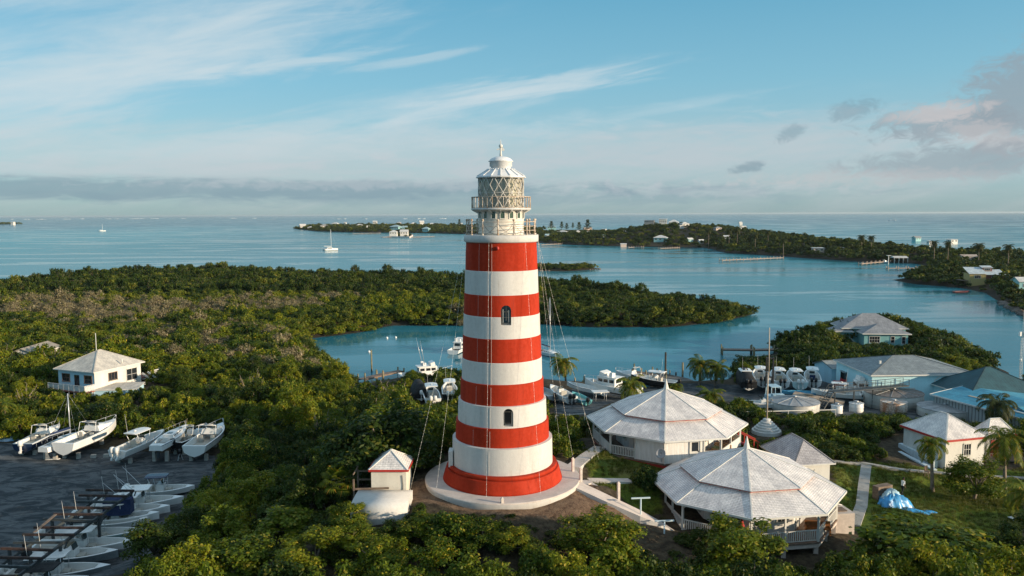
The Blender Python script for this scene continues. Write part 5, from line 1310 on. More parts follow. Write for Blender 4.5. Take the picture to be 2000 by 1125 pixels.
def blocks(at_, heading, L, B, hgt, n=((-.36, .3), (-.36, -.3), (.2, .0))):
    for qx, qy in n:
        x, y = qx*L, qy*B; c, s = math.cos(heading), math.sin(heading)
        m_ = MB(); m_.box((0, 0, -.1), (.42, .42, .1+hgt*.5), .1); m_.box((0, 0, hgt*.5), (.36, .36, hgt*.5+.06), -.1)
        o = m_.build('support_block', BLOCKM, None, (at_[0]+x*c-y*s, at_[1]+x*s+y*c, at_[2])); tag(o, 'grey concrete block propping up a boat hauled out on the dark lot', 'block', 'blocks under the hauled out boats')
def hauled(px, py, z, hd, *a, lift=.55, **k):
    p = P(px, py, z); k['loc'] = p; k['heading'] = R(hd); k['lift'] = lift
    if k.pop('props', True): blocks(p, R(hd), a[3], a[4], lift+.02)
    return boat(*a, **k)
def ends(stern, bow, zs, zb):
    a, b = P(*stern, zs), P(*bow, zb); return (a+b)/2, math.degrees(math.atan2(b.y-a.y, b.x-a.x))
def hauled2(stern, bow, zs, zb, zg, *a, lift=.55, **k):
    c, hd = ends(stern, bow, zs, zb); c.z = zg; k['loc'] = c; k['heading'] = R(hd)
    if k.pop('props', True): blocks(c, R(hd), a[3], a[4], lift+.02)
    return boat(*a, lift=lift, **k)
LOTG = 'boats hauled out along the top of the dark lot'
hauled2((50, 878), (112, 829), 2.4, 3.7, 1.5, 'motor_boat', 'white motor boat with a navy hull at the far left of the lot', 'cabin', 8.4, 2.7, 1.45, hull=NAVY, stripe=GEL, engines=1, eng=OUTW, group=LOTG)
hauled2((108, 876), (156, 846), 2.6, 3.4, 1.5, 'sail_boat', 'narrow white keelboat with a bare mast lying behind the big white boat', 'sail', 8.2, 2.3, 1.2, engines=0, mast=5.6, group=LOTG, seatm=BUFF, lift=.75)
hauled2((135, 880), (216, 817), 2.6, 4.6, 1.5, 'motor_boat', 'large white fishing boat without engines, bow high against the trees', 'cabin', 10.2, 3.2, 1.9, engines=0, group=LOTG, lift=.7)
hauled2((246, 885), (306, 845), 2.6, 3.6, 1.5, 'centre_console_boat', 'white centre console boat with a square white canopy and twin white engines', 'cc', 8.8, 2.7, 1.5, top=GEL, engines=2, eng=OUTW, group=LOTG)
hauled2((314, 872), (355, 832), 3.3, 4.2, 1.5, 'sail_boat', 'white mastless keelboat with a dark toe line propped beside the lot', 'sail', 9.0, 2.6, 1.35, engines=0, group=LOTG, lift=1.15, stripe=NAVY)
hauled2((358, 868), (388, 845), 2.6, 3.3, 1.5, 'motor_boat', 'small black and white cuddy boat squeezed between two larger hulls', 'cabin', 6.2, 2.2, 1.2, hull=BLACK, engines=1, eng=OUTB, group=LOTG, lift=.8)
hauled2((385, 882), (430, 828), 2.8, 4.2, 1.5, 'motor_boat', 'white express cruiser with a navy transom at the edge of the trees', 'cabin', 9.5, 3.1, 1.7, hull=GEL, stripe=NAVY, engines=0, group=LOTG, lift=.8)
p = P(20, 866, 1.5); m_ = MB(); m_.loft([[(x, y*w, z*k) for y, z in ((-1, 0), (-.8, .35), (-.3, .8), (.2, .9), (.7, .5), (1, 0))] for x, w, k in ((-1.7, .3, .2), (-1.2, .8, .8), (-.3, 1.0, 1.1), (.6, .9, .9), (1.6, .5, .3))], 0, False, True)
o = m_.build('covered_dinghy', [mat('blue_tarp', (.03, .25, .50), .55, var=.5, vscale=1.0, hue=(.55, .58, .6))], None, p, R(20)); tag(o, 'dinghy under a blue and white cover at the left edge', 'dinghy')
p = P(103, 897, 1.5); m_ = MB(); m_.prism([(-.8, -.25), (.7, -.3), (.9, 0), (.5, .3), (-.7, .25)], 0, .08); o = m_.build('fibreglass_sheet', GEL, None, p, R(8)); tag(o, 'white sheet lying flat on the dark lot before the big boat', 'sheet')
for px, py, lab in ((183, 894, 'grey block lying loose on the lot left of another'), (208, 893, 'grey block lying loose on the lot nearer the square canopied boat')):
    m_ = MB(); m_.box((0, 0, 0), (.6, .45, .4), .2); o = m_.build('loose_block', BLOCKM, None, P(px, py, 1.5)); tag(o, lab, 'block')
p = P(352, 898, 1.5); jk = thing('outboard_stand', 'small metal stand with an engine leg beside the keelboat', 'stand', p, R(30)); m_ = MB(); m_.bar((-.3, -.3, 0), (0, 0, 1.0), .05); m_.bar((.3, -.3, 0), (0, 0, 1.0), .05); m_.bar((0, .4, 0), (0, 0, 1.0), .05); m_.build('frame', ALU, jk); m_ = MB(); m_.loft([[(dx*k, dy*k, z) for dx, dy in ((-.2, -.15), (.2, -.15), (.2, .15), (-.2, .15))] for z, k in ((.3, .3), (.8, .6), (1.0, 1), (1.35, .8))], 0, True, True); m_.build('engine', OUTB, jk)

# the row under the steel rack
RKG = 'boats parked in a row beside the steel rack'
rack_boats = [((380, 950), 'open white boat with a dark blue canopy, farthest in the row by the rack', 'cc', 6.6, 2.4, NAVY, 2, GEL, 0),
 ((359, 970), 'white console boat with a long white canopy and rods, second from the far end', 'cc', 8.0, 2.6, GEL, 2, GEL, .55),
 ((332, 988), 'white console boat with a white canopy beside the end post of the rack', 'cc', 7.4, 2.5, GEL, 2, GEL, .5),
 ((311, 1001), 'white boat wrapped in navy canvas under its canopy', 'cc', 7.6, 2.5, GEL, 2, GEL, 0),
 ((291, 1013), 'small white open skiff in the middle of the row', 'skiff', 6.0, 2.1, None, 1, GEL, 0),
 ((285, 1034), 'sea green hulled boat with a black canopy in the middle of the row', 'cc', 9.0, 2.6, BLACKC, 2, SEAF, 0),
 ((268, 1054), 'white open boat with a buff seat and a pale canopy, fourth from the near end', 'cc', 9.0, 2.5, GEL, 1, GEL, 0),
 ((231, 1075), 'grey hulled open boat with no canopy in the near half of the row', 'cc', 7.4, 2.4, None, 1, GREYH, 0),
 ((216, 1104), 'grey hulled boat with a flat white canopy, second nearest in the row', 'cc', 8.2, 2.5, GEL, 2, GREYH, 0),
 ((200, 1130), 'nearest boat of the row, white with a black canopy, cut by the lower edge', 'cc', 8.4, 2.6, BLACKC, 2, GEL, 0)]
for bow, lab, kind, L, B, top, ne, hull, og in rack_boats:
    hd = R(5+random.uniform(-2.5, 2.5)); p = P(*bow, 2.9 if L > 7 else 2.6)-Vector((math.cos(hd), math.sin(hd), 0))*L/2; p.z = 1.5
    b_ = boat('centre_console_boat' if kind == 'cc' else 'skiff', lab, kind, L, B, 1.15 if L > 7 else .95, hull=hull, top=top, ttop=1.85, engines=ne, eng=OUTB if ne == 1 else OUTW, loc=p, heading=hd, group=RKG, outriggers=og, lift=.2, seatm=BUFF if 'buff' in lab else DECKW)
    if 'canvas' in lab:
        m_ = MB(); m_.loft([[(x, y*w, z) for y, z in ((-.85, 1.5), (-.62, 2.95), (.62, 2.95), (.85, 1.5))] for x, w in ((-1.2, .9), (.4, 1.0), (1.3, .6))], 0, False, True); m_.build('canvas_enclosure', NAVYC, b_)
rp0 = P(259, 1024, 1.5); rp1 = P(164, 1102, 1.5); dv = (rp0-rp1); dv.normalize(); nv = Vector((-dv.y, dv.x, 0))
rack = thing('boat_rack', 'rusty dark steel rack of posts and cross beams over the parked boats', 'rack', rp1)
hR = 3.05; s0, s1 = -9.5, (rp0-rp1).length
def rkp(s, t, z): v = dv*s+nv*t; return Vector((v.x, v.y, z))
for s in np.linspace(s0, s1, 4):
    for tt in (0, 2.5, 4.2):
        m_ = MB(); m_.box(rkp(s, tt, -.1), (.2, .2, hR+.1), math.atan2(dv.y, dv.x)); m_.build('post', DARKSTEEL, rack)
    m_ = MB(); m_.bar(rkp(s, 0, hR-.9), rkp(s+1.0, 0, hR-.1), .1, .1); m_.build('brace', DARKSTEEL, rack)
for tt in (0, 2.5): m_ = MB(); m_.bar(rkp(s0-.5, tt, hR+.1), rkp(s1+.3, tt, hR+.1), .16, .24); m_.build('long_beam', DARKSTEEL, rack)
nb = 13
for i in range(nb):
    s = s0+(s1-s0)*i/(nb-1); e_ = random.uniform(-.3, .4)
    m_ = MB(); q0 = rkp(s, -.3, hR+.30); q1 = q0+Vector((-4.6+e_, .25, random.uniform(-.1, .1))); m_.bar(q0, q1, .2, .12); m_.bar(q0+Vector((0, 0, .1)), q1+Vector((0, 0, .1)), .16, .06)
    m_.build('cross_beam', RUST if i % 3 != 1 else DARKSTEEL, rack)
m_ = MB(); m_.bar(rkp(s0+8, 3.2, hR+.45), rkp(s0+11.5, 3.4, hR+.65), .25, .05); m_.build('loose_plank', WOOD, rack)

# boats on the yard right of the tower
YG = 'boats standing in the harbour boat yard'
hauled2((1111, 786), (1079, 757), 2.4, 3.4, 1.6, 'centre_console_boat', 'white open boat with two black engines beside the tower', 'cc', 8.2, 2.5, 1.5, engines=2, eng=OUTB, group=YG, props=False)
hauled2((1146, 791), (1118, 771), 2.4, 2.8, 1.7, 'skiff', 'small turquoise open skiff between two white boats', 'skiff', 5.6, 2.0, 1.0, hull=TEALH, engines=1, eng=OUTB, group=YG, props=False)
hauled2((1170, 766), (1118, 751), 2.6, 3.0, 1.5, 'row_boat', 'white double ended boat with a dark gunwale line near the water', 'skiff', 8.2, 2.4, 1.2, engines=0, stripe=NAVY, group=YG, props=False)
hauled2((1222, 768), (1164, 744), 2.6, 3.8, 1.5, 'cabin_cruiser', 'white cabin cruiser with a flybridge behind the palm', 'flybridge', 10.5, 3.4, 1.8, engines=0, group=YG, props=False)
hauled(1240, 752, 1.0, 140, 'motor_boat', 'white motor boat showing its roof behind the cabin cruiser', 'cabin', 8, 2.6, 1.5, engines=1, group=YG, props=False)
hauled2((1296, 744), (1258, 735), 3.0, 3.4, 1.2, 'centre_console_boat', 'dark hulled boat with a white flat top by the stone jetty', 'cc', 8.6, 2.7, 1.6, hull=BLACK, bottom=BLACK, top=GEL, engines=1, eng=OUTB, group=YG, props=False)
hauled2((1080, 778), (1058, 760), 2.6, 3.0, 1.7, 'pontoon_boat', 'grey aluminium skiff partly hidden by the tower edge', 'skiff', 6.0, 2.2, 1.0, hull=ALU, engines=1, eng=OUTB, group=YG, props=False)
p = P(1172, 783, 1.8); tb = thing('t_top_canopy', 'white boat canopy on legs standing on the ground', 'canopy', p, R(10)); m_ = MB(); m_.box((0, 0, 1.5), (2.6, 1.7, .1)); m_.build('canopy', GEL, tb)
for x in (-.9, .9):
    for y in (-.6, .6): m_ = MB(); m_.tube([(x, y, -.1), (x*.9, y*.9, 1.5)], .04, 6); m_.build('leg', ALU, tb)
for px, py, hd, lab, kind, top, hull, eng, L in ((1453, 762, 84, 'boat under a black cover with a white hardtop poking out', 'cover', GEL, GEL, OUTB, 8.6), (1484, 757, 79, 'white console boat with black engines right of the covered boat', 'cc', GEL, GEL, OUTB, 8.4),
        (1519, 760, 80, 'tan cockpit console boat with black engines behind the flagpole', 'cc', GEL, GEL, OUTB, 9.2), (1552, 762, 81, 'pale aqua console boat with white engines', 'cc', GEL, mat('pale_aqua_hull', (.50, .66, .66), .3), OUTW, 9.0), (1585, 759, 73, 'white console boat with navy canvas and black engines nearest the store shed', 'cc', GEL, GEL, OUTB, 9.0)):
    hauled(px, py, 1.4, hd, 'centre_console_boat', lab, kind, L, 2.75, 1.8, top=top, hull=hull, engines=2, eng=eng, group=YG, props=False, lift=.8, seatm=BUFF if 'tan' in lab else (NAVYC if 'navy' in lab else DECKW))
hauled(1632, 786, 1.5, 160, 'centre_console_boat', 'white console boat with a bare tube frame below the warehouse', 'cc', 7.4, 2.5, 1.3, top=GEL, engines=1, group=YG, props=False)
hauled(1692, 783, 1.5, 175, 'cabin_cruiser', 'white cruiser with a big hardtop in front of the warehouse wall', 'flybridge', 9.8, 3.2, 1.6, engines=0, group=YG, props=False)
hauled(1488, 806, 1.7, 178, 'centre_console_boat', 'white open boat with a bow rail behind the near roof', 'cc', 7.4, 2.5, 1.2, engines=1, group=YG, props=False)
hauled(1560, 781, 1.5, 175, 'skiff', 'blue and white skiff behind the cone roofed tank', 'skiff', 5.6, 2.0, .9, hull=mat('bright_blue_hull', (.08, .32, .48), .4), engines=0, group=YG, props=False)
# boats left of the tower
hauled(842, 790, 1.9, 100, 'centre_console_boat', 'white console boat with a hardtop showing above the bushes left of the tower', 'cc', 8.4, 2.7, 1.6, top=GEL, engines=2, group=YG, props=False, lift=.5)
hauled(878, 782, 1.9, 96, 'centre_console_boat', 'white hardtop boat between the palm and the tower', 'cc', 8.2, 2.6, 1.6, hull=BLACK, top=GEL, engines=2, group=YG, props=False, lift=.6)
hauled(817, 780, 2.0, 104, 'motor_boat', 'blue covered motor boat nearly hidden by bushes left of the tower', 'cover', 7.0, 2.4, 1.4, engines=1, group=YG, props=False)
p = P(832, 737, 0); boat('sport_fisher', 'white sport fishing boat with two tall outriggers at the mooring', 'flybridge', 10.5, 3.5, 1.7, loc=p-Vector((0, 0, .5)), heading=R(20), engines=0)
t_ = [q for q in C.objects if q.get('label', '').startswith('white sport fishing')][0]
m_ = MB(); m_.tube([(-.5, 1.2, 3.2), (-1.4, 1.9, 8.2)], [.05, .02], 5); m_.tube([(-.5, -1.2, 3.2), (-1.4, -1.4, 8.0)], [.05, .02], 5); m_.build('outrigger', ALU, t_)
# afloat
p = P(1072, 694, 0); boat('sail_boat', 'white sloop moored on the calm water just right of the tower', 'sail', 9.5, 2.9, 1.3, loc=p-Vector((0, 0, .4)), heading=R(-62), engines=0, mast=12.2, bottom=NAVY)
p = P(897, 686, 0); boat('motor_boat', 'white cruiser moored behind the left edge of the tower', 'flybridge', 9, 3.0, 1.5, loc=p-Vector((0, 0, .35)), heading=R(75), engines=0)
p = P(645, 489, 0); ct = thing('catamaran', 'white catamaran with a tall bare mast anchored in the open sound', 'catamaran', p, R(28))
for s in (1, -1):
    m_ = MB(); m_.loft([[(x, s*2.7+y*w, z+zz) for y, z in ((-.75, 1.5), (-.5, .3), (0, -.3), (.5, .3), (.75, 1.5))] for x, w, zz in ((-6, .8, -.1), (-4.5, 1, 0), (0, 1, .05), (4, .7, .15), (6.3, .06, .35))], 0, True, True); m_.build('hull', GEL, ct)
m_ = MB(); m_.box((-.8, 0, .9), (7.5, 5.2, .6)); m_.loft([[(x, y*w, 1.5+z*k) for y, z in ((-2.4, 0), (-2.1, 1.0), (2.1, 1.0), (2.4, 0))] for x, w, k in ((-3.6, .8, .9), (-2.6, 1, 1.3), (.8, 1, 1.2), (2.6, .8, .3))], 0, False, True); cb_ = m_.build('cabin', GEL, ct)
m_ = MB(); m_.box((-.6, -2.33, 1.75), (3.6, .1, .6)); m_.box((-.6, 2.33, 1.75), (3.6, .1, .6)); m_.box((-3.65, 0, 1.6), (.1, 2.4, .9)); m_.build('cabin_window', DARKGLASS, cb_)
m_ = MB(); m_.tube([(1.0, 0, 1.5), (.8, 0, 19)], [.2, .13], 8); m_.bar((1, 0, 3.6), (-5.4, 0, 3.9), .2, .3); m_.build('mast', GEL, ct)
m_ = MB(); m_.tube([(6, 0, 1.6), (.85, 0, 18)], .05, 4); m_.tube([(-2.5, 2.7, 1.6), (.85, 0, 18)], .03, 4); m_.tube([(-2.5, -2.7, 1.6), (.85, 0, 18)], .03, 4); m_.build('rigging', STEEL, ct)
p = P(199.5, 452, 0); sb_ = thing('sailing_yacht', 'tiny white sailing yacht far out on the sound on the left', 'yacht', p, R(20))
m_ = MB(); m_.loft([[(x, y*w, z+zz) for y, z in ((-1.9, 1.6), (-1.2, 0), (0, -.4), (1.2, 0), (1.9, 1.6))] for x, w, zz in ((-6.5, .7, .2), (-3, 1, 0), (2, .95, .1), (6.8, .05, .6))], 0, True, True); m_.box((-.5, 0, 1.6), (5, 2.2, .7)); m_.build('hull', GEL, sb_)
m_ = MB(); m_.tube([(.8, 0, 1.5), (.7, 0, 16)], [.22, .16], 6); m_.bar((.8, 0, 3), (-4.5, 0, 3.2), .3, .4); m_.build('mast', GEL, sb_)
for px, py, lab in ((756, 661, 'small white buoy on the inlet left of its twin'), (773, 660, 'small white buoy on the inlet nearer the tower'), (721, 688, 'white buoy by the tall mooring pile')):
    m_ = MB(); m_.ball((0, 0, .12), .3, 10, 6); m_.tube([(0, 0, .3), (0, 0, .5)], .04, 5); o = m_.build('buoy', GEL, None, P(px, py, 0)); tag(o, lab, 'buoy')

# ------------------------------------------------------------------ docks and piles
def pile(parent, p, top, r_=.16, name='pile', mt=None):
    m_ = MB(); m_.tube([(p[0], p[1], -1.5), (p[0], p[1], top)], [r_, r_*.92], 8); return m_.build(name, mt or PILE, parent)
def dock(label, pts, w, zt, step, tops=(1.0, 1.6), deck=DECK, name='dock', group='docks'):
    o = Vector(pts[0]); t_ = thing(name, label, 'dock', (o.x, o.y, 0), 0, group)
    q = [Vector(p)-Vector((o.x, o.y, 0)) for p in pts]
    m_ = MB(); bm_ = MB()
    for a, b in zip(q[:-1], q[1:]):
        d = (b-a); L = d.length; d.normalize(); s = Vector((-d.y, d.x, 0)); rz = math.atan2(d.y, d.x)
        n = max(2, int(L/.5))
        for i in range(n): c = a.lerp(b, (i+.5)/n); m_.box((c.x, c.y, zt-.07+.006*(i % 2)), (L/n-.03, w, .07), rz)
        for e in (-.42, .42): bm_.bar((a.x+s.x*w*e, a.y+s.y*w*e, zt-.18), (b.x+s.x*w*e, b.y+s.y*w*e, zt-.18), .12, .2)
        k = max(1, round(L/step))
        for i in range(k+1):
            for e in (-.5, .5):
                c = a.lerp(b, i/k)+s*w*e; pile(t_, (c.x+s.x*.1*np.sign(e), c.y+s.y*.1*np.sign(e)), zt+random.uniform(*tops))
    m_.build('deck_boards', deck, t_); bm_.build('stringer', WOOD, t_); return t_
dock('timber dock with tall piles beyond the bushes left of the tower', [P(706, 741, .9), P(742, 732, .9), P(783, 724, .9)], 1.6, .95, 4, (.5, 1.3))
dock('short timber dock behind the double ended boat', [P(1132, 747, .8), P(1163, 757, .8)], 1.8, .85, 2.6, (.6, 1.7))
dock('timber dock with many tall piles behind the cabin cruiser', [P(1180, 741, .8), P(1212, 748, .8)], 1.6, .85, 2.8, (.9, 1.8))
dock('wide timber jetty head ending a stone causeway', [P(1232, 727, 1.0), P(1268, 731, 1.0), P(1285, 740, 1.0)], 3.0, 1.05, 3.4, (.3, 1.8))
dock('dark timber dock reaching from the wooded point', [P(1410, 682, 1.2), P(1470, 683, 1.2), P(1562, 681, 1.2)], 2.0, 1.25, 6, (.6, 1.2))
JST = mat('rough_jetty_stone', (.13, .115, .10), .95, var=.5, vscale=.6, bump=.8, bscale=2)
m_ = MB(); ring0 = [P(x, y, 0) for x, y in ((1268, 737), (1300, 738), (1345, 748), (1372, 760), (1330, 768), (1290, 758))]; c_ = sum(ring0, Vector())/6
m_.loft([[p-c_ for p in ring0], [(p-c_)*.96+Vector((0, 0, .9)) for p in ring0]], 0, False, True); o = m_.build('causeway', JST, None, c_); struct(o)
for px, y0, y1, z, r_, lab in ((726, 727, 683, 0, .17, 'tall lone mooring pile in the inlet'), (1299.5, 738, 688, .5, .2, 'tallest dark mooring pile by the jetty'), (1333, 744, 708, 0, .2, 'pale mooring pile right of the jetty'), (1320, 742, 727, 0, .17, 'short black pile right of the jetty'), (1301.5, 735, 721, .5, .13, 'short pale pile beside the tallest pile'), (1308, 736, 723, .5, .13, 'slim pale pile at the jetty side'), (1369, 748, 726, .5, .12, 'short pile near the pair of palms')):
    p = P(px, y0, z); m_ = MB(); top = Q(px, y1, p.y).z; m_.tube([(0, 0, -1.5), (0, 0, top-p.z)], [r_, r_*.9], 8); o = m_.build('mooring_pile', PILE if 'black' not in lab and 'dark' not in lab else mat('dark_pile', (.05, .045, .035), .85, var=.4), None, p); tag(o, lab, 'pile')

p = P(1140, 634, 0); rd = thing('ruined_dock', 'dark ruined dock of leaning posts under the mangrove shore', 'dock', p, 0)
m_ = MB(); e_ = P(1243, 632, 0)-p; m_.bar((0, 0, .9), tuple(e_*.45+Vector((0, 0, 1.2))), .5, .15); m_.bar(tuple(e_*.5+Vector((0, 0, 1.0))), tuple(e_+Vector((0, 0, .7))), .5, .15); m_.build('broken_deck', WOOD, rd)
for i in range(11):
    q = e_*i/10; m_ = MB(); m_.tube([(q.x, q.y, -1), (q.x+random.uniform(-.9, .9), q.y, random.uniform(1.4, 2.8))], [.16, .12], 6); m_.build('post', WOOD, rd)

# ------------------------------------------------------------------ yard machines, tanks, walkway
p = P(1507, 790, 1.5); fk = thing('boat_forklift', 'black boat forklift with a tall mast behind the flagpole', 'forklift', p, R(95))
m_ = MB()
for s in (-.55, .55): m_.box((1.0, s, .2), (.28, .22, 7.2))
m_.bar((1, -.55, 7.2), (1, .55, 7.2), .2, .2); m_.bar((1, -.55, 4.2), (1, .55, 4.2), .2, .2); m_.build('mast', BLACK, fk)
m_ = MB(); m_.box((-1.0, 0, .5), (3.2, 1.9, 1.1)); m_.box((-2.2, 0, 1.5), (.9, 1.8, .7)); m_.build('body', mat('pale_blue_machine', (.40, .55, .62), .4), fk)
m_ = MB()
for x in (-1.7, .5):
    for s in (-.8, .8): m_.bar((x, s, 1.6), (x*.9, s*.9, 3.1), .1)
m_.box((-.6, 0, 3.1), (2.3, 1.6, .1)); m_.build('cab_frame', mat('pale_blue_machine', (.40, .55, .62)), fk)
for x in (.5, -2.0):
    for s in (-1, 1): m_ = MB(); m_.tube([(x, s*.85, .55), (x, s*1.2, .55)], .55, 16); m_.build('wheel', BLACK, fk)
for s in (-.4, .4): m_ = MB(); m_.bar((1.1, s, .5), (4.2, s, .5), .2, .12); m_.build('fork', BLACK, fk)
p = P(1658, 763, 1.5); tr_ = thing('red_tractor', 'red yard tractor with a dark cab against the aqua wall', 'tractor', p, R(176)); REDV = mat('red_vehicle', (.42, .015, .02), .4, var=.15)
m_ = MB(); m_.box((-.3, 0, .6), (3.0, 1.9, 1.5)); m_.box((1.8, 0, .6), (1.4, 1.3, 1.0)); m_.build('body', REDV, tr_)
m_ = MB(); m_.box((.3, 0, 2.1), (1.8, 1.7, 1.1)); m_.build('cab', DARKGLASS, tr_); m_ = MB(); m_.box((.3, 0, 3.2), (2.0, 1.8, .12)); m_.build('cab_roof', GREYH, tr_)
for x, r_ in ((-1.0, .75), (1.8, .5)):
    for s in (-1, 1): m_ = MB(); m_.tube([(x, s*.75, r_), (x, s*1.1, r_)], r_, 16); m_.build('wheel', BLACK, tr_)
TANKW = mat('galvanised_tank', (.50, .49, .45), .6, var=.22, vscale=.7, streak=True)
TANKR = mat('grey_tank_roof', (.33, .33, .33), .6, var=.35, vscale=.6)
def tank(label, px, py, z, r_, hh, cone=.0, wall=TANKW, roof=TANKR, rust=False):
    p = P(px, py, z); t_ = thing('storage_tank', label, 'tank', p, 0, 'storage tanks below the boat yard')
    m_ = MB(); m_.lathe([(r_, -.5), (r_, hh), (r_-.04, hh+.05)], 48, 0, True)
    for q in (.33, .66): m_.lathe([(r_+.02, hh*q-.04), (r_+.05, hh*q), (r_+.02, hh*q+.04)], 48, 0, True, False)
    m_.build('shell', wall, t_)
    m_ = MB(); m_.lathe([(r_+.06, hh+.04), (r_+.06, hh+.10), (.25, hh+.12+cone), (.02, hh+.2+cone)], 24, 0, False); ro = m_.build('roof', roof, t_)
    m_ = MB()
    for k in range(12): a = 2*math.pi*k/12; m_.bar((r_*math.cos(a), r_*math.sin(a), hh+.12), (.25*math.cos(a), .25*math.sin(a), hh+.15+cone), .07, .05)
    m_.lathe([(.3, hh+.1+cone), (.3, hh+.35+cone)], 12); m_.build('roof_rib', STEEL, ro)
    return t_
tank('wide tank with a shallow ribbed cone roof by the flagpole', 1551, 808, 1.6, 3.6, 1.9, .55)
tank('large brown grey steel tank behind the metal walkway', 1744, 793, 1.5, 4.3, 2.2, .35, roof=mat('brown_tank_roof', (.20, .17, .15), .7, var=.4))
tank('small white tank at the foot of the stair', 1634, 812, 1.8, .8, 1.5, .1, wall=GEL, roof=GEL)
tank('small white tank half behind bushes under the walkway', 1672, 806, 1.8, 1.0, 1.4, .1, wall=GEL, roof=GEL)
tank('white tank with a rust streaked rim', 1745, 805, 1.8, 1.85, 1.6, .05, wall=mat('rust_streaked_white', (.66, .60, .52), .6, var=.6, vscale=.8, hue=(.32, .13, .05), streak=True), roof=mat('rusty_white_roof', (.6, .58, .54), .7, var=.5, vscale=.6, hue=(.33, .17, .08)))
tank('low wide grey tank beside the bright blue roof', 1845, 815, 1.7, 3.7, 1.5, .25)
A = P(1622, 802, 1.8); B_ = P(1768, 788, 1.8); u = (B_-A).normalized(); wk = thing('steel_walkway', 'dark steel walkway with railings and a stair above the tanks', 'walkway', A)
Lw = (B_-A).length; s_ = Vector((-u.y, u.x, 0)); zz = 2.9
m_ = MB(); m_.bar(Vector((0, 0, zz)), u*Lw+Vector((0, 0, zz)), 1.3, .14); m_.build('deck', DARKSTEEL, wk)
for e in (-.6, .6):
    m_ = MB()
    for q in (.5, 1.05): m_.bar(s_*e+Vector((0, 0, zz+q)), u*Lw+s_*e+Vector((0, 0, zz+q)), .05, .05)
    for i in range(9): m_.bar(u*Lw*i/8+s_*e+Vector((0, 0, zz)), u*Lw*i/8+s_*e+Vector((0, 0, zz+1.08)), .06, .06)
    m_.build('railing', DARKSTEEL, wk)
for i in range(4): m_ = MB(); m_.box(u*Lw*(i+.2)/4-Vector((0, 0, .5)), (.16, .16, zz+.45)); m_.build('post', DARKSTEEL, wk)
m_ = MB(); d_ = Vector((-1.9, -1.2, 0)).normalized()
for i in range(10): m_.box(d_*(.25+.28*i)+Vector((0, 0, zz-.3*i-.2)), (1.0, .3, .05), math.atan2(d_.y, d_.x)+math.pi/2)
for e in (-.5, .5): sd = Vector((-d_.y, d_.x, 0))*e; m_.bar(sd+Vector((0, 0, zz)), sd+d_*3+Vector((0, 0, -.1)), .06, .2); m_.bar(sd+Vector((0, 0, zz+1)), sd+d_*3+Vector((0, 0, .9)), .05, .05)
m_.build('stair', DARKSTEEL, wk)
p = P(1598, 792, 1.6); m_ = MB(); m_.box((0, 0, 1.0), (7.5, 2.6, .25), tilt=Matrix.Rotation(R(6), 3, 'Y')); m_.box((-1.5, .2, 1.45), (1.2, .7, .2)); m_.box((1.2, -.3, 1.1), (.9, .9, .25)); m_.box((-2.5, 0, -.2), (.4, 2, 1.6)); m_.box((2.5, 0, -.2), (.4, 2, 1.0)); o = m_.build('work_platform', mat('tan_planks', (.36, .27, .19), .85, var=.4, vscale=1.5), None, p, R(-28)); tag(o, 'sloping tan timber work platform behind the cone roofed tank', 'platform')
# radio mast at the right edge
p = P(1991, 768, 1.5); am = thing('radio_mast', 'slender lattice radio mast standing at the right edge of the picture', 'mast', p, R(20))
topm = Q(1994, 648, p.y).z-1.5; m_ = MB(); rr = .22
pts3 = [(rr*math.cos(R(a)), rr*math.sin(R(a))) for a in (90, 210, 330)]
for x, y in pts3: m_.tube([(x, y, -.3), (x, y, topm)], .03, 5)
n = 22
for i in range(n):
    z0, z1 = topm*i/n, topm*(i+1)/n
    for k in range(3): a, b = pts3[k], pts3[(k+1) % 3]; m_.tube([(*a, z0), (*b, z1)], .016, 4)
m_.build('lattice', METALW, am); m_ = MB(); m_.tube([(0, 0, topm), (0, 0, topm+3.6)], [.03, .012], 5); m_.build('whip', METALW, am)
m_ = MB(); m_.box((.3, -.2, topm-.9), (.5, .35, .9)); m_.box((-.4, .1, topm-.7), (.4, .3, .7)); m_.build('antenna_panel', GEL, am)
m_ = MB(); m_.ball((-.35, -.15, topm*.55), .2, 8, 6); m_.build('dish', GEL, am)

# ------------------------------------------------------------------ yard clutter near the camera
TARP = mat('blue_plastic_tarp', (.04, .30, .62), .4, var=.35, vscale=1.2, bump=.5, bscale=2.5)
def heap(name, label, p, sx, sy, hh, m, seed, rz=0, parent=None, cat='heap'):
    rnd = random.Random(seed); m_ = MB(); rings = []
    n = 52
    amp = [1+.16*math.sin(k*2*math.pi/n*3+seed)+.10*math.sin(k*2*math.pi/n*7+2*seed) for k in range(n)]
    for q, z in ((1.06, -.15), (1.03, .05), (.95, .2), (.9, .36), (.78, .5), (.72, .66), (.55, .76), (.48, .88), (.3, .93), (.16, 1.0), (.02, 1.0)):
        rings.append([(sx*q*amp[k]*math.cos(2*math.pi*k/n)*(1+rnd.uniform(-.05, .05)), sy*q*amp[k]*math.sin(2*math.pi*k/n)*(1+rnd.uniform(-.05, .05)), hh*z*(1+rnd.uniform(-.1, .1))) for k in range(n)])
    m_.loft(rings, 0, True, False); o = m_.build(name, m, parent, p, rz)
    if parent is None: tag(o, label, cat)
    return o
pt_ = P(1742, 992, 4.1)
tp = thing('tarpaulin_heap', 'heap under bright blue tarpaulin with a pale sheet on top on the lawn', 'heap', pt_, R(15))
heap('tarpaulin', '', (0, 0, 0), 1.75, 1.15, 1.35, TARP, 3, 0, tp); heap('upper_sheet', '', (.15, .35, .95), .95, .7, .75, mat('pale_blue_sheet', (.36, .55, .64), .6, var=.3, vscale=2, bump=.5, bscale=3), 5, .3, tp)
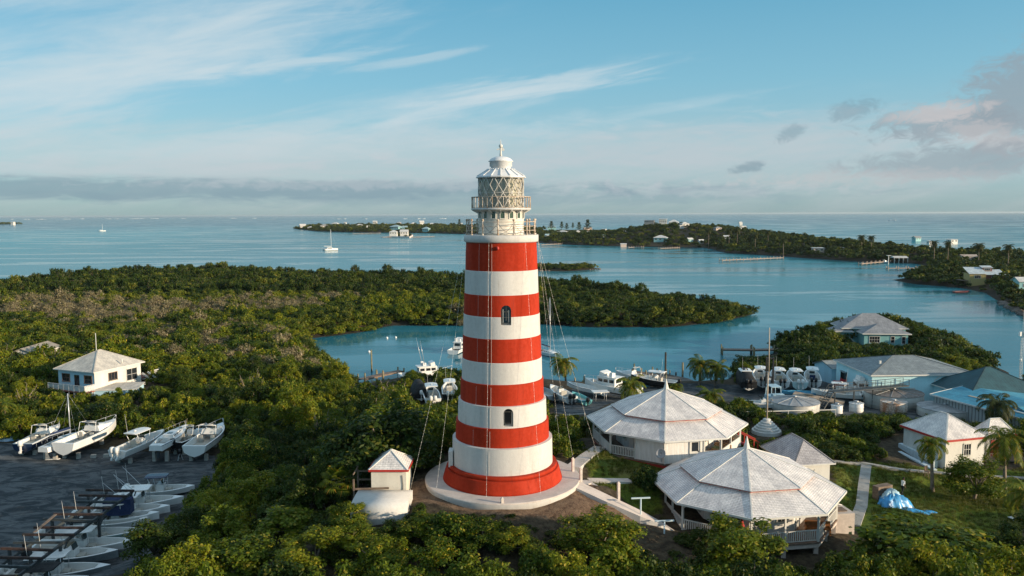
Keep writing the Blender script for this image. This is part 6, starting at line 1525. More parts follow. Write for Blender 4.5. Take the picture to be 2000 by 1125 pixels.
m_ = MB(); m_.box((-.1, 1.2, -.1), (1.8, .7, 1.9), R(8)); m_.build('crate_stack', WOOD, tp)
heap('tarpaulin', 'spread tail of blue tarpaulin beside the covered heap', P(1772, 1000, 4.05), 1.5, .6, .35, TARP, 8, R(-12), None, 'tarpaulin')
heap('tarpaulin', 'small scrap of blue tarpaulin lying apart on the lawn', P(1812, 1000, 4.0), .7, .3, .16, TARP, 9, 0, None, 'tarpaulin')
m_ = MB(); m_.box((0, 0, .02), (2.6, .5, .08)); m_.box((.2, .5, .02), (2.2, .3, .1), .1); m_.box((-.3, -.5, .02), (2.4, .2, .1), -.05); o = m_.build('plank_pile', mat('reddish_planks', (.26, .12, .08), .85, var=.4), None, P(1744, 998, 4.05), R(-10)); tag(o, 'few reddish planks lying in front of the blue tarpaulin', 'planks')
m_ = MB(); m_.box((0, 0, .03), (.9, .12, .08)); o = m_.build('plank', WHITE, None, P(1758, 977, 4.1), R(-18)); tag(o, 'single pale plank on the grass at the feet of the walker', 'plank')
p = P(1980, 1024, 3.0); ch3 = thing('garden_table', 'small grey table in the grass by the right edge', 'table', p, R(20)); m_ = MB(); m_.box((0, 0, .62), (.9, .6, .05)); m_.build('tabletop', METALW, ch3)
for x in (-.38, .38):
    for y in (-.24, .24): m_ = MB(); m_.box((x, y, 0), (.05, .05, .62)); m_.build('leg', METALW, ch3)
p = P(1812, 929, 4.2); ch4 = thing('wooden_stool', 'small brown wooden chair leaning by the palm trunk', 'chair', p, R(30)); m_ = MB(); m_.box((0, 0, .45), (.5, .5, .06)); m_.build('seat', WOOD, ch4); m_ = MB(); m_.box((0, .24, .5), (.5, .05, .5)); m_.build('backrest', WOOD, ch4)
for x in (-.2, .2):
    for y in (-.2, .2): m_ = MB(); m_.box((x, y, -.1), (.05, .05, .55)); m_.build('leg', WOOD, ch4)
# fuel and gas buckets on the dirt below the platform
for px, py, col, lab in ((1098, 1026, (.75, .42, .12), 'orange lidded white bucket on the dirt'), (1106, 1024, (.7, .7, .68), 'white bucket touching the orange lidded one'), (1101, 1033, (.42, .03, .03), 'red and white drum below the two buckets')):
    p = P(px, py, 8.0); bk = thing('bucket', lab, 'bucket', p); m_ = MB(); m_.lathe([(.24, -.1), (.28, .5)], 14); m_.build('pail', GEL if 'red' not in lab else RED, bk); m_ = MB(); m_.lathe([(.29, .5), (.29, .56), (.02, .58)], 14); m_.build('lid', mat('lid_%s' % lab[:3], col, .5), bk)
p = P(1265, 1047, 6.3); m_ = MB(); m_.ball((0, 0, .2), .25, 12, 8); o = m_.build('float_ball', GEL, None, p); tag(o, 'white float lying under the sloping walk', 'float')
p = P(1332, 1066, 5.6); m_ = MB(); m_.box((0, 0, .3), (.7, .5, .5), .3, tilt=Matrix.Rotation(R(20), 3, 'X')); o = m_.build('plastic_crate', mat('pale_blue_plastic', (.30, .55, .66), .5), None, p); tag(o, 'pale blue plastic box among the bushes below the near house', 'box')
m_ = MB(); m_.bar((-.9, 0, .1), (1.3, -.5, .6), .22, .05); m_.bar((-.7, .3, .1), (1.0, .1, .35), .2, .05); o = m_.build('board_pile', WOOD, None, P(1252, 1040, 6.6), R(-40)); tag(o, 'loose brown boards on the dark earth beside the walk', 'boards')
m_ = MB(); m_.bar((-1.2, 0, .35), (1.4, -.2, .5), .5, .06); m_.bar((-1.0, .4, .3), (1.2, .3, .45), .4, .06); m_.box((.1, .1, -.1), (1.6, .5, .4)); o = m_.build('board_pile', GREYCONC, None, P(1340, 1052, 5.8), R(-35)); tag(o, 'grey boards stacked under the near veranda', 'boards')

# ------------------------------------------------------------------ the walker on the lawn
def person(p, rz):
    t_ = thing('person', 'person in a white shirt and black trousers walking on the lawn behind the blue heap', 'person', p, rz)
    me = bpy.data.meshes.new('body')
    J = dict(pel=(0, 0, .92), bel=(.02, 0, 1.08), che=(.05, 0, 1.28), nk=(.07, 0, 1.46), hd0=(.10, 0, 1.55), hd=(.12, 0, 1.66), hd1=(.12, 0, 1.74),
             hl=(0, .10, .88), kl=(.16, .11, .50), al=(.10, .11, .09), fl=(.27, .11, .04), hr_=(0, -.10, .88), kr=(-.06, -.11, .49), ar=(-.26, -.11, .13), fr=(-.12, -.12, .04),
             sl=(.05, .19, 1.38), el=(.16, .25, 1.12), wl=(.36, .20, 1.02), gl=(.44, .19, 1.02), sr=(.05, -.19, 1.38), er=(-.06, -.25, 1.12), wr=(.08, -.26, .90), gr=(.12, -.26, .82))
    rad = dict(pel=(.15, .125), bel=(.125, .11), che=(.155, .12), nk=(.06, .06), hd0=(.075, .07), hd=(.10, .085), hd1=(.07, .065), hl=(.095, .09), kl=(.06, .06), al=(.042, .042), fl=(.035, .05), hr_=(.095, .09), kr=(.06, .06), ar=(.042, .042), fr=(.035, .05),
               sl=(.062, .06), el=(.045, .045), wl=(.032, .032), gl=(.03, .038), sr=(.062, .06), er=(.045, .045), wr=(.032, .032), gr=(.03, .038))
    names = list(J); E = [('pel', 'bel'), ('bel', 'che'), ('che', 'nk'), ('nk', 'hd0'), ('hd0', 'hd'), ('hd', 'hd1'), ('pel', 'hl'), ('hl', 'kl'), ('kl', 'al'), ('al', 'fl'), ('pel', 'hr_'), ('hr_', 'kr'), ('kr', 'ar'), ('ar', 'fr'), ('che', 'sl'), ('sl', 'el'), ('el', 'wl'), ('wl', 'gl'), ('che', 'sr'), ('sr', 'er'), ('er', 'wr'), ('wr', 'gr')]
    V = [Vector(J[n]) for n in names]; Ed = [(names.index(a), names.index(b)) for a, b in E]; rr = [rad[n] for n in names]
    fing = []
    for w, g, sd in (('wl', 'gl', 1), ('wr', 'gr', -1)):
        base = Vector(J[g]); d = (base-Vector(J[w])).normalized(); side = d.cross(Vector((0, 1, 0))).normalized()
        gi = names.index(g)
        for k, (of, L) in enumerate(((-.03, .065), (-.01, .075), (.012, .07), (.032, .055))):
            i0 = len(V); V.append(base+side*of+d*.03); V.append(base+side*of+d*(.03+L*.55)+Vector((0, -sd*.008, 0))); V.append(base+side*of+d*(.02+L*.95)+Vector((0, -sd*.03, 0)))
            Ed += [(gi, i0), (i0, i0+1), (i0+1, i0+2)]; rr += [(.012, .012), (.010, .010), (.008, .008)]
        i0 = len(V); V.append(base-side*.045-d*.01); V.append(base-side*.06+d*.03); Ed += [(gi, i0), (i0, i0+1)]; rr += [(.013, .013), (.010, .010)]
    me.from_pydata([tuple(v) for v in V], Ed, []); o = bpy.data.objects.new('body', me); C.objects.link(o)
    md = o.modifiers.new('skin', 'SKIN'); md.use_smooth_shade = True
    for i, r_ in enumerate(rr): me.skin_vertices[0].data[i].radius = r_
    me.skin_vertices[0].data[0].use_root = True
    o.modifiers.new('sub', 'SUBSURF').levels = 2; o.modifiers['sub'].render_levels = 2
    dg = bpy.context.evaluated_depsgraph_get(); me2 = bpy.data.meshes.new_from_object(o.evaluated_get(dg)); o.modifiers.clear(); o.data = me2; o.name = 'body'
    SKIN = mat('brown_skin', (.14, .07, .045), .6); SHIRT = mat('white_shirt', (.74, .74, .73), .85, var=.1); TROU = mat('black_trousers', (.015, .016, .02), .9); HAIR = mat('black_hair', (.008, .007, .007), .9)
    me2.materials.clear(); [me2.materials.append(x) for x in (SKIN, SHIRT, TROU)]
    for f in me2.polygons:
        c = f.center; f.use_smooth = True
        arm = abs(c.y) > .205 and c.z < 1.16
        f.material_index = 2 if (c.z < .98 and abs(c.y) < .2 and c.z > .11 and not (c.x > .25 and c.z > .7)) else (1 if .98 <= c.z < 1.47 and not arm else 0)
        if c.z < .11: f.material_index = 2
    o.parent = t_
    hh = MB(); hh.ball((.105, 0, 1.715), .112, 14, 8, sc=(1, .9, .85)); hh.build('hair', HAIR, t_)
    fc = MB(); fc.ball((.225, 0, 1.665), .018, 6, 4, sc=(1.2, .8, 1.3)); fc.ball((.12, .092, 1.665), .02, 6, 4, sc=(1, .4, 1.5)); fc.ball((.12, -.092, 1.665), .02, 6, 4, sc=(1, .4, 1.5)); fc.build('nose_and_ears', SKIN, t_)
    ey = MB(); [ey.ball((.208, s*.035, 1.69), .011, 6, 4) for s in (1, -1)]; ey.box((.214, 0, 1.615), (.01, .05, .01)); ey.build('face_features', mat('dark_features', (.02, .01, .01), .5), t_)
    return t_
person(P(1762, 967, 4.1), R(20))
# ------------------------------------------------------------------ vegetation
def leaf_mat(name, dark, lite, accent, trans=.35, acc=.12, objvar=.5):
    m = bpy.data.materials.new(name); m.use_nodes = True; t = NT(m.node_tree); nt = m.node_tree
    b = nt.nodes['Principled BSDF']; out = nt.nodes['Material Output']
    g = t.n('ShaderNodeNewGeometry').outputs['Random Per Island']; o = t.n('ShaderNodeObjectInfo').outputs['Random']
    # neighbouring plants of a kind grow in patches: colour drifts slowly over the ground
    pn = t.noise(t.n('ShaderNodeObjectInfo').outputs['Location'], .055, 3, .6)
    f = t.m('ADD', t.m('ADD', t.m('MULTIPLY', g, 1-objvar), t.m('MULTIPLY', o, objvar)), t.m('MULTIPLY', t.m('SUBTRACT', pn, .5), 1.3), clamp=True)
    c = t.mix(f, dark, lite)
    g2 = t.m('FRACT', t.m('MULTIPLY', g, 17.3))
    c = t.mix(t.m('GREATER_THAN', g2, 1-acc), c, accent)
    t.put(b.inputs['Base Color'], c); b.inputs['Roughness'].default_value = .5; b.inputs['Specular IOR Level'].default_value = .18
    tr = t.n('ShaderNodeBsdfTranslucent'); t.put(tr.inputs[0], t.mix(1.0, c, (1.25, 1.15, .45), 'MULTIPLY'))
    mx = t.n('ShaderNodeMixShader'); mx.inputs[0].default_value = trans
    nt.links.new(b.outputs[0], mx.inputs[1]); nt.links.new(tr.outputs[0], mx.inputs[2]); nt.links.new(mx.outputs[0], out.inputs[0])
    return m
LEAF = leaf_mat('leaves_green', (.022, .060, .006), (.150, .190, .012), (.26, .23, .025))
LEAF_Y = leaf_mat('leaves_yellow_green', (.055, .100, .007), (.225, .240, .013), (.36, .28, .025))
LEAF_D = leaf_mat('leaves_dark', (.010, .032, .006), (.060, .092, .010), (.12, .12, .018))
LEAF_M = leaf_mat('mangrove_leaves', (.028, .058, .008), (.175, .195, .020), (.30, .25, .05), .3)
LEAF_DRY = leaf_mat('dry_scrub_leaves', (.10, .088, .04), (.26, .22, .115), (.38, .31, .21), .2)
LEAF_FAR = leaf_mat('far_leaves', (.018, .040, .010), (.075, .100, .018), (.13, .12, .025), .25)
PALM_L = leaf_mat('palm_fronds', (.05, .09, .010), (.19, .21, .022), (.36, .22, .03), .35, .07, .35)
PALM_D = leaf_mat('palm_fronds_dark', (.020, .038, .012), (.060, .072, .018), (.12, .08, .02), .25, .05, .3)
BARK = mat('grey_bark', (.22, .18, .14), .9, var=.4, vscale=3)
TWIG = mat('dry_twigs', (.30, .24, .18), .9, var=.35, vscale=2)
def nrmz(a): return a/np.maximum(1e-9, np.linalg.norm(a, axis=-1, keepdims=True))
def leaves(rng, cen, rad, n, size, up=.35, aspect=.55, center=None, flat=1.0):
    """n leaf quads spread over clumps with centres cen and radii rad"""
    K = len(cen); idx = rng.choice(K, n, p=rad**2/np.sum(rad**2))
    d = nrmz(rng.normal(size=(n, 3))); r_ = rad[idx]*rng.uniform(.10, 1.35, n)**.75
    p = cen[idx]+d*r_[:, None]*np.array([1, 1, .8*flat])
    c0 = np.mean(cen, 0) if center is None else np.array(center)
    outw = nrmz(p-c0)
    nrm = nrmz(.55*d+.45*outw+np.array([0, 0, up])+.55*rng.normal(size=(n, 3)))
    a = nrmz(np.cross(nrm, rng.normal(size=(n, 3)))); b = np.cross(nrm, a)
    s = size*rng.uniform(.65, 1.35, n)[:, None]
    q = np.stack([p-a*s, p-b*s*aspect+nrm*s*.12, p+a*s, p+b*s*aspect+nrm*s*.12], 1)
    return q.reshape(-1, 3)
def quads_mesh(name, v, m, extra=None):
    me = bpy.data.meshes.new(name); n = len(v)//4
    me.vertices.add(len(v)); me.vertices.foreach_set('co', np.asarray(v, np.float32).reshape(-1))
    me.loops.add(len(v)); me.loops.foreach_set('vertex_index', np.arange(len(v), dtype=np.int32))
    me.polygons.add(n); me.polygons.foreach_set('loop_start', np.arange(0, len(v), 4, dtype=np.int32)); me.polygons.foreach_set('loop_total', np.full(n, 4, np.int32))
    me.materials.append(m); me.update(); me.validate(); return me
def clumps(rng, K, R0, H, z0, low=.0):
    """clump centres over a lumpy dome: radius R0, height H, bottom at z0"""
    th = rng.uniform(0, 2*math.pi, K); u = rng.uniform(low, 1, K); ph = np.arcsin(u)
    rr = rng.uniform(.62, 1.0, K); lob = 1+.22*np.sin(3*th+rng.uniform(0, 6))+.14*np.sin(5*th+rng.uniform(0, 6))
    c = np.stack([R0*rr*lob*np.cos(ph)*np.cos(th), R0*rr*lob*np.cos(ph)*np.sin(th), z0+H*rr*np.sin(ph)*rng.uniform(.8, 1.1, K)], 1)
    return c, R0*rng.uniform(.13, .32, K)
def trunk_mb(rng, cen, zc, base_r):
    m_ = MB(); k = (rng.uniform(-.25, .25), rng.uniform(-.25, .25))
    fork = (k[0], k[1], zc*.45); m_.tube([(0, 0, -.6), (k[0]*.5, k[1]*.5, zc*.2), fork], [base_r*1.2, base_r, base_r*.8], 7)
    for c in cen[rng.choice(len(cen), min(7, len(cen)), replace=False)]:
        mid = (fork[0]*.5+c[0]*.5+rng.uniform(-.2, .2), fork[1]*.5+c[1]*.5+rng.uniform(-.2, .2), fork[2]*.45+c[2]*.55)
        m_.tube([fork, mid, tuple(c)], [base_r*.6, base_r*.4, base_r*.12], 5)
    return m_
# prototypes: unit size, crown about 2 m in radius and 4.4 m tall
TREES = {}
def make_tree_proto(key, seed, m, n, size, R0=2.0, zc=1.7, H=2.6, K=26, low=-.25, twigs=0):
    rng = np.random.default_rng(seed); c, r_ = clumps(rng, K, R0, H, zc, low)
    v = leaves(rng, c, r_, n, size, center=(0, 0, zc-.3))
    cm = quads_mesh('crown', v, m); tm = trunk_mb(rng, c, zc, .13)
    if twigs:
        for i in range(twigs):
            a = rng.uniform(0, 6.28); q = c[rng.integers(len(c))]; tip = q*1.12+np.array([0, 0, rng.uniform(.2, .7)])
            tm.tube([tuple(q*.8), tuple((q+tip)/2+rng.normal(size=3)*.12), tuple(tip)], [.05, .03, .012], 4)
    TREES[key] = (tm.mesh('trunk', [TWIG if twigs else BARK]), cm)
for i in range(4): make_tree_proto('leafy%d' % i, 10+i, LEAF, (8200, 6200, 9500, 5200)[i], (.105, .13, .092, .15)[i], K=54+6*i)
for i in range(3): make_tree_proto('yellow%d' % i, 20+i, LEAF_Y, 8200, .102, K=50+6*i)
for i in range(3): make_tree_proto('dark%d' % i, 30+i, LEAF_D, 7400, .108, K=56)
for i in range(2): make_tree_proto('bushy%d' % i, 40+i, LEAF, 4200, .12, zc=.5, H=2.0, low=-.1, K=56)
make_tree_proto('bare0', 50, LEAF_Y, 900, .11, twigs=26); make_tree_proto('vine0', 51, LEAF_Y, 6400, .13, R0=1.5, zc=1.0, H=3.6, low=-.3, K=40)
make_tree_proto('round0', 52, LEAF_D, 6200, .11, R0=1.25, zc=.7, H=1.15, K=60, low=-.5)
def tree(key, label, cat, loc, rz, sxy, sz, group=None, name='broadleaf_tree'):
    t_ = thing(name, label, cat, loc, rz, group); t_.scale = (sxy, sxy, sz)
    for nm, me in zip(('trunk', 'crown'), TREES[key]):
        o = bpy.data.objects.new(nm, me); C.objects.link(o); o.parent = t_
    return t_
# keep sight lines to the things the photo shows
KEEP = [([(0, 868), (0, 1125), (228, 1125), (255, 1082), (290, 1036), (330, 985), (352, 948), (412, 905), (432, 860), (432, 822), (300, 812), (20, 826)], 101), ([(98, 684), (335, 690), (335, 748), (275, 752), (100, 750)], 134),
        ([(690, 870), (800, 870), (806, 994), (690, 975)], 62), ([(828, 925), (1136, 925), (1136, 975), (1050, 1000), (900, 985), (828, 960)], 60), ([(1030, 985), (1120, 985), (1125, 1028), (1040, 1020)], 58),
        ([(1120, 860), (1300, 905), (1290, 1000), (1320, 1040), (1250, 1040), (1130, 965)], 72), ([(1140, 805), (1455, 805), (1455, 905), (1300, 915), (1140, 895)], 84), ([(1272, 875), (1655, 875), (1660, 1000), (1668, 1075), (1540, 1088), (1545, 1040), (1380, 1010), (1290, 1010)], 66),
        ([(1470, 845), (1635, 845), (1638, 950), (1470, 900)], 80), ([(1462, 806), (1534, 806), (1534, 852), (1462, 852)], 97), ([(1762, 805), (1985, 815), (1985, 905), (1830, 918), (1755, 890)], 90), ([(1630, 905), (2000, 925), (2000, 1045), (1860, 1020), (1640, 1020)], 80),
        ([(1085, 738), (1310, 735), (1310, 775), (1160, 805), (1085, 808)], 140), ([(1425, 705), (1620, 705), (1620, 775), (1425, 775)], 140), ([(1600, 698), (1920, 698), (1920, 775), (1800, 795), (1600, 790)], 135), ([(1500, 780), (1800, 770), (1800, 800), (1640, 800), (1500, 802)], 118),
        ([(1815, 765), (2000, 770), (2000, 810), (1880, 805), (1815, 800)], 118), ([(1638, 616), (1790, 616), (1790, 668), (1660, 668), (1638, 655)], 175), ([(700, 700), (790, 700), (790, 735), (700, 742)], 165), ([(814, 708), (850, 708), (850, 726), (814, 726)], 165), ([(826, 750), (860, 750), (860, 778), (826, 778)], 140), ([(862, 744), (894, 744), (894, 772), (862, 772)], 140), ([(50, 674), (114, 674), (114, 690), (50, 692)], 150),
        ([(134, 752), (176, 752), (176, 776), (134, 776)], 122), ([(216, 750), (266, 748), (266, 766), (216, 770)], 122), ([(1405, 665), (1520, 665), (1520, 694), (1405, 694)], 185), ([(866, 460), (1090, 460), (1098, 935), (866, 935)], 60), ([(1240, 1025), (1345, 1025), (1345, 1068), (1240, 1068)], 58), ([(1312, 700), (1430, 700), (1430, 778), (1312, 778)], 175), ([(1062, 686), (1142, 686), (1142, 752), (1062, 752)], 175), ([(1126, 730), (1310, 718), (1310, 750), (1126, 765)], 170), ([(1940, 690), (2000, 690), (2000, 760), (1940, 760)], 165)]
def pip(poly, x, y):
    c = False; n = len(poly)
    for i in range(n):
        (x0, y0), (x1, y1) = poly[i], poly[(i+1) % n]
        if (y0 > y) != (y1 > y) and x < (x1-x0)*(y-y0)/(y1-y0)+x0: c = not c
    return c
def blocks_view(x, y, z0, top, r_):
    for z, dx in ((top, r_*.8), (top, -r_*.8), (z0, 0), (top, 0), (top*.75+z0*.25, r_*.7), (top*.75+z0*.25, -r_*.7), ((top+z0)/2, r_*.9), ((top+z0)/2, -r_*.9), ((top+z0)/2, 0)):
        px, py = to_px((x+dx, y, z))
        for poly, Y in KEEP:
            if y < Y-1.0 and pip(poly, px, py): return True
    return False
FOOT = [(fp.x, fp.y, 2.8), (TX, TY, 6.9), (*H1, 8.3), (*H2, 8.3)]
for o in C.objects:
    if o.get('category') in ('house', 'cottage', 'annexe', 'outbuilding', 'shed', 'workshop', 'warehouse', 'carport', 'cabin', 'tank', 'cistern', 'boat', 'deck') and o.get('label', '').find('octagonal') < 0 and o.location.y < 220:
        r_ = {'warehouse': 10, 'house': 7.5, 'workshop': 6, 'tank': 4.3, 'boat': 3.2, 'cottage': 4.5, 'shed': 3.0, 'annexe': 3.2, 'cabin': 4, 'carport': 3.6, 'outbuilding': 3.8, 'cistern': 2.6, 'deck': 3}[o['category']]
        FOOT.append((o.location.x, o.location.y, r_))
FOOT = np.array(FOOT)
BARE = [LAWN, LAWN2, DIRT, LOT, YARD]
WALKS = W2(((1113, 950, 9.8), (1140, 962, 9.5), (1190, 982, 9), (1250, 1010, 8), (1300, 1040, 6.8), (1330, 1030, 6.8), (1280, 1008, 7.5), (1200, 965, 9), (1150, 945, 9.5)))
def free(x, y, m_=1.0):
    X, Y = np.array([x]), np.array([y])
    if sdist(COAST, X, Y)[0] < 1.2: return False
    if np.any((FOOT[:, 0]-x)**2+(FOOT[:, 1]-y)**2 < (FOOT[:, 2]+m_*.6)**2): return False
    for b in BARE+[WALKS]:
        if sdist(b, X, Y)[0] > -m_*.6: return False
    return True
rnd = random.Random(11)
# -- trees placed one by one from the photo: pixel of the crown top, width in pixels, distance, kind
NEAR = [(1448, 1000, 190, 54, 'leafy0', 'large leafy tree standing in front of the near octagonal house', None), (1800, 1008, 300, 55, 'leafy1', 'largest dense tree filling the lower right below the lawn', None), (1972, 1052, 170, 50, 'yellow0', 'bright yellow green tree in the lower right corner', None),
 (1172, 992, 170, 53, 'yellow1', 'bright green tree on the slope below the sloping walk', None), (505, 915, 105, 69, 'yellow2', 'yellow green tree standing out sunlit left of the cream shed', None), (652, 842, 85, 86, 'yellow0', 'sunlit crown alone in the shade left of the tower', None),
 (376, 1052, 150, 52, 'yellow1', 'yellow tinged tree at the lower left beside the parked boats', None), (1905, 890, 120, 76, 'leafy2', 'spreading small tree in the lawn before the white annexe', 'umb'), (1258, 908, 50, 66.3, 'round0', 'round clipped dark shrub on the lawn by the walk', 'shrub')]
FG = [(682, 975, 84, 57, 'yellow0'), (768, 1016, 80, 55.4, 'leafy0'), (300, 1010, 120, 62, 'dark0'), (430, 985, 130, 62, 'leafy0'), (330, 1075, 120, 50, 'leafy2'), (470, 1040, 150, 53, 'leafy1'), (560, 990, 130, 60, 'leafy3'), (610, 1030, 150, 53, 'yellow0'), (690, 1012, 110, 55, 'leafy2'), (540, 1085, 150, 48, 'dark1'), (650, 1085, 150, 47, 'leafy0'), (745, 1040, 130, 51, 'yellow2'),
 (770, 1085, 140, 47, 'leafy1'), (826, 1000, 105, 55.5, 'yellow1'), (880, 1000, 110, 54.5, 'leafy3'), (850, 1055, 140, 49, 'yellow0'), (940, 1012, 105, 54, 'leafy0'), (950, 1075, 150, 47, 'leafy2'), (1005, 1026, 100, 53, 'yellow2'), (1055, 1052, 110, 50, 'leafy1'), (1030, 1095, 130, 46, 'dark2'), (1120, 1065, 130, 48, 'yellow0'),
 (1205, 1048, 120, 50, 'leafy3'), (1160, 1100, 150, 45.5, 'yellow1'), (1260, 1095, 110, 46, 'dark0'), (1330, 1088, 110, 48, 'dark1'), (1395, 1085, 120, 48, 'leafy1'), (1480, 1070, 130, 49, 'dark2'), (1560, 1100, 120, 46, 'leafy2'), (1625, 1096, 110, 47, 'dark0'), (1690, 1062, 120, 51, 'leafy0'), (1730, 1095, 130, 46.5, 'yellow2'), (1880, 1085, 150, 46, 'leafy3'), (1950, 1105, 120, 45, 'yellow1'), (420, 1105, 130, 46, 'leafy3'), (260, 1095, 100, 50, 'dark2'), (1840, 1045, 150, 50.5, 'yellow0'), (2010, 1000, 120, 60, 'dark1')]
def by_px(px, py, w, Y, key, label, cat='tree', group=None, name='broadleaf_tree', hmax=9):
    top = Q(px, py, Y); z0 = min(h(top.x, Y), top.z-2.0); hh = min(hmax, top.z-z0); k = ppm((top.x, Y, top.z))
    base_h = {'round0': 1.95, 'bush': 2.6, 'vine': 4.8}.get(key, {'bush': 2.6, 'vine': 4.8}.get(key[:4], 4.5))
    return tree(key, label, cat, (top.x, Y, top.z-hh), rnd.uniform(0, 6.28), w/k/(2.55 if key == 'round0' else 4.5), hh/base_h, group, name)
PLACED = []
for px, py, w, Y, key, lab, k in NEAR:
    t_ = by_px(px, py, w, Y, key, lab, 'shrub' if k == 'shrub' else 'tree', name='round_shrub' if k == 'shrub' else 'broadleaf_tree'); PLACED.append((t_.location.x, t_.location.y))
for px, py, w, Y, key in FG:
    lab = 'leafy tree in the dense bank of trees along the lower edge of the picture'
    t_ = by_px(px, py, w, Y, key, lab, group='trees along the lower edge'); PLACED.append((t_.location.x, t_.location.y))
# -- trees scattered through the thicket, labelled by the part of the thicket they stand in
def zone(x, y):
    px, py = to_px((x, y, h(x, y)+3))
    if y > 230: return None
    if px < 440 and y > 100: return ('broad leaved tree in the thicket round the pale bungalow', 'thicket round the bungalow')
    if px < 930 and y <= 100: return ('tree in the dark thicket between the lot of boats and the tower', 'thicket left of the tower')
    if px < 930: return ('tree in the thicket between the tower and the inlet', 'thicket before the inlet')
    if px < 1480: return ('low tree among the bushes behind the far octagonal house', 'bushes behind the octagonal house')
    if y > 138: return ('evergreen tree on the wooded point round the turquoise house', 'trees on the wooded point')
    return ('dark tree in the belt between the tanks and the white cottage', 'belt of trees below the tanks')
cnt = 0; tries = 0
while cnt < 165 and tries < 9000:
    tries += 1
    y = 46+(205-46)*rnd.random()**1.25; x = rnd.uniform(-.68, .68)*y
    if not free(x, y, 1.6): continue
    if min((x-a)**2+(y-b)**2 for a, b in PLACED) < (2.7+y*.012)**2: continue
    z0 = h(x, y)
    if z0 < .3: continue
    s = rnd.choice([rnd.uniform(.5, .8), rnd.uniform(.7, 1.1), rnd.uniform(.9, 1.45)]); hh = min(s*4.3, 4.9)*rnd.uniform(.85, 1.1)
    zpx = to_px((x, y, z0+3))[0]
    if 540 < zpx < 900 and y < 104: s *= 1.3; hh = min(6.8, hh*1.45)
    if y > 140: hh = min(hh, 4.0)
    zn = zone(x, y)
    if zn is None: continue
    px, py = to_px((x, y, z0+hh))
    if not (-60 < px < 2060 and py < 1180): continue
    if blocks_view(x, y, z0, z0+hh, s*2.0): continue
    key = rnd.choice(['dark0', 'dark1', 'dark2', 'dark0', 'leafy1', 'bushy0'] if 540 < px < 900 and y < 96 else ['leafy0', 'leafy1', 'leafy2', 'leafy3', 'yellow0', 'yellow1', 'yellow2', 'dark0', 'dark1', 'bushy0', 'bushy1', 'vine0'] if px < 1500 else ['dark0', 'dark1', 'dark2', 'leafy0', 'leafy1', 'leafy3', 'bushy0', 'yellow0'])  # dark species left of the tower also stand in for shade there
    if rnd.random() < .12: key = 'bare0'
    bh = {'bush': 2.6, 'vine': 4.8}.get(key[:4], 4.5)
    tree(key, zn[0], 'tree', (x, y, z0-.1), rnd.uniform(0, 6.28), s*rnd.uniform(.9, 1.15), hh/bh, zn[1]); PLACED.append((x, y)); cnt += 1

# -- palms
def palm_crown(seed, n=20, L=2.6, droop=1.0, m=None, dead=3):
    rng = np.random.default_rng(seed); Vv = []; mt = []
    for k in range(n):
        a = 2*math.pi*k/n*1.618*2+rng.uniform(-.2, .2); el = R(78-118*(k/n)**1.0)+rng.uniform(-.12, .12); Lk = L*rng.uniform(.85, 1.12)
        dh = np.array([math.cos(a), math.sin(a), 0.]); p = np.array([0., 0., .05]); ang = el; S = 16; pts = [p.copy()]
        for i in range(S):
            ang -= droop*R(5.2)*(1+.08*i)*(1 if el > -.4 else .5); p = p+(dh*math.cos(ang)+np.array([0, 0, math.sin(ang)]))*Lk/S; pts.append(p.copy())
        pts = np.array(pts); side = np.array([-math.sin(a), math.cos(a), 0.])
        for i in range(S):       # rachis
            w = .035*(1-i/S)+.008; Vv += [pts[i]-side*w, pts[i]+side*w, pts[i+1]+side*w*.8, pts[i+1]-side*w*.8]
        for i in range(1, S*2):
            q = i/(S*2); j = min(S-1, int(q*S)); f = q*S-j; c = pts[j]*(1-f)+pts[j+1]*f; d = nrmz(pts[j+1]-pts[j])
            ll = L*.27*(math.sin(math.pi*min(1, q*.86+.12))**.7)*rng.uniform(.85, 1.15)
            for s in (-1, 1):
                o_ = nrmz(side*s*.85+d*.55+np.array([0, 0, -.28-.25*rng.random()])); tip = c+o_*ll+np.array([0, 0, -.12*ll]); wv = d*.045
                mid = c+o_*ll*.5+np.array([0, 0, .02]); Vv += [c-wv, mid-wv*1.1, tip, mid+wv*1.1]
    return quads_mesh('crown', np.array(Vv), m)
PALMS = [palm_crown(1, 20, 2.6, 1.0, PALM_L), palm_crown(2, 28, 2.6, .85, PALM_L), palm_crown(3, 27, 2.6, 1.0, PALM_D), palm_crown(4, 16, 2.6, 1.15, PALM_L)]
PTRUNK = mat('palm_trunk', (.26, .20, .15), .9, var=.45, vscale=2, bump=.3)
COCO = mat('dead_frond', (.36, .20, .06), .9, var=.4)
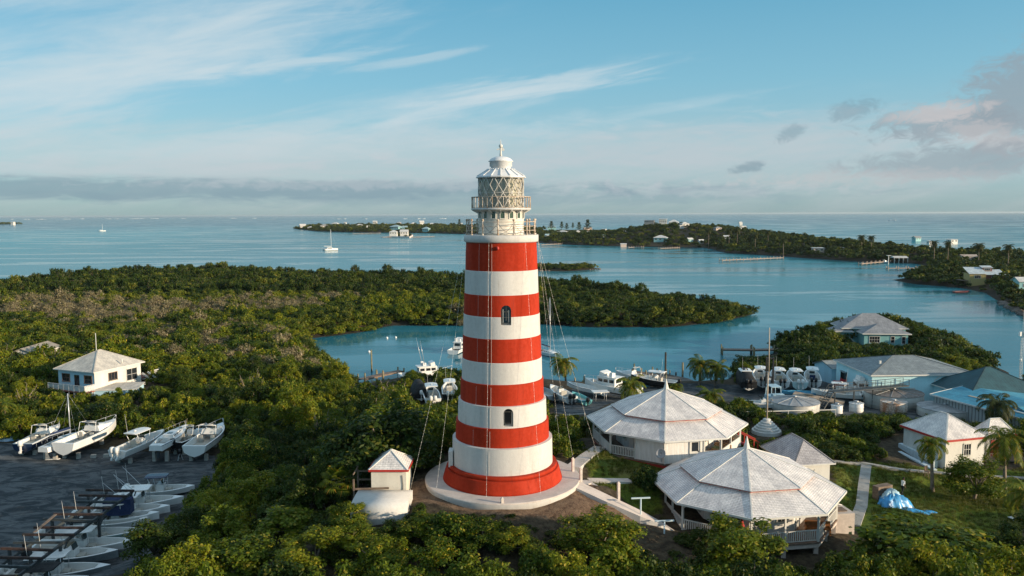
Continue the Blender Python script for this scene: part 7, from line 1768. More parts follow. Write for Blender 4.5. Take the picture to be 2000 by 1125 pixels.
def palm(label, top_px, base_px, Y, r_m, v, lean=0.3, name='coconut_palm', group=None, dead=False, cat='palm'):
    """top_px: heart of the crown; base_px None takes the ground at distance Y"""
    c = Q(*top_px, Y); bx = c.x+lean; z0 = h(bx, Y); z0 = min(z0, c.z-1.2)
    t_ = thing(name, label, cat, (bx, Y, z0), 0, group)
    hh = c.z-z0; m_ = MB(); n = 10
    m_.tube([(-lean*(q**1.6), .1*math.sin(q*3), hh*q-.3*(q == 0)) for q in np.linspace(0, 1, n)], [.20-.09*q+(.07 if q == 0 else 0) for q in np.linspace(0, 1, n)], 9); m_.build('trunk', PTRUNK, t_)
    o = bpy.data.objects.new('crown', PALMS[v]); C.objects.link(o); o.parent = t_; o.location = (-lean, .1*math.sin(3), hh); s = r_m/2.6; o.scale = (s, s, s); o.rotation_euler = (0, 0, rnd.uniform(0, 6.28))
    m_ = MB()
    for k in range(5): a = k*1.3; m_.ball((-lean+.22*math.cos(a), .22*math.sin(a), hh-.18), .12, 7, 5)
    m_.build('coconuts', mat('green_coconut', (.16, .17, .04), .5), t_)
    if dead:
        m_ = MB()
        for a in (3.6, 4.2, 5.4): m_.loft([[(-lean+math.cos(a)*d+w*math.sin(a), math.sin(a)*d-w*math.cos(a), hh-z), (-lean+math.cos(a)*d-w*math.sin(a), math.sin(a)*d+w*math.cos(a), hh-z)] for d, z, w in ((.2, .1, .05), (.5, .5, .16), (.62, 1.2, .26), (.6, 2.0, .18), (.55, 2.5, .04))], 0, True, False, closed=False)
        m_.build('dead_frond', COCO, t_)
    return t_
palm('coconut palm with orange dead fronds on the shore beside the tower', (1100, 708), None, 146, 3.3, 1, .5, dead=True)
palm('taller left palm of the pair on the shore before the yard', (1370, 712), None, 139, 3.4, 1, -.3)
palm('right palm of the pair on the shore before the yard', (1402, 719), None, 138, 2.9, 1, -.4)
palm('dense palm rising in front of the cabin cruiser', (1232, 752), None, 116, 3.1, 1, .2)
palm('low palm behind the roof spire of the far octagonal house', (1318, 757), None, 118, 2.0, 0, .2)
palm('palm behind the right slope of the far octagonal roof', (1388, 772), None, 108, 2.6, 1, .2)
palm('dark palm in the shade in front of the bright blue roof', (1950, 790), None, 103, 3.3, 2, .2)
palm('sunlit coconut palm standing on the lawn before the white cottage', (1820, 868), None, 78, 2.35, 0, .25)
palm('large sunlit coconut palm by the white annexe', (1962, 858), None, 80, 3.0, 1, .3)
palm('palm drooping in from the right edge above the lawn', (2003, 965), None, 66, 2.7, 3, .2)
palm('palm among the boats just left of the tower', (870, 738), None, 132, 2.7, 1, .2)
palm('small palm left of the hardtop boats', (795, 750), None, 135, 1.7, 0, .1)
palm('yellowed palm at the left edge above the lot', (6, 792), None, 108, 2.6, 3, .2)
palm('young palm in the bushes under the left of the lot', (455, 770), None, 120, 1.6, 0, .1)
# fan palm
def fan_crown():
    rng = np.random.default_rng(9); Vv = []
    for k in range(30):
        a = k*2.399; el = R(80-110*k/30); d = np.array([math.cos(a)*math.cos(el), math.sin(a)*math.cos(el), math.sin(el)]); c = d*rng.uniform(.55, .8); s = nrmz(np.cross(d, [0, 0, 1.01])); u = np.cross(s, d)
        Vv += [s*.02, -s*.02, c-s*.02, c+s*.02]
        for j in range(15):
            b = R(-105+210*j/14); o_ = d*math.cos(b)+s*math.sin(b); tip = c+o_*.62+np.array([0, 0, -.16]); mid = c+o_*.35; w = np.cross(o_, u)*.05; Vv += [c, mid-w, tip, mid+w]
    return quads_mesh('crown', np.array(Vv), PALM_L)
PALMS.append(fan_crown())
t_ = palm('fan palm with stiff round leaves beside the wooden rack', (662, 940), None, 62.5, 2.9, 4, .1, name='fan_palm'); t_.children[1].scale = (1.25,)*3
t_ = palm('smaller fan palm behind the shed in the shade', (822, 900), None, 72, 2.4, 4, .1, name='fan_palm'); t_.children[1].scale = (1.0,)*3

# -- scrub nobody could count: one object each, instanced bushes
def make_bush(name, seed, m, n, size, R0, zc, H, K, twig=0, up=.35):
    rng = np.random.default_rng(seed); c, r_ = clumps(rng, K, R0, H, zc, -.1); v = leaves(rng, c, r_, n, size, up, center=(0, 0, zc-.4))
    me = quads_mesh(name, v, m)
    if twig:
        Vv = []
        for i in range(twig):
            a = rng.uniform(0, 6.28); rr = rng.uniform(.2, 1)*R0; b0 = np.array([math.cos(a)*rr*.3, math.sin(a)*rr*.3, zc*.2]); tip = np.array([math.cos(a)*rr, math.sin(a)*rr, (zc+H)*rng.uniform(.75, 1.12)]); mid = (b0+tip)/2+rng.normal(size=3)*.15*R0
            w = np.array([-math.sin(a), math.cos(a), 0])*.012*R0; w2 = np.array([0.8*math.cos(a), .8*math.sin(a), .3])*.012*R0
            for ww in (w, w2): Vv += [b0-ww, b0+ww, mid+ww*.7, mid-ww*.7, mid-ww*.7, mid+ww*.7, tip+ww*.3, tip-ww*.3]
        n0 = len(v); allv = np.concatenate([v, np.array(Vv)]); me = quads_mesh(name, allv, m); me.materials.append(TWIG)
        mi = np.zeros(len(allv)//4, np.int32); mi[n0//4:] = 1; me.polygons.foreach_set('material_index', mi)
    o = bpy.data.objects.new(name, me); return o
def scrub(name, label, cat, protos, pts):
    """pts: (x, y, z, scale, zscale, pick)"""
    col = bpy.data.collections.new(name+'_kinds')
    for i, p in enumerate(protos): p.name = '%s_%02d' % (name, i); col.objects.link(p)
    a = np.array(pts); me = bpy.data.meshes.new(name); me.from_pydata(a[:, :3].tolist(), [], [])
    for nm, typ, dat in (('size', 'FLOAT_VECTOR', np.stack([a[:, 3], a[:, 3], a[:, 4]], 1)), ('turn', 'FLOAT_VECTOR', np.stack([np.zeros(len(a)), np.zeros(len(a)), np.random.uniform(0, 6.28, len(a))], 1)), ('pick', 'INT', a[:, 5].astype(np.int32))):
        at = me.attributes.new(nm, typ, 'POINT'); at.data.foreach_set('value' if typ == 'INT' else 'vector', dat.reshape(-1).astype(np.int32 if typ == 'INT' else np.float32))
    o = bpy.data.objects.new(name, me); C.objects.link(o); tag(o, label, cat, kind='stuff')
    ng = bpy.data.node_groups.new(name, 'GeometryNodeTree'); ng.interface.new_socket('Geometry', in_out='INPUT', socket_type='NodeSocketGeometry'); ng.interface.new_socket('Geometry', in_out='OUTPUT', socket_type='NodeSocketGeometry')
    N = ng.nodes; gi = N.new('NodeGroupInput'); go = N.new('NodeGroupOutput'); ip = N.new('GeometryNodeInstanceOnPoints'); ci = N.new('GeometryNodeCollectionInfo')
    ci.inputs['Collection'].default_value = col; ci.inputs['Separate Children'].default_value = True; ci.inputs['Reset Children'].default_value = True
    ng.links.new(gi.outputs[0], ip.inputs['Points']); ng.links.new(ci.outputs[0], ip.inputs['Instance']); ip.inputs['Pick Instance'].default_value = True
    for nm, dt, s in (('pick', 'INT', 'Instance Index'), ('turn', 'FLOAT_VECTOR', 'Rotation'), ('size', 'FLOAT_VECTOR', 'Scale')):
        na = N.new('GeometryNodeInputNamedAttribute'); na.data_type = dt; na.inputs['Name'].default_value = nm; ng.links.new(na.outputs[0], ip.inputs[s])
    ng.links.new(ip.outputs[0], go.inputs[0])
    md = o.modifiers.new('scatter', 'NODES'); md.node_group = ng
    return o
def scatter(fn_free, hf, y0, y1, step, xl=.70, grow=0., x0=None, x1=None):
    out = []; y = y0; X, Y = [], []
    while y < y1:
        s = step*(1+grow*(y-y0)); x = -xl*y if x0 is None else x0; xe = xl*y if x1 is None else x1
        while x < xe: X.append(x+rnd.uniform(-.5, .5)*s); Y.append(y+rnd.uniform(-.5, .5)*s); x += s
        y += s
    X, Y = np.array(X), np.array(Y); ok = fn_free(X, Y); X, Y = X[ok], Y[ok]
    return X, Y, hf(X, Y)
def land_free(X, Y):
    ok = sdist(COAST, X, Y) > -.9
    for x, y, r_ in FOOT: ok &= (X-x)**2+(Y-y)**2 > (r_+.3)**2
    for b in BARE+[WALKS]: ok &= sdist(b, X, Y) < -.35
    return ok
def vnoise(X, Y, s, seed=0):
    def hsh(i, j): return np.modf(np.abs(np.sin(i*127.1+j*311.7+seed*74.7)*43758.5453))[0]
    x, y = X/s, Y/s; i, j = np.floor(x), np.floor(y); u, v = x-i, y-j; u = u*u*(3-2*u); v = v*v*(3-2*v)
    return (hsh(i, j)*(1-u)+hsh(i+1, j)*u)*(1-v)+(hsh(i, j+1)*(1-u)+hsh(i+1, j+1)*u)*v
ub = [make_bush('u', 60+i, m, 1200, .115, 1.2, .5, 1.0, 20, tw) for i, (m, tw) in enumerate(((LEAF, 0), (LEAF_Y, 0), (LEAF, 6), (LEAF_D, 0), (LEAF_D, 8), (LEAF_Y, 14)))]
X, Y, Z = scatter(land_free, hmain, 40, 150, 1.35, .72, .004)
pts = []
for x, y, z in zip(X, Y, Z):
    s = rnd.uniform(.6, 1.25); hh = s*1.6*rnd.uniform(.8, 1.5)
    px, py = to_px((x, y, z+hh))
    if y < 62: s *= .7; hh *= .55
    if blocks_view(x, y, z, z+hh, s*1.0):
        s *= .45; hh = s*1.3
        if blocks_view(x, y, z, z+hh, s): continue
    pts.append((x, y, z-.12, s, hh/1.6, rnd.choice([3, 3, 4]) if 520 < px < 900 and y < 100 or y < 62 else rnd.choice([0, 0, 1, 2, 3, 3, 4, 5]) if x < 12 else rnd.choice([0, 3, 3, 4, 4, 2])))  # dark leaves left of the tower and in near gaps stand in for shade
scrub('undergrowth', 'dense low green undergrowth covering the slopes round the lighthouse', 'undergrowth', ub, pts)
mb_ = [make_bush('m', 70+i, m, int(n*1.5), .20, 2.0, .9, 1.5, 30, tw) for i, (m, n, tw) in enumerate(((LEAF_M, 800, 0), (LEAF_D, 800, 4), (LEAF, 800, 0), (LEAF_Y, 760, 0), (LEAF_DRY, 420, 40), (LEAF_DRY, 520, 26), (LEAF_M, 640, 16), (LEAF_D, 620, 22)))]
X, Y, Z = scatter(land_free, hmain, 146, 420, 1.9, .74, .0022)
pts = []
n1 = vnoise(X, Y, 38, 1); n2 = vnoise(X, Y, 12, 2); dw = sdist(COAST, X, Y)
for x, y, z, a, b, dd in zip(X, Y, Z, n1, n2, dw):
    px, py = to_px((x, y, z+2.5)); s = rnd.uniform(.65, 1.2)
    dry = a*.6+b*.4
    # a belt of leafless scrub crosses the flat behind the inlet; darker taller mangrove lines the sound
    belt = max(0, 1-abs(py-(598+.012*(px-300)))/36) if px < 920 else 0
    if dry+belt*.52 > .90 and dd > 3: k = rnd.choice([4, 4, 5, 6])
    elif py < 568 or px > 1060: k = rnd.choice([1, 1, 1, 1, 7, 7, 0]); s *= 1.12
    elif dry < .42: k = rnd.choice([2, 3, 3, 0, 1])
    else: k = rnd.choice([0, 2, 2, 3, 6, 5, 1, 4])
    hh = 2.4*s*(rnd.uniform(.7, 1.3)+(.5 if rnd.random() < .08 else 0))*(1.25 if py < 566 else .95)
    if dd < 4: hh *= .75
    if y < 200 and blocks_view(x, y, z, z+hh, s*1.6): s *= .5; hh *= .4
    if y < 200 and blocks_view(x, y, z, z+hh, s*1.6): continue
    pts.append((x, y, z-.1, s, hh/2.4, k))
scrub('mangrove_scrub', 'broad flat of mangrove and dry scrub between the tower and the sound', 'scrub', mb_, pts)
fb_ = [make_bush('f', 80+i, m, 420, .62, 4.0, 2.2, 3.4, 18, 0) for i, m in enumerate((LEAF_FAR, LEAF_FAR, LEAF_M, LEAF_D))]
def poly_free(poly, inset): return lambda X, Y: sdist(poly, X, Y) > inset
ptsr = []
X, Y, Z = scatter(poly_free(RIGHT, .5), hr, 235, 1300, 4.4, 1, .0013, 5, 800)
for x, y, z in zip(X, Y, Z):
    px, py = to_px((x, y, z+3))
    if not (1000 < px < 2040): continue
    s = rnd.uniform(.5, 1.0)*(.5 if y < 330 and rnd.random() < .4 else 1); ptsr.append((x, y, z-.3, s, s*rnd.uniform(.7, 1.15), rnd.choice([0, 1, 1, 2, 3])))
ptsl = []
X, Y, Z = scatter(poly_free(LEFT, 0), hl, 1050, 2100, 9, 1, 0, -620, 100)
for x, y, z in zip(X, Y, Z): s = rnd.uniform(.5, 1.05)+(.35 if rnd.random() < .15 else 0); ptsl.append((x, y, z-.3, s, s*rnd.uniform(.7, 1.3), rnd.choice([0, 0, 1, 2])))
ptsi = []
for poly, st, sz in ((ISLET, 2.4, .42), (ISLET_HOUSE, 5, .5), (CAY, 22, 1.4)):
    xs_ = [p[0] for p in poly]; ys_ = [p[1] for p in poly]
    f = hsmall(poly, 1.2); X, Y, Z = scatter(poly_free(poly, st*.35), f, min(ys_), max(ys_), st, 1, 0, min(xs_), max(xs_))
    for x, y, z in zip(X, Y, Z): s = sz*rnd.uniform(.6, 1.2); ptsi.append((x, y, z-.1, s, s*rnd.uniform(.6, 1.1), rnd.choice([0, 1, 2])))
# ------------------------------------------------------------------ far shores: houses, docks, single trees
def hit(px, py, fn, y0, y1, n=400):
    d = px_dir(px, py)
    for Y in np.linspace(y0, y1, n):
        k = Y/d.y; x, z = d.x*k, CAM_Z+d.z*k
        if z <= float(fn(np.array([x]), np.array([Y]))[0])+.3: return Vector((x, Y, max(.4, z)))
    k = y1/d.y; return Vector((d.x*k, y1, max(.5, CAM_Z+d.z*k)))
W_ = mat('far_white_wall', (.74, .70, .64), .7, var=.1); WR = shingle('far_white_roof', (.72, .69, .64), .4, .9, .1, gap=.9); GRf = shingle('far_grey_roof', (.34, .34, .33), .4, .9, .2, gap=.8); TNf = shingle('far_tan_roof', (.50, .40, .32), .4, .9, .2, gap=.8)
BLf = shingle('far_blue_roof', (.38, .52, .55), .4, .9, .2, gap=.8); PKW = mat('far_pink_wall', (.62, .48, .40), .7); AQW = mat('far_aqua_wall', (.30, .55, .54), .7); OCH = mat('ochre_wall', (.46, .34, .13), .75, var=.15); BRK = mat('red_brown_wall', (.20, .07, .05), .8, var=.2)
FARFOOT = []
def far_house(px, py, wpx, hpx, label, wall, roof, fn, y0, y1, typ='hip', group=None, rz=None, stor=1, dratio=.8, at_y=None):
    """px, py: foot of the visible front; wpx wide and hpx tall in the photo"""
    p = Q(px, py, at_y) if at_y else hit(px, py, fn, y0, y1); k = ppm(p); w = wpx/k; tot = hpx/k; g = float(fn(np.array([p.x]), np.array([p.y]))[0])
    hw = tot*(.58 if typ != 'flat' else .92); rz = R(rnd.uniform(-25, 25)) if rz is None else R(rz); ov = .06*w
    cs = abs(math.cos(rz))+dratio*abs(math.sin(rz)); w = w/cs-2*ov; d = w*dratio
    p.z += .8; base = max(.8, p.z-g+.8)
    n = max(2, int(w/3.2)); wins = [('f', w*(i+.5)/n, hw*.42, w/n*.45, hw*.34) for i in range(n)]+[('r', d*.5, hw*.4, d*.3, hw*.36), ('l', d*.5, hw*.4, d*.3, hw*.36)]
    t_ = house('far_house', label, (p.x, p.y+d/2, p.z), rz, w, d, hw, max(.3, tot-hw), roof='hip' if typ == 'hip' else ('gable' if typ == 'gable' else 'mono'), ov=ov, wallm=wall, roofm=roof, wins=wins, base=base, slim=True, group=group)
    FARFOOT.append((p.x, p.y, w*.8, k)); return t_
LG = 'houses along the far left island'
for a in ((590, 446, 15, 8, 'white two storey house nearest the left tip of the far island', W_, WR, 'gable'), (606, 447, 13, 4, 'long low white house beside the leftmost house on the far island', W_, WR, 'hip'), (632, 445.5, 20, 7, 'grey roofed house straight above the catamaran on the far island', W_, GRf, 'hip'),
          (654, 441, 18, 6, 'broad white house on the skyline right of the catamaran mast', W_, WR, 'hip'), (674, 439, 6, 5, 'tiny white gabled house on the far skyline', W_, WR, 'gable'), (701, 444, 14, 6, 'cream house half hidden by trees left of the island centre', PKW, WR, 'hip'),
          (719, 447.5, 8, 6, 'narrow white house by the shore trees of the far island', W_, WR, 'gable'), (732, 437.5, 9, 6, 'white house with a peaked roof on the skyline above the islet', W_, WR, 'gable'), (753, 441, 10, 4, 'tan house on the skyline behind the pale blue villa', PKW, TNf, 'hip'), (779, 438, 9, 4, 'pale pink house on the skyline above the islet house', PKW, WR, 'hip'),
          (772, 449, 26, 9, 'large pale blue roofed villa behind the islet', AQW, BLf, 'hip'), (790, 450, 12, 8, 'blue roofed wing right of the large villa', AQW, BLf, 'gable'), (807, 441, 14, 6, 'white house with cream walls right of the villa', W_, WR, 'hip'), (823, 438.5, 12, 7, 'tall white house with stacked roofs on the skyline', W_, WR, 'gable'),
          (832, 453, 18, 9, 'grey blue pavilion on stilts at the water of the far island', AQW, BLf, 'hip'), (843, 442, 11, 6, 'cream house between trees right of the stacked roofs', W_, WR, 'hip'), (860, 440.5, 11, 4, 'low tan house near the right of the far island', PKW, TNf, 'hip'), (901, 440, 5, 4, 'tiny white house beside the tower railing', W_, WR, 'gable'), (743, 447, 10, 3, 'low white roof among trees behind the long pier', W_, WR, 'flat'), (752, 445, 6, 3, 'small white roof left of the pale blue villa', W_, WR, 'flat')):
    far_house(*a[:4], a[4], a[5], a[6], hl, 1150, 2050, a[7], LG)
IH = hsmall(ISLET_HOUSE, 1.4)
far_house(768, 459.5, 17, 9, 'white house with a porch on the tiny walled islet', W_, WR, IH, 950, 1350, 'hip', 'houses on the walled islet', at_y=1130)
far_house(789, 459.5, 17, 10, 'white gabled house at the right of the tiny walled islet', W_, WR, IH, 950, 1350, 'gable', 'houses on the walled islet', at_y=1135)
far_house(24, 436.4, 8, 3, 'tiny white house on the distant cay at the left edge', W_, WR, hsmall(CAY, 2), 2000, 2900, 'gable')
RG = 'houses on the wooded shore across the harbour'
for a in ((1078, 447.5, 20, 6, 'pale blue roofed house right of the lantern on the far ridge', AQW, BLf, 'hip'), (1099, 457, 24, 6, 'white hip roofed house right of the tower across the harbour', W_, WR, 'hip'), (1129, 457, 14, 6, 'white house with a bluish wing right of the hip roofed one', W_, WR, 'hip'), (1152, 458, 11, 5, 'small white gabled house half hid in trees', W_, WR, 'gable'), (1148, 449, 20, 4, 'long low pinkish house under the ridge trees', PKW, WR, 'flat'), (1180, 451, 12, 3, 'low white roof in the trees below the ridge pines', W_, WR, 'flat'),
          (1270, 437, 26, 6, 'long grey house left of the white mansion on the ridge', mat('far_grey_wall', (.30, .30, .29), .7), GRf, 'flat'), (1296, 440, 20, 12, 'tall white flat roofed block of the ridge mansion', W_, WR, 'flat'), (1317, 442, 24, 12, 'central white block of the ridge mansion', W_, WR, 'hip'), (1338, 444, 20, 9, 'right white hip roofed wing of the ridge mansion', W_, WR, 'hip'), (1331, 446, 12, 5, 'low white terrace house below the ridge mansion', W_, WR, 'flat'),
          (1292, 473, 34, 12, 'white hip roofed house with aqua walls above the two small docks', AQW, WR, 'hip'), (1348, 473, 15, 7, 'small aqua cottage with a white roof right of the hip roofed house', AQW, WR, 'gable'), (1370, 476, 12, 7, 'white boathouse by the beach across the harbour', W_, WR, 'gable'), (1421, 468, 17, 7, 'white roof among dense trees above the beach', W_, WR, 'gable'), (1403, 450, 18, 6, 'cream house with a dark roof on the ridge', PKW, GRf, 'hip'), (1452, 447, 14, 5, 'low white part of the ridge house with a pointed tower', W_, WR, 'gable'), (1447, 446, 7, 12, 'slim pointed white tower on the ridge', W_, WR, 'gable'),
          (1600, 495, 24, 9, 'pink walled boathouse at the water across the harbour', PKW, WR, 'flat'), (1645, 489, 9, 3, 'pale roof scrap in the trees above the far shore', W_, WR, 'flat'), (1792, 478, 18, 8, 'grey blue gabled house on the right ridge', AQW, GRf, 'gable'), (1817, 488, 12, 8, 'white house in trees left of the ridge palms', W_, WR, 'flat'), (1862, 484, 22, 7, 'long white house on the right ridge', W_, WR, 'flat'), (1897, 509, 34, 9, 'weathered tan roofed house in the trees on the right', PKW, TNf, 'gable'), (1180, 464, 8, 4, 'small pale blue roof deep in the trees', W_, BLf, 'gable'), (1220, 455, 6, 3, 'tiny pale roof in the trees below the ridge', W_, WR, 'gable'), (1070, 465, 14, 7, 'white boathouse at the water right of the tower', W_, BLf, 'gable')):
    far_house(*a[:4], a[4], a[5], a[6], hr, 260, 1450, a[7], RG)
# colourful house on the right shore
p = hit(1925, 554, hr, 240, 500); k = ppm(p); PMR = shingle('pale_metal_roof', (.55, .62, .64), 9, .5, .1, gap=.7)
t_ = house('shore_house', 'ochre and red brown house with pale metal roofs on stilts on the right shore', (p.x-3.0, p.y+3, p.z+1.3), R(-8), 6.4, 6.0, 2.9, 2.4, roof='mono', wallm=OCH, roofm=PMR, ov=.35, base=2.6, wins=(('f', 3.2, 1.0, 2.4, 1.2, (2, 1)), ('r', 2, 1.4, 1, 1.2)))
m_ = MB(); wall_face(m_, (3.2, -2.7), (10.6, -2.7), -3, 2.4); wall_face(m_, (10.6, -2.7), (10.6, 3), -3, 3.4); wall_face(m_, (10.6, 3), (3.2, 3), -3, 4.2); m_.build('red_brown_wing', BRK, t_)
m_ = MB(); roof_face(m_, [(2.9, -3.2, 2.5), (11, -3.2, 2.5), (11, 3.2, 4.3), (2.9, 3.2, 4.3)]); w_ = m_.build('wing_roof', PMR, t_); md = w_.modifiers.new('thickness', 'SOLIDIFY'); md.thickness = .12
m_ = MB(); m_.box((5.2, 2.0, 3.4), (3.6, 2.4, 1.9)); m_.build('dormer', BRK, t_); m_ = MB(); roof_face(m_, [(3.0, .5, 5.1), (7.4, .5, 5.1), (7.4, 3.6, 5.9), (3.0, 3.6, 5.9)]); w_ = m_.build('dormer_roof', PMR, t_); md = w_.modifiers.new('thickness', 'SOLIDIFY'); md.thickness = .12
opening('window', t_, (3.2, -2.7), (10.6, -2.7), 3.4, 1.2, 2.2, .8, WHITE, DARKGLASS, bars=(2, 1)); opening('window', t_, (3.4, .8), (7.0, .8), 1.8, 4.1, 2.2, .7, WHITE, DARKGLASS, bars=(2, 0))
m_ = MB()
for x in (-2.9, 2.9, 10.3): m_.box((x, -2.9, -3.5), (.25, .25, 3.5))
m_.box((-4.6, .5, -.2), (2.4, 6, .2)); m_.build('stilts_and_deck', WOOD, t_)
p = hit(1992, 565, hr, 240, 500); house('shore_house', 'pale house with a white roof cut by the right edge', (p.x+3, p.y+2, p.z), R(-5), 7, 6, 3.0, 1.6, roof='gable', wallm=AQW, roofm=WR, ov=.3, base=2, wins=(('f', 2, 1, 1.2, 1.2),))
# open boathouse over the water
p = P(1756, 512, .5); bh = thing('boat_shelter', 'open white roofed boat shelter on posts at the far shore', 'shelter', p, R(-6)); k = ppm(p); w = 27/k; hh = 9/k
m_ = MB(); m_.loft([[(x, -w*.4, hh), (x, 0, hh*1.35), (x, w*.4, hh), (x, w*.4, hh-.15), (x, -w*.4, hh-.15)] for x in (-w/2, w/2)], 0, False, True); m_.build('roof', WR, bh)
for x in (-.46, -.15, .15, .46):
    for y in (-.36, .36): m_ = MB(); m_.box((w*x, w*y, -1), (.3, .3, hh+.9)); m_.build('post', WHITE, bh)
# docks across the water
PALEWOOD = mat('pale_dock_wood', (.44, .32, .24), .85, var=.3)  # pale timber of the far docks
def far_dock(label, a, b, w, step, group='docks across the harbour'):
    A_, B_ = P(*a, 1.1), P(*b, 1.1); t_ = thing('far_dock', label, 'dock', (A_.x, A_.y, 0), 0, group); d = B_-A_; d.z = 0; L = d.length; d.normalize(); s = Vector((-d.y, d.x, 0))
    m_ = MB(); m_.bar((0, 0, 1.0), tuple(d*L+Vector((0, 0, 1.0))), w, .35); m_.build('deck_boards', PALEWOOD, t_)
    n = max(2, int(L/step))
    for i in range(n+1):
        for e in (-.5, .5): m_ = MB(); c = d*L*i/n+s*w*e; m_.tube([(c.x, c.y, -1), (c.x, c.y, 2.1)], .22, 6); m_.build('piling', PALEWOOD, t_)
    return t_
far_dock('longest pale dock stretching out from the right shore', (1408, 508), (1527, 503), 3.0, 6)
far_dock('small pale dock below the white boathouse on the far shore', (1226, 483), (1255, 482), 3, 6)
far_dock('small pale dock right of the one with a boathouse', (1288, 485), (1325, 483.5), 3, 6)
far_dock('grey dock with white posts before the open boat shelter', (1733, 523.5), (1810, 523), 2.2, 4.5)
far_dock('long low pier left of the walled islet', (690, 456), (742, 455), 4, 14)
far_dock('pale pier running from the right of the walled islet', (806, 463), (846, 461.8), 4, 9)
far_dock('pale pier at the left of the walled islet', (746, 463), (762, 462.5), 4, 8)
far_dock('pale dock just right of the tower across the harbour', (1056, 478), (1096, 476), 3, 6)
far_dock('stubby dock with a yellow boat on the far right shore', (1680, 515), (1722, 511), 2, 5)
m_ = MB(); q = [P(*c, 0) for c in ((757, 463.6), (800, 464.6), (806, 461), (803, 458.6))]
for a, b in zip(q[:-1], q[1:]): m_.bar((a.x, a.y, .6), (b.x, b.y, .6), 1.0, 2.4)
o = m_.build('sea_wall', mat('pink_white_wall', (.70, .60, .54), .8), None); tag(o, 'pale wall round the shore of the tiny house islet', 'wall')
p = P(1218, 481.5, .6); house('dock_hut', 'small cream hut at the landward end of a far dock', (p.x, p.y+2, .6), 0, 5.5, 4, 2.2, .8, roof='gable', wallm=PKW, roofm=WR, ov=.3, base=1.5, slim=True, cat='hut')
for px, py, L, lab, hull in ((1727, 514, 7, 'small white motor boat moored by the open boat shelter', GEL), (886, 453, 9, 'tiny white boat at the shore left of the tower', GEL), (852, 453.5, 9, 'tiny white boat right of the stilted pavilion', GEL), (873, 453.2, 8, 'tiny boat between two others below the island trees', GEL)):
    boat('motor_boat', lab, 'cabin', L, L*.3, 1.4, hull=hull, engines=0, loc=P(px, py, 0)-Vector((0, 0, .3)), heading=R(rnd.uniform(-30, 30)), rail=False)
p = P(1878, 573, .2); boat('skiff', 'dark red skiff drawn up on the right shore', 'skiff', 7, 2, 1.0, hull=mat('dark_red_hull', (.10, .015, .02), .5), engines=0, loc=p, heading=R(10)); p = P(1897, 737, .6); boat('skiff', 'dark red upturned skiff on the bank behind the workshop', 'skiff', 4.6, 1.8, .8, hull=RED, engines=0, loc=p, heading=R(-8))
p = P(1735, 517, 0); m_ = MB(); m_.box((0, 0, -1), (.4, .4, 6.6)); m_.box((0, 0, 5.5), (2.4, 2.0, .25)); o = m_.build('dock_lamp', WHITE, None, p); tag(o, 'white lamp post with a flat top at the end of the grey dock', 'lamp')
# stones along the right shore
ROCK = mat('shore_rock', (.16, .13, .11), .95, var=.5, vscale=.5, bump=.8, bscale=1.5); rk_ = random.Random(4)
m_ = MB()
for i in range(60):
    q = i/59; a = P(1955+60*q, 590+32*q+rk_.uniform(-2, 4), .2); m_.ball((a.x, a.y, .2), rk_.uniform(.5, 1.3), 7, 5, sc=(rk_.uniform(.8, 1.4), rk_.uniform(.8, 1.3), rk_.uniform(.5, .8)))
for i in range(30):
    a = P(1040+130*i/29, 529.5-3.5*i/29+rk_.uniform(-.8, .5), .1); m_.ball((a.x, a.y, .1), rk_.uniform(.4, 1.0), 6, 4, sc=(1.3, 1, .6))
o = m_.build('shore_rocks', ROCK); tag(o, 'dark rubble rocks lining the harbour shores', 'rocks', kind='stuff')
# clear bushes that would bury the houses, then lay the far scrub
def clear(pts, f):
    out = []
    for p in pts:
        px, py = to_px((p[0], p[1], p[2]+5*p[4])); pxb, pyb = to_px((p[0], p[1], p[2])); bad = False
        for x, y, w, k in f:
            hx, hy = to_px((x, y, 3)); 
            if abs(p[0]-x) < w*.62+1.5 and abs(p[1]-y-w*.4) < w*.6+1: bad = True
            elif p[1] < y and y-p[1] < 45 and abs(px-hx) < w*k*.55: p = (*p[:3], p[3]*.8, p[4]*.5, p[5])
        if not bad: out.append(p)
    return out
FARFOOT += [(c.x, c.y, 5, ppm(c)) for c in (hit(1925, 556, hr, 240, 500), hit(1992, 566, hr, 240, 500))]
scrub('far_shore_woods', 'dark green woods covering the shore across the harbour', 'woods', fb_, clear(ptsr, FARFOOT))
fb2 = [make_bush('g', 90+i, m, 420, .62, 4.0, 2.2, 3.4, 18, 0) for i, m in enumerate((LEAF_FAR, LEAF_FAR, LEAF_M))]
scrub('far_island_woods', 'dark green woods covering the long far island', 'woods', fb2, clear(ptsl, FARFOOT))
fb3 = [make_bush('k', 95+i, m, 420, .62, 4.0, 1.6, 3.0, 18, 0) for i, m in enumerate((LEAF_FAR, LEAF_D, LEAF_M))]
scrub('islet_scrub', 'low dark scrub on the little islets in the harbour', 'scrub', fb3, ptsi)
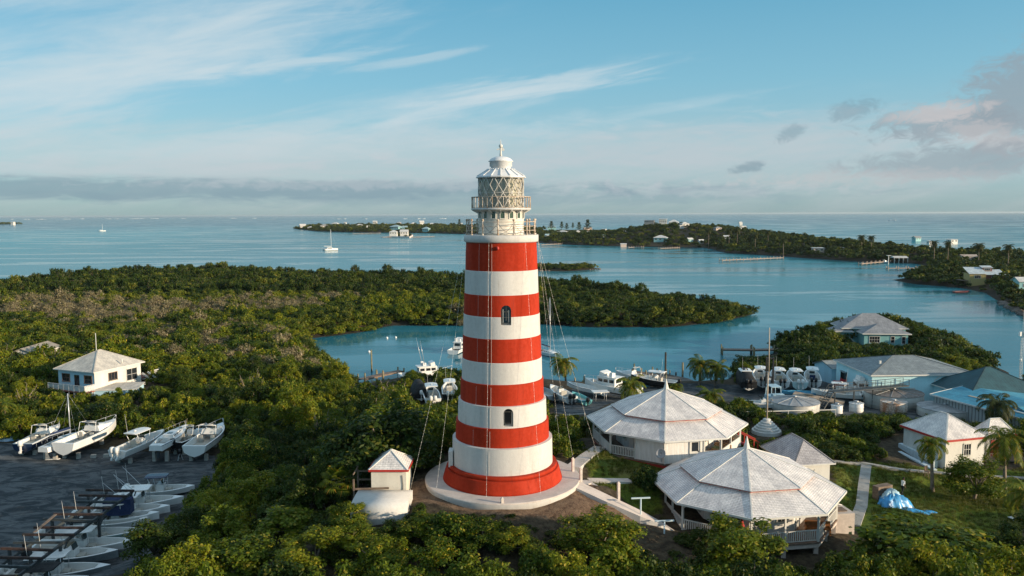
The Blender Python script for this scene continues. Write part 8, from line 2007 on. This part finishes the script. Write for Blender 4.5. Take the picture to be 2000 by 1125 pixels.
# casuarinas and palms that stand out along the far ridge
rngp = np.random.default_rng(77); nP = 900
zc_ = rngp.uniform(.12, 1, nP); rr_c = .22*(1.05-zc_)**.7*(1+.5*np.sin(zc_*23)+.35*np.sin(zc_*57+3*np.cos(zc_*9)))*rngp.uniform(.3, 1.1, nP); aa = rngp.uniform(0, 6.28, nP)
cc_ = np.stack([rr_c*np.cos(aa), rr_c*np.sin(aa), zc_], 1); dd_ = nrmz(np.stack([np.cos(aa), np.sin(aa), rngp.uniform(.1, .9, nP)], 1)); ss_ = nrmz(np.cross(dd_, rngp.normal(size=(nP, 3))))
pv = np.stack([cc_-ss_*.014, cc_+dd_*.04-ss_*.01, cc_+dd_*.09, cc_+ss_*.014], 1).reshape(-1, 3); PINE = quads_mesh('crown', pv, LEAF_FAR); tm = MB(); tm.tube([(0, 0, -.1), (0, 0, .98)], [.022, .004], 6); PINET = tm.mesh('trunk', [BARK])
for px, py, hp, Yt, lab in ((1077, 432, 16, 900, 'tall thin pine right of the tower lantern on the ridge'), (1097, 433, 15, 880, 'second thin pine along the left ridge'), (1107, 436, 12, 870, 'short pine between two taller ones on the ridge'), (1119, 435, 12, 860, 'small pine left of the bushy pine on the ridge'), (1131, 434, 15, 850, 'bushy pine in the middle of the left ridge'), (1148, 429, 22, 840, 'tallest pine of the left ridge'), (897, 428, 14, 1500, 'lone pine showing beside the tower railing'), (1094, 512, 13, 418, 'dark pine standing on the scrub islet'), (1781, 524, 20, 370, 'feathery pine on the tip of the right point')):
    top = Q(px, py, Yt); k = ppm(top); hh = hp/k*rnd.uniform(.85, 1.1); t_ = thing('casuarina_pine', lab, 'tree', (top.x, Yt, top.z-hh), rnd.uniform(0, 6), 'pines along the far ridge'); t_.scale = (hh*rnd.uniform(.9, 1.5), hh*rnd.uniform(.9, 1.4), hh)
    for nm, me in (('trunk', PINET), ('crown', PINE)): o = bpy.data.objects.new(nm, me); C.objects.link(o); o.parent = t_
def far_palm(px, py, Yt, r_m, lab):
    c = Q(px, py, Yt); z0 = float(hr(np.array([c.x]), np.array([Yt]))[0]); t_ = thing('coconut_palm', lab, 'palm', (c.x, Yt, min(z0, c.z-2)), 0, 'palms on the far shore'); hh = c.z-min(z0, c.z-2)
    m_ = MB(); m_.tube([(0, 0, -.5), (.2, 0, hh*.5), (0, 0, hh)], [.25, .18, .13], 6); m_.build('trunk', PTRUNK, t_)
    o = bpy.data.objects.new('crown', PALMS[2]); C.objects.link(o); o.parent = t_; o.location = (0, 0, hh); s = r_m/2.6; o.scale = (s, s, s)
for i, (px, py, Yt, r_) in enumerate(((1683, 463, 560, 4.2), (1702, 464, 550, 4.0), (1825, 474, 470, 3.6), (1852, 475, 460, 3.4), (1912, 480, 430, 4.0), (1970, 482, 400, 3.6), (1384, 449, 720, 4.5), (1424, 449, 700, 5), (1440, 447, 700, 5), (1500, 452, 640, 4), (1530, 468, 560, 3.6), (1475, 458, 620, 4))):
    far_palm(px, py, Yt, r_, 'coconut palm rising %s' % ('above the woods left of the pair on the shore ridge', 'right of the first palm on the shore ridge', 'left of two palms on the right ridge', 'right of two palms on the right ridge', 'beside the weathered tan roof on the right', 'near the right edge above the shore house', 'left of the cream ridge house', 'just right of the cream ridge house', 'left of the pointed white tower', 'right of the pointed white tower', 'over the woods above the longest dock', 'below the pointed white tower')[i])
# grass on the lawns
gv = []; rg_ = np.random.default_rng(5)
for i in range(46):
    a = rg_.uniform(0, 6.28); b0 = np.array([rg_.uniform(-.22, .22), rg_.uniform(-.22, .22), -.02]); d = np.array([math.cos(a), math.sin(a), 0]); s = np.array([-d[1], d[0], 0])*.012; L = rg_.uniform(.08, .2); gv += [b0-s, b0+s, b0+d*L*.35+np.array([0, 0, L])+s*.3, b0+d*L*.35+np.array([0, 0, L])-s*.3]
GR1 = leaf_mat('grass_blades', (.050, .070, .012), (.130, .140, .024), (.22, .17, .06), .25, .1, .5)
g0 = bpy.data.objects.new('g', quads_mesh('g', np.array(gv), GR1)); g1 = bpy.data.objects.new('g', quads_mesh('g', np.array(gv)*np.array([1, 1, 1.8]), GR1))
pts = []
for poly in (LAWN, LAWN2):
    xs_ = [p[0] for p in poly]; ys_ = [p[1] for p in poly]
    X, Y, Z = scatter(lambda X, Y, poly=poly: (sdist(poly, X, Y) > -.5) & np.all([(X-x)**2+(Y-y)**2 > r_*r_*.8 for x, y, r_ in FOOT], axis=0) & (sdist(WALKS, X, Y) < 0), hmain, min(ys_), max(ys_), .42, 1, 0, min(xs_), max(xs_))
    for x, y, z in zip(X, Y, Z):
        px, py = to_px((x, y, z))
        if 1676 < px < 1704 and 900 < py < 1030 or 1148 < px < 1250 and 930 < py < 944: continue
        pts.append((x, y, z, rnd.uniform(.6, 1.4), rnd.uniform(.5, 1.6), 0 if rnd.random() < .8 else 1))
scrub('lawn_grass', 'rough sunlit grass on the lawns round the houses', 'grass', [g0, g1], pts)

# ------------------------------------------------------------------ sea haze
hz_ = MB(); hz_.box((0, 0, -5.5), (112000, 112000, 46.5)); hb = hz_.build('haze', bpy.data.materials.new('sea_haze')); tag(hb, 'thin pale sea haze over the water', 'haze', kind='stuff')
hm = hb.data.materials[0]; hm.use_nodes = True; hm.node_tree.nodes.clear(); t = NT(hm.node_tree)
pv_ = t.n('ShaderNodeVolumePrincipled'); pv_.inputs['Color'].default_value = (.80, .88, .92, 1); pv_.inputs['Density'].default_value = 0.000028; pv_.inputs['Anisotropy'].default_value = .2
ou = t.n('ShaderNodeOutputMaterial'); hm.node_tree.links.new(pv_.outputs[0], ou.inputs['Volume'])
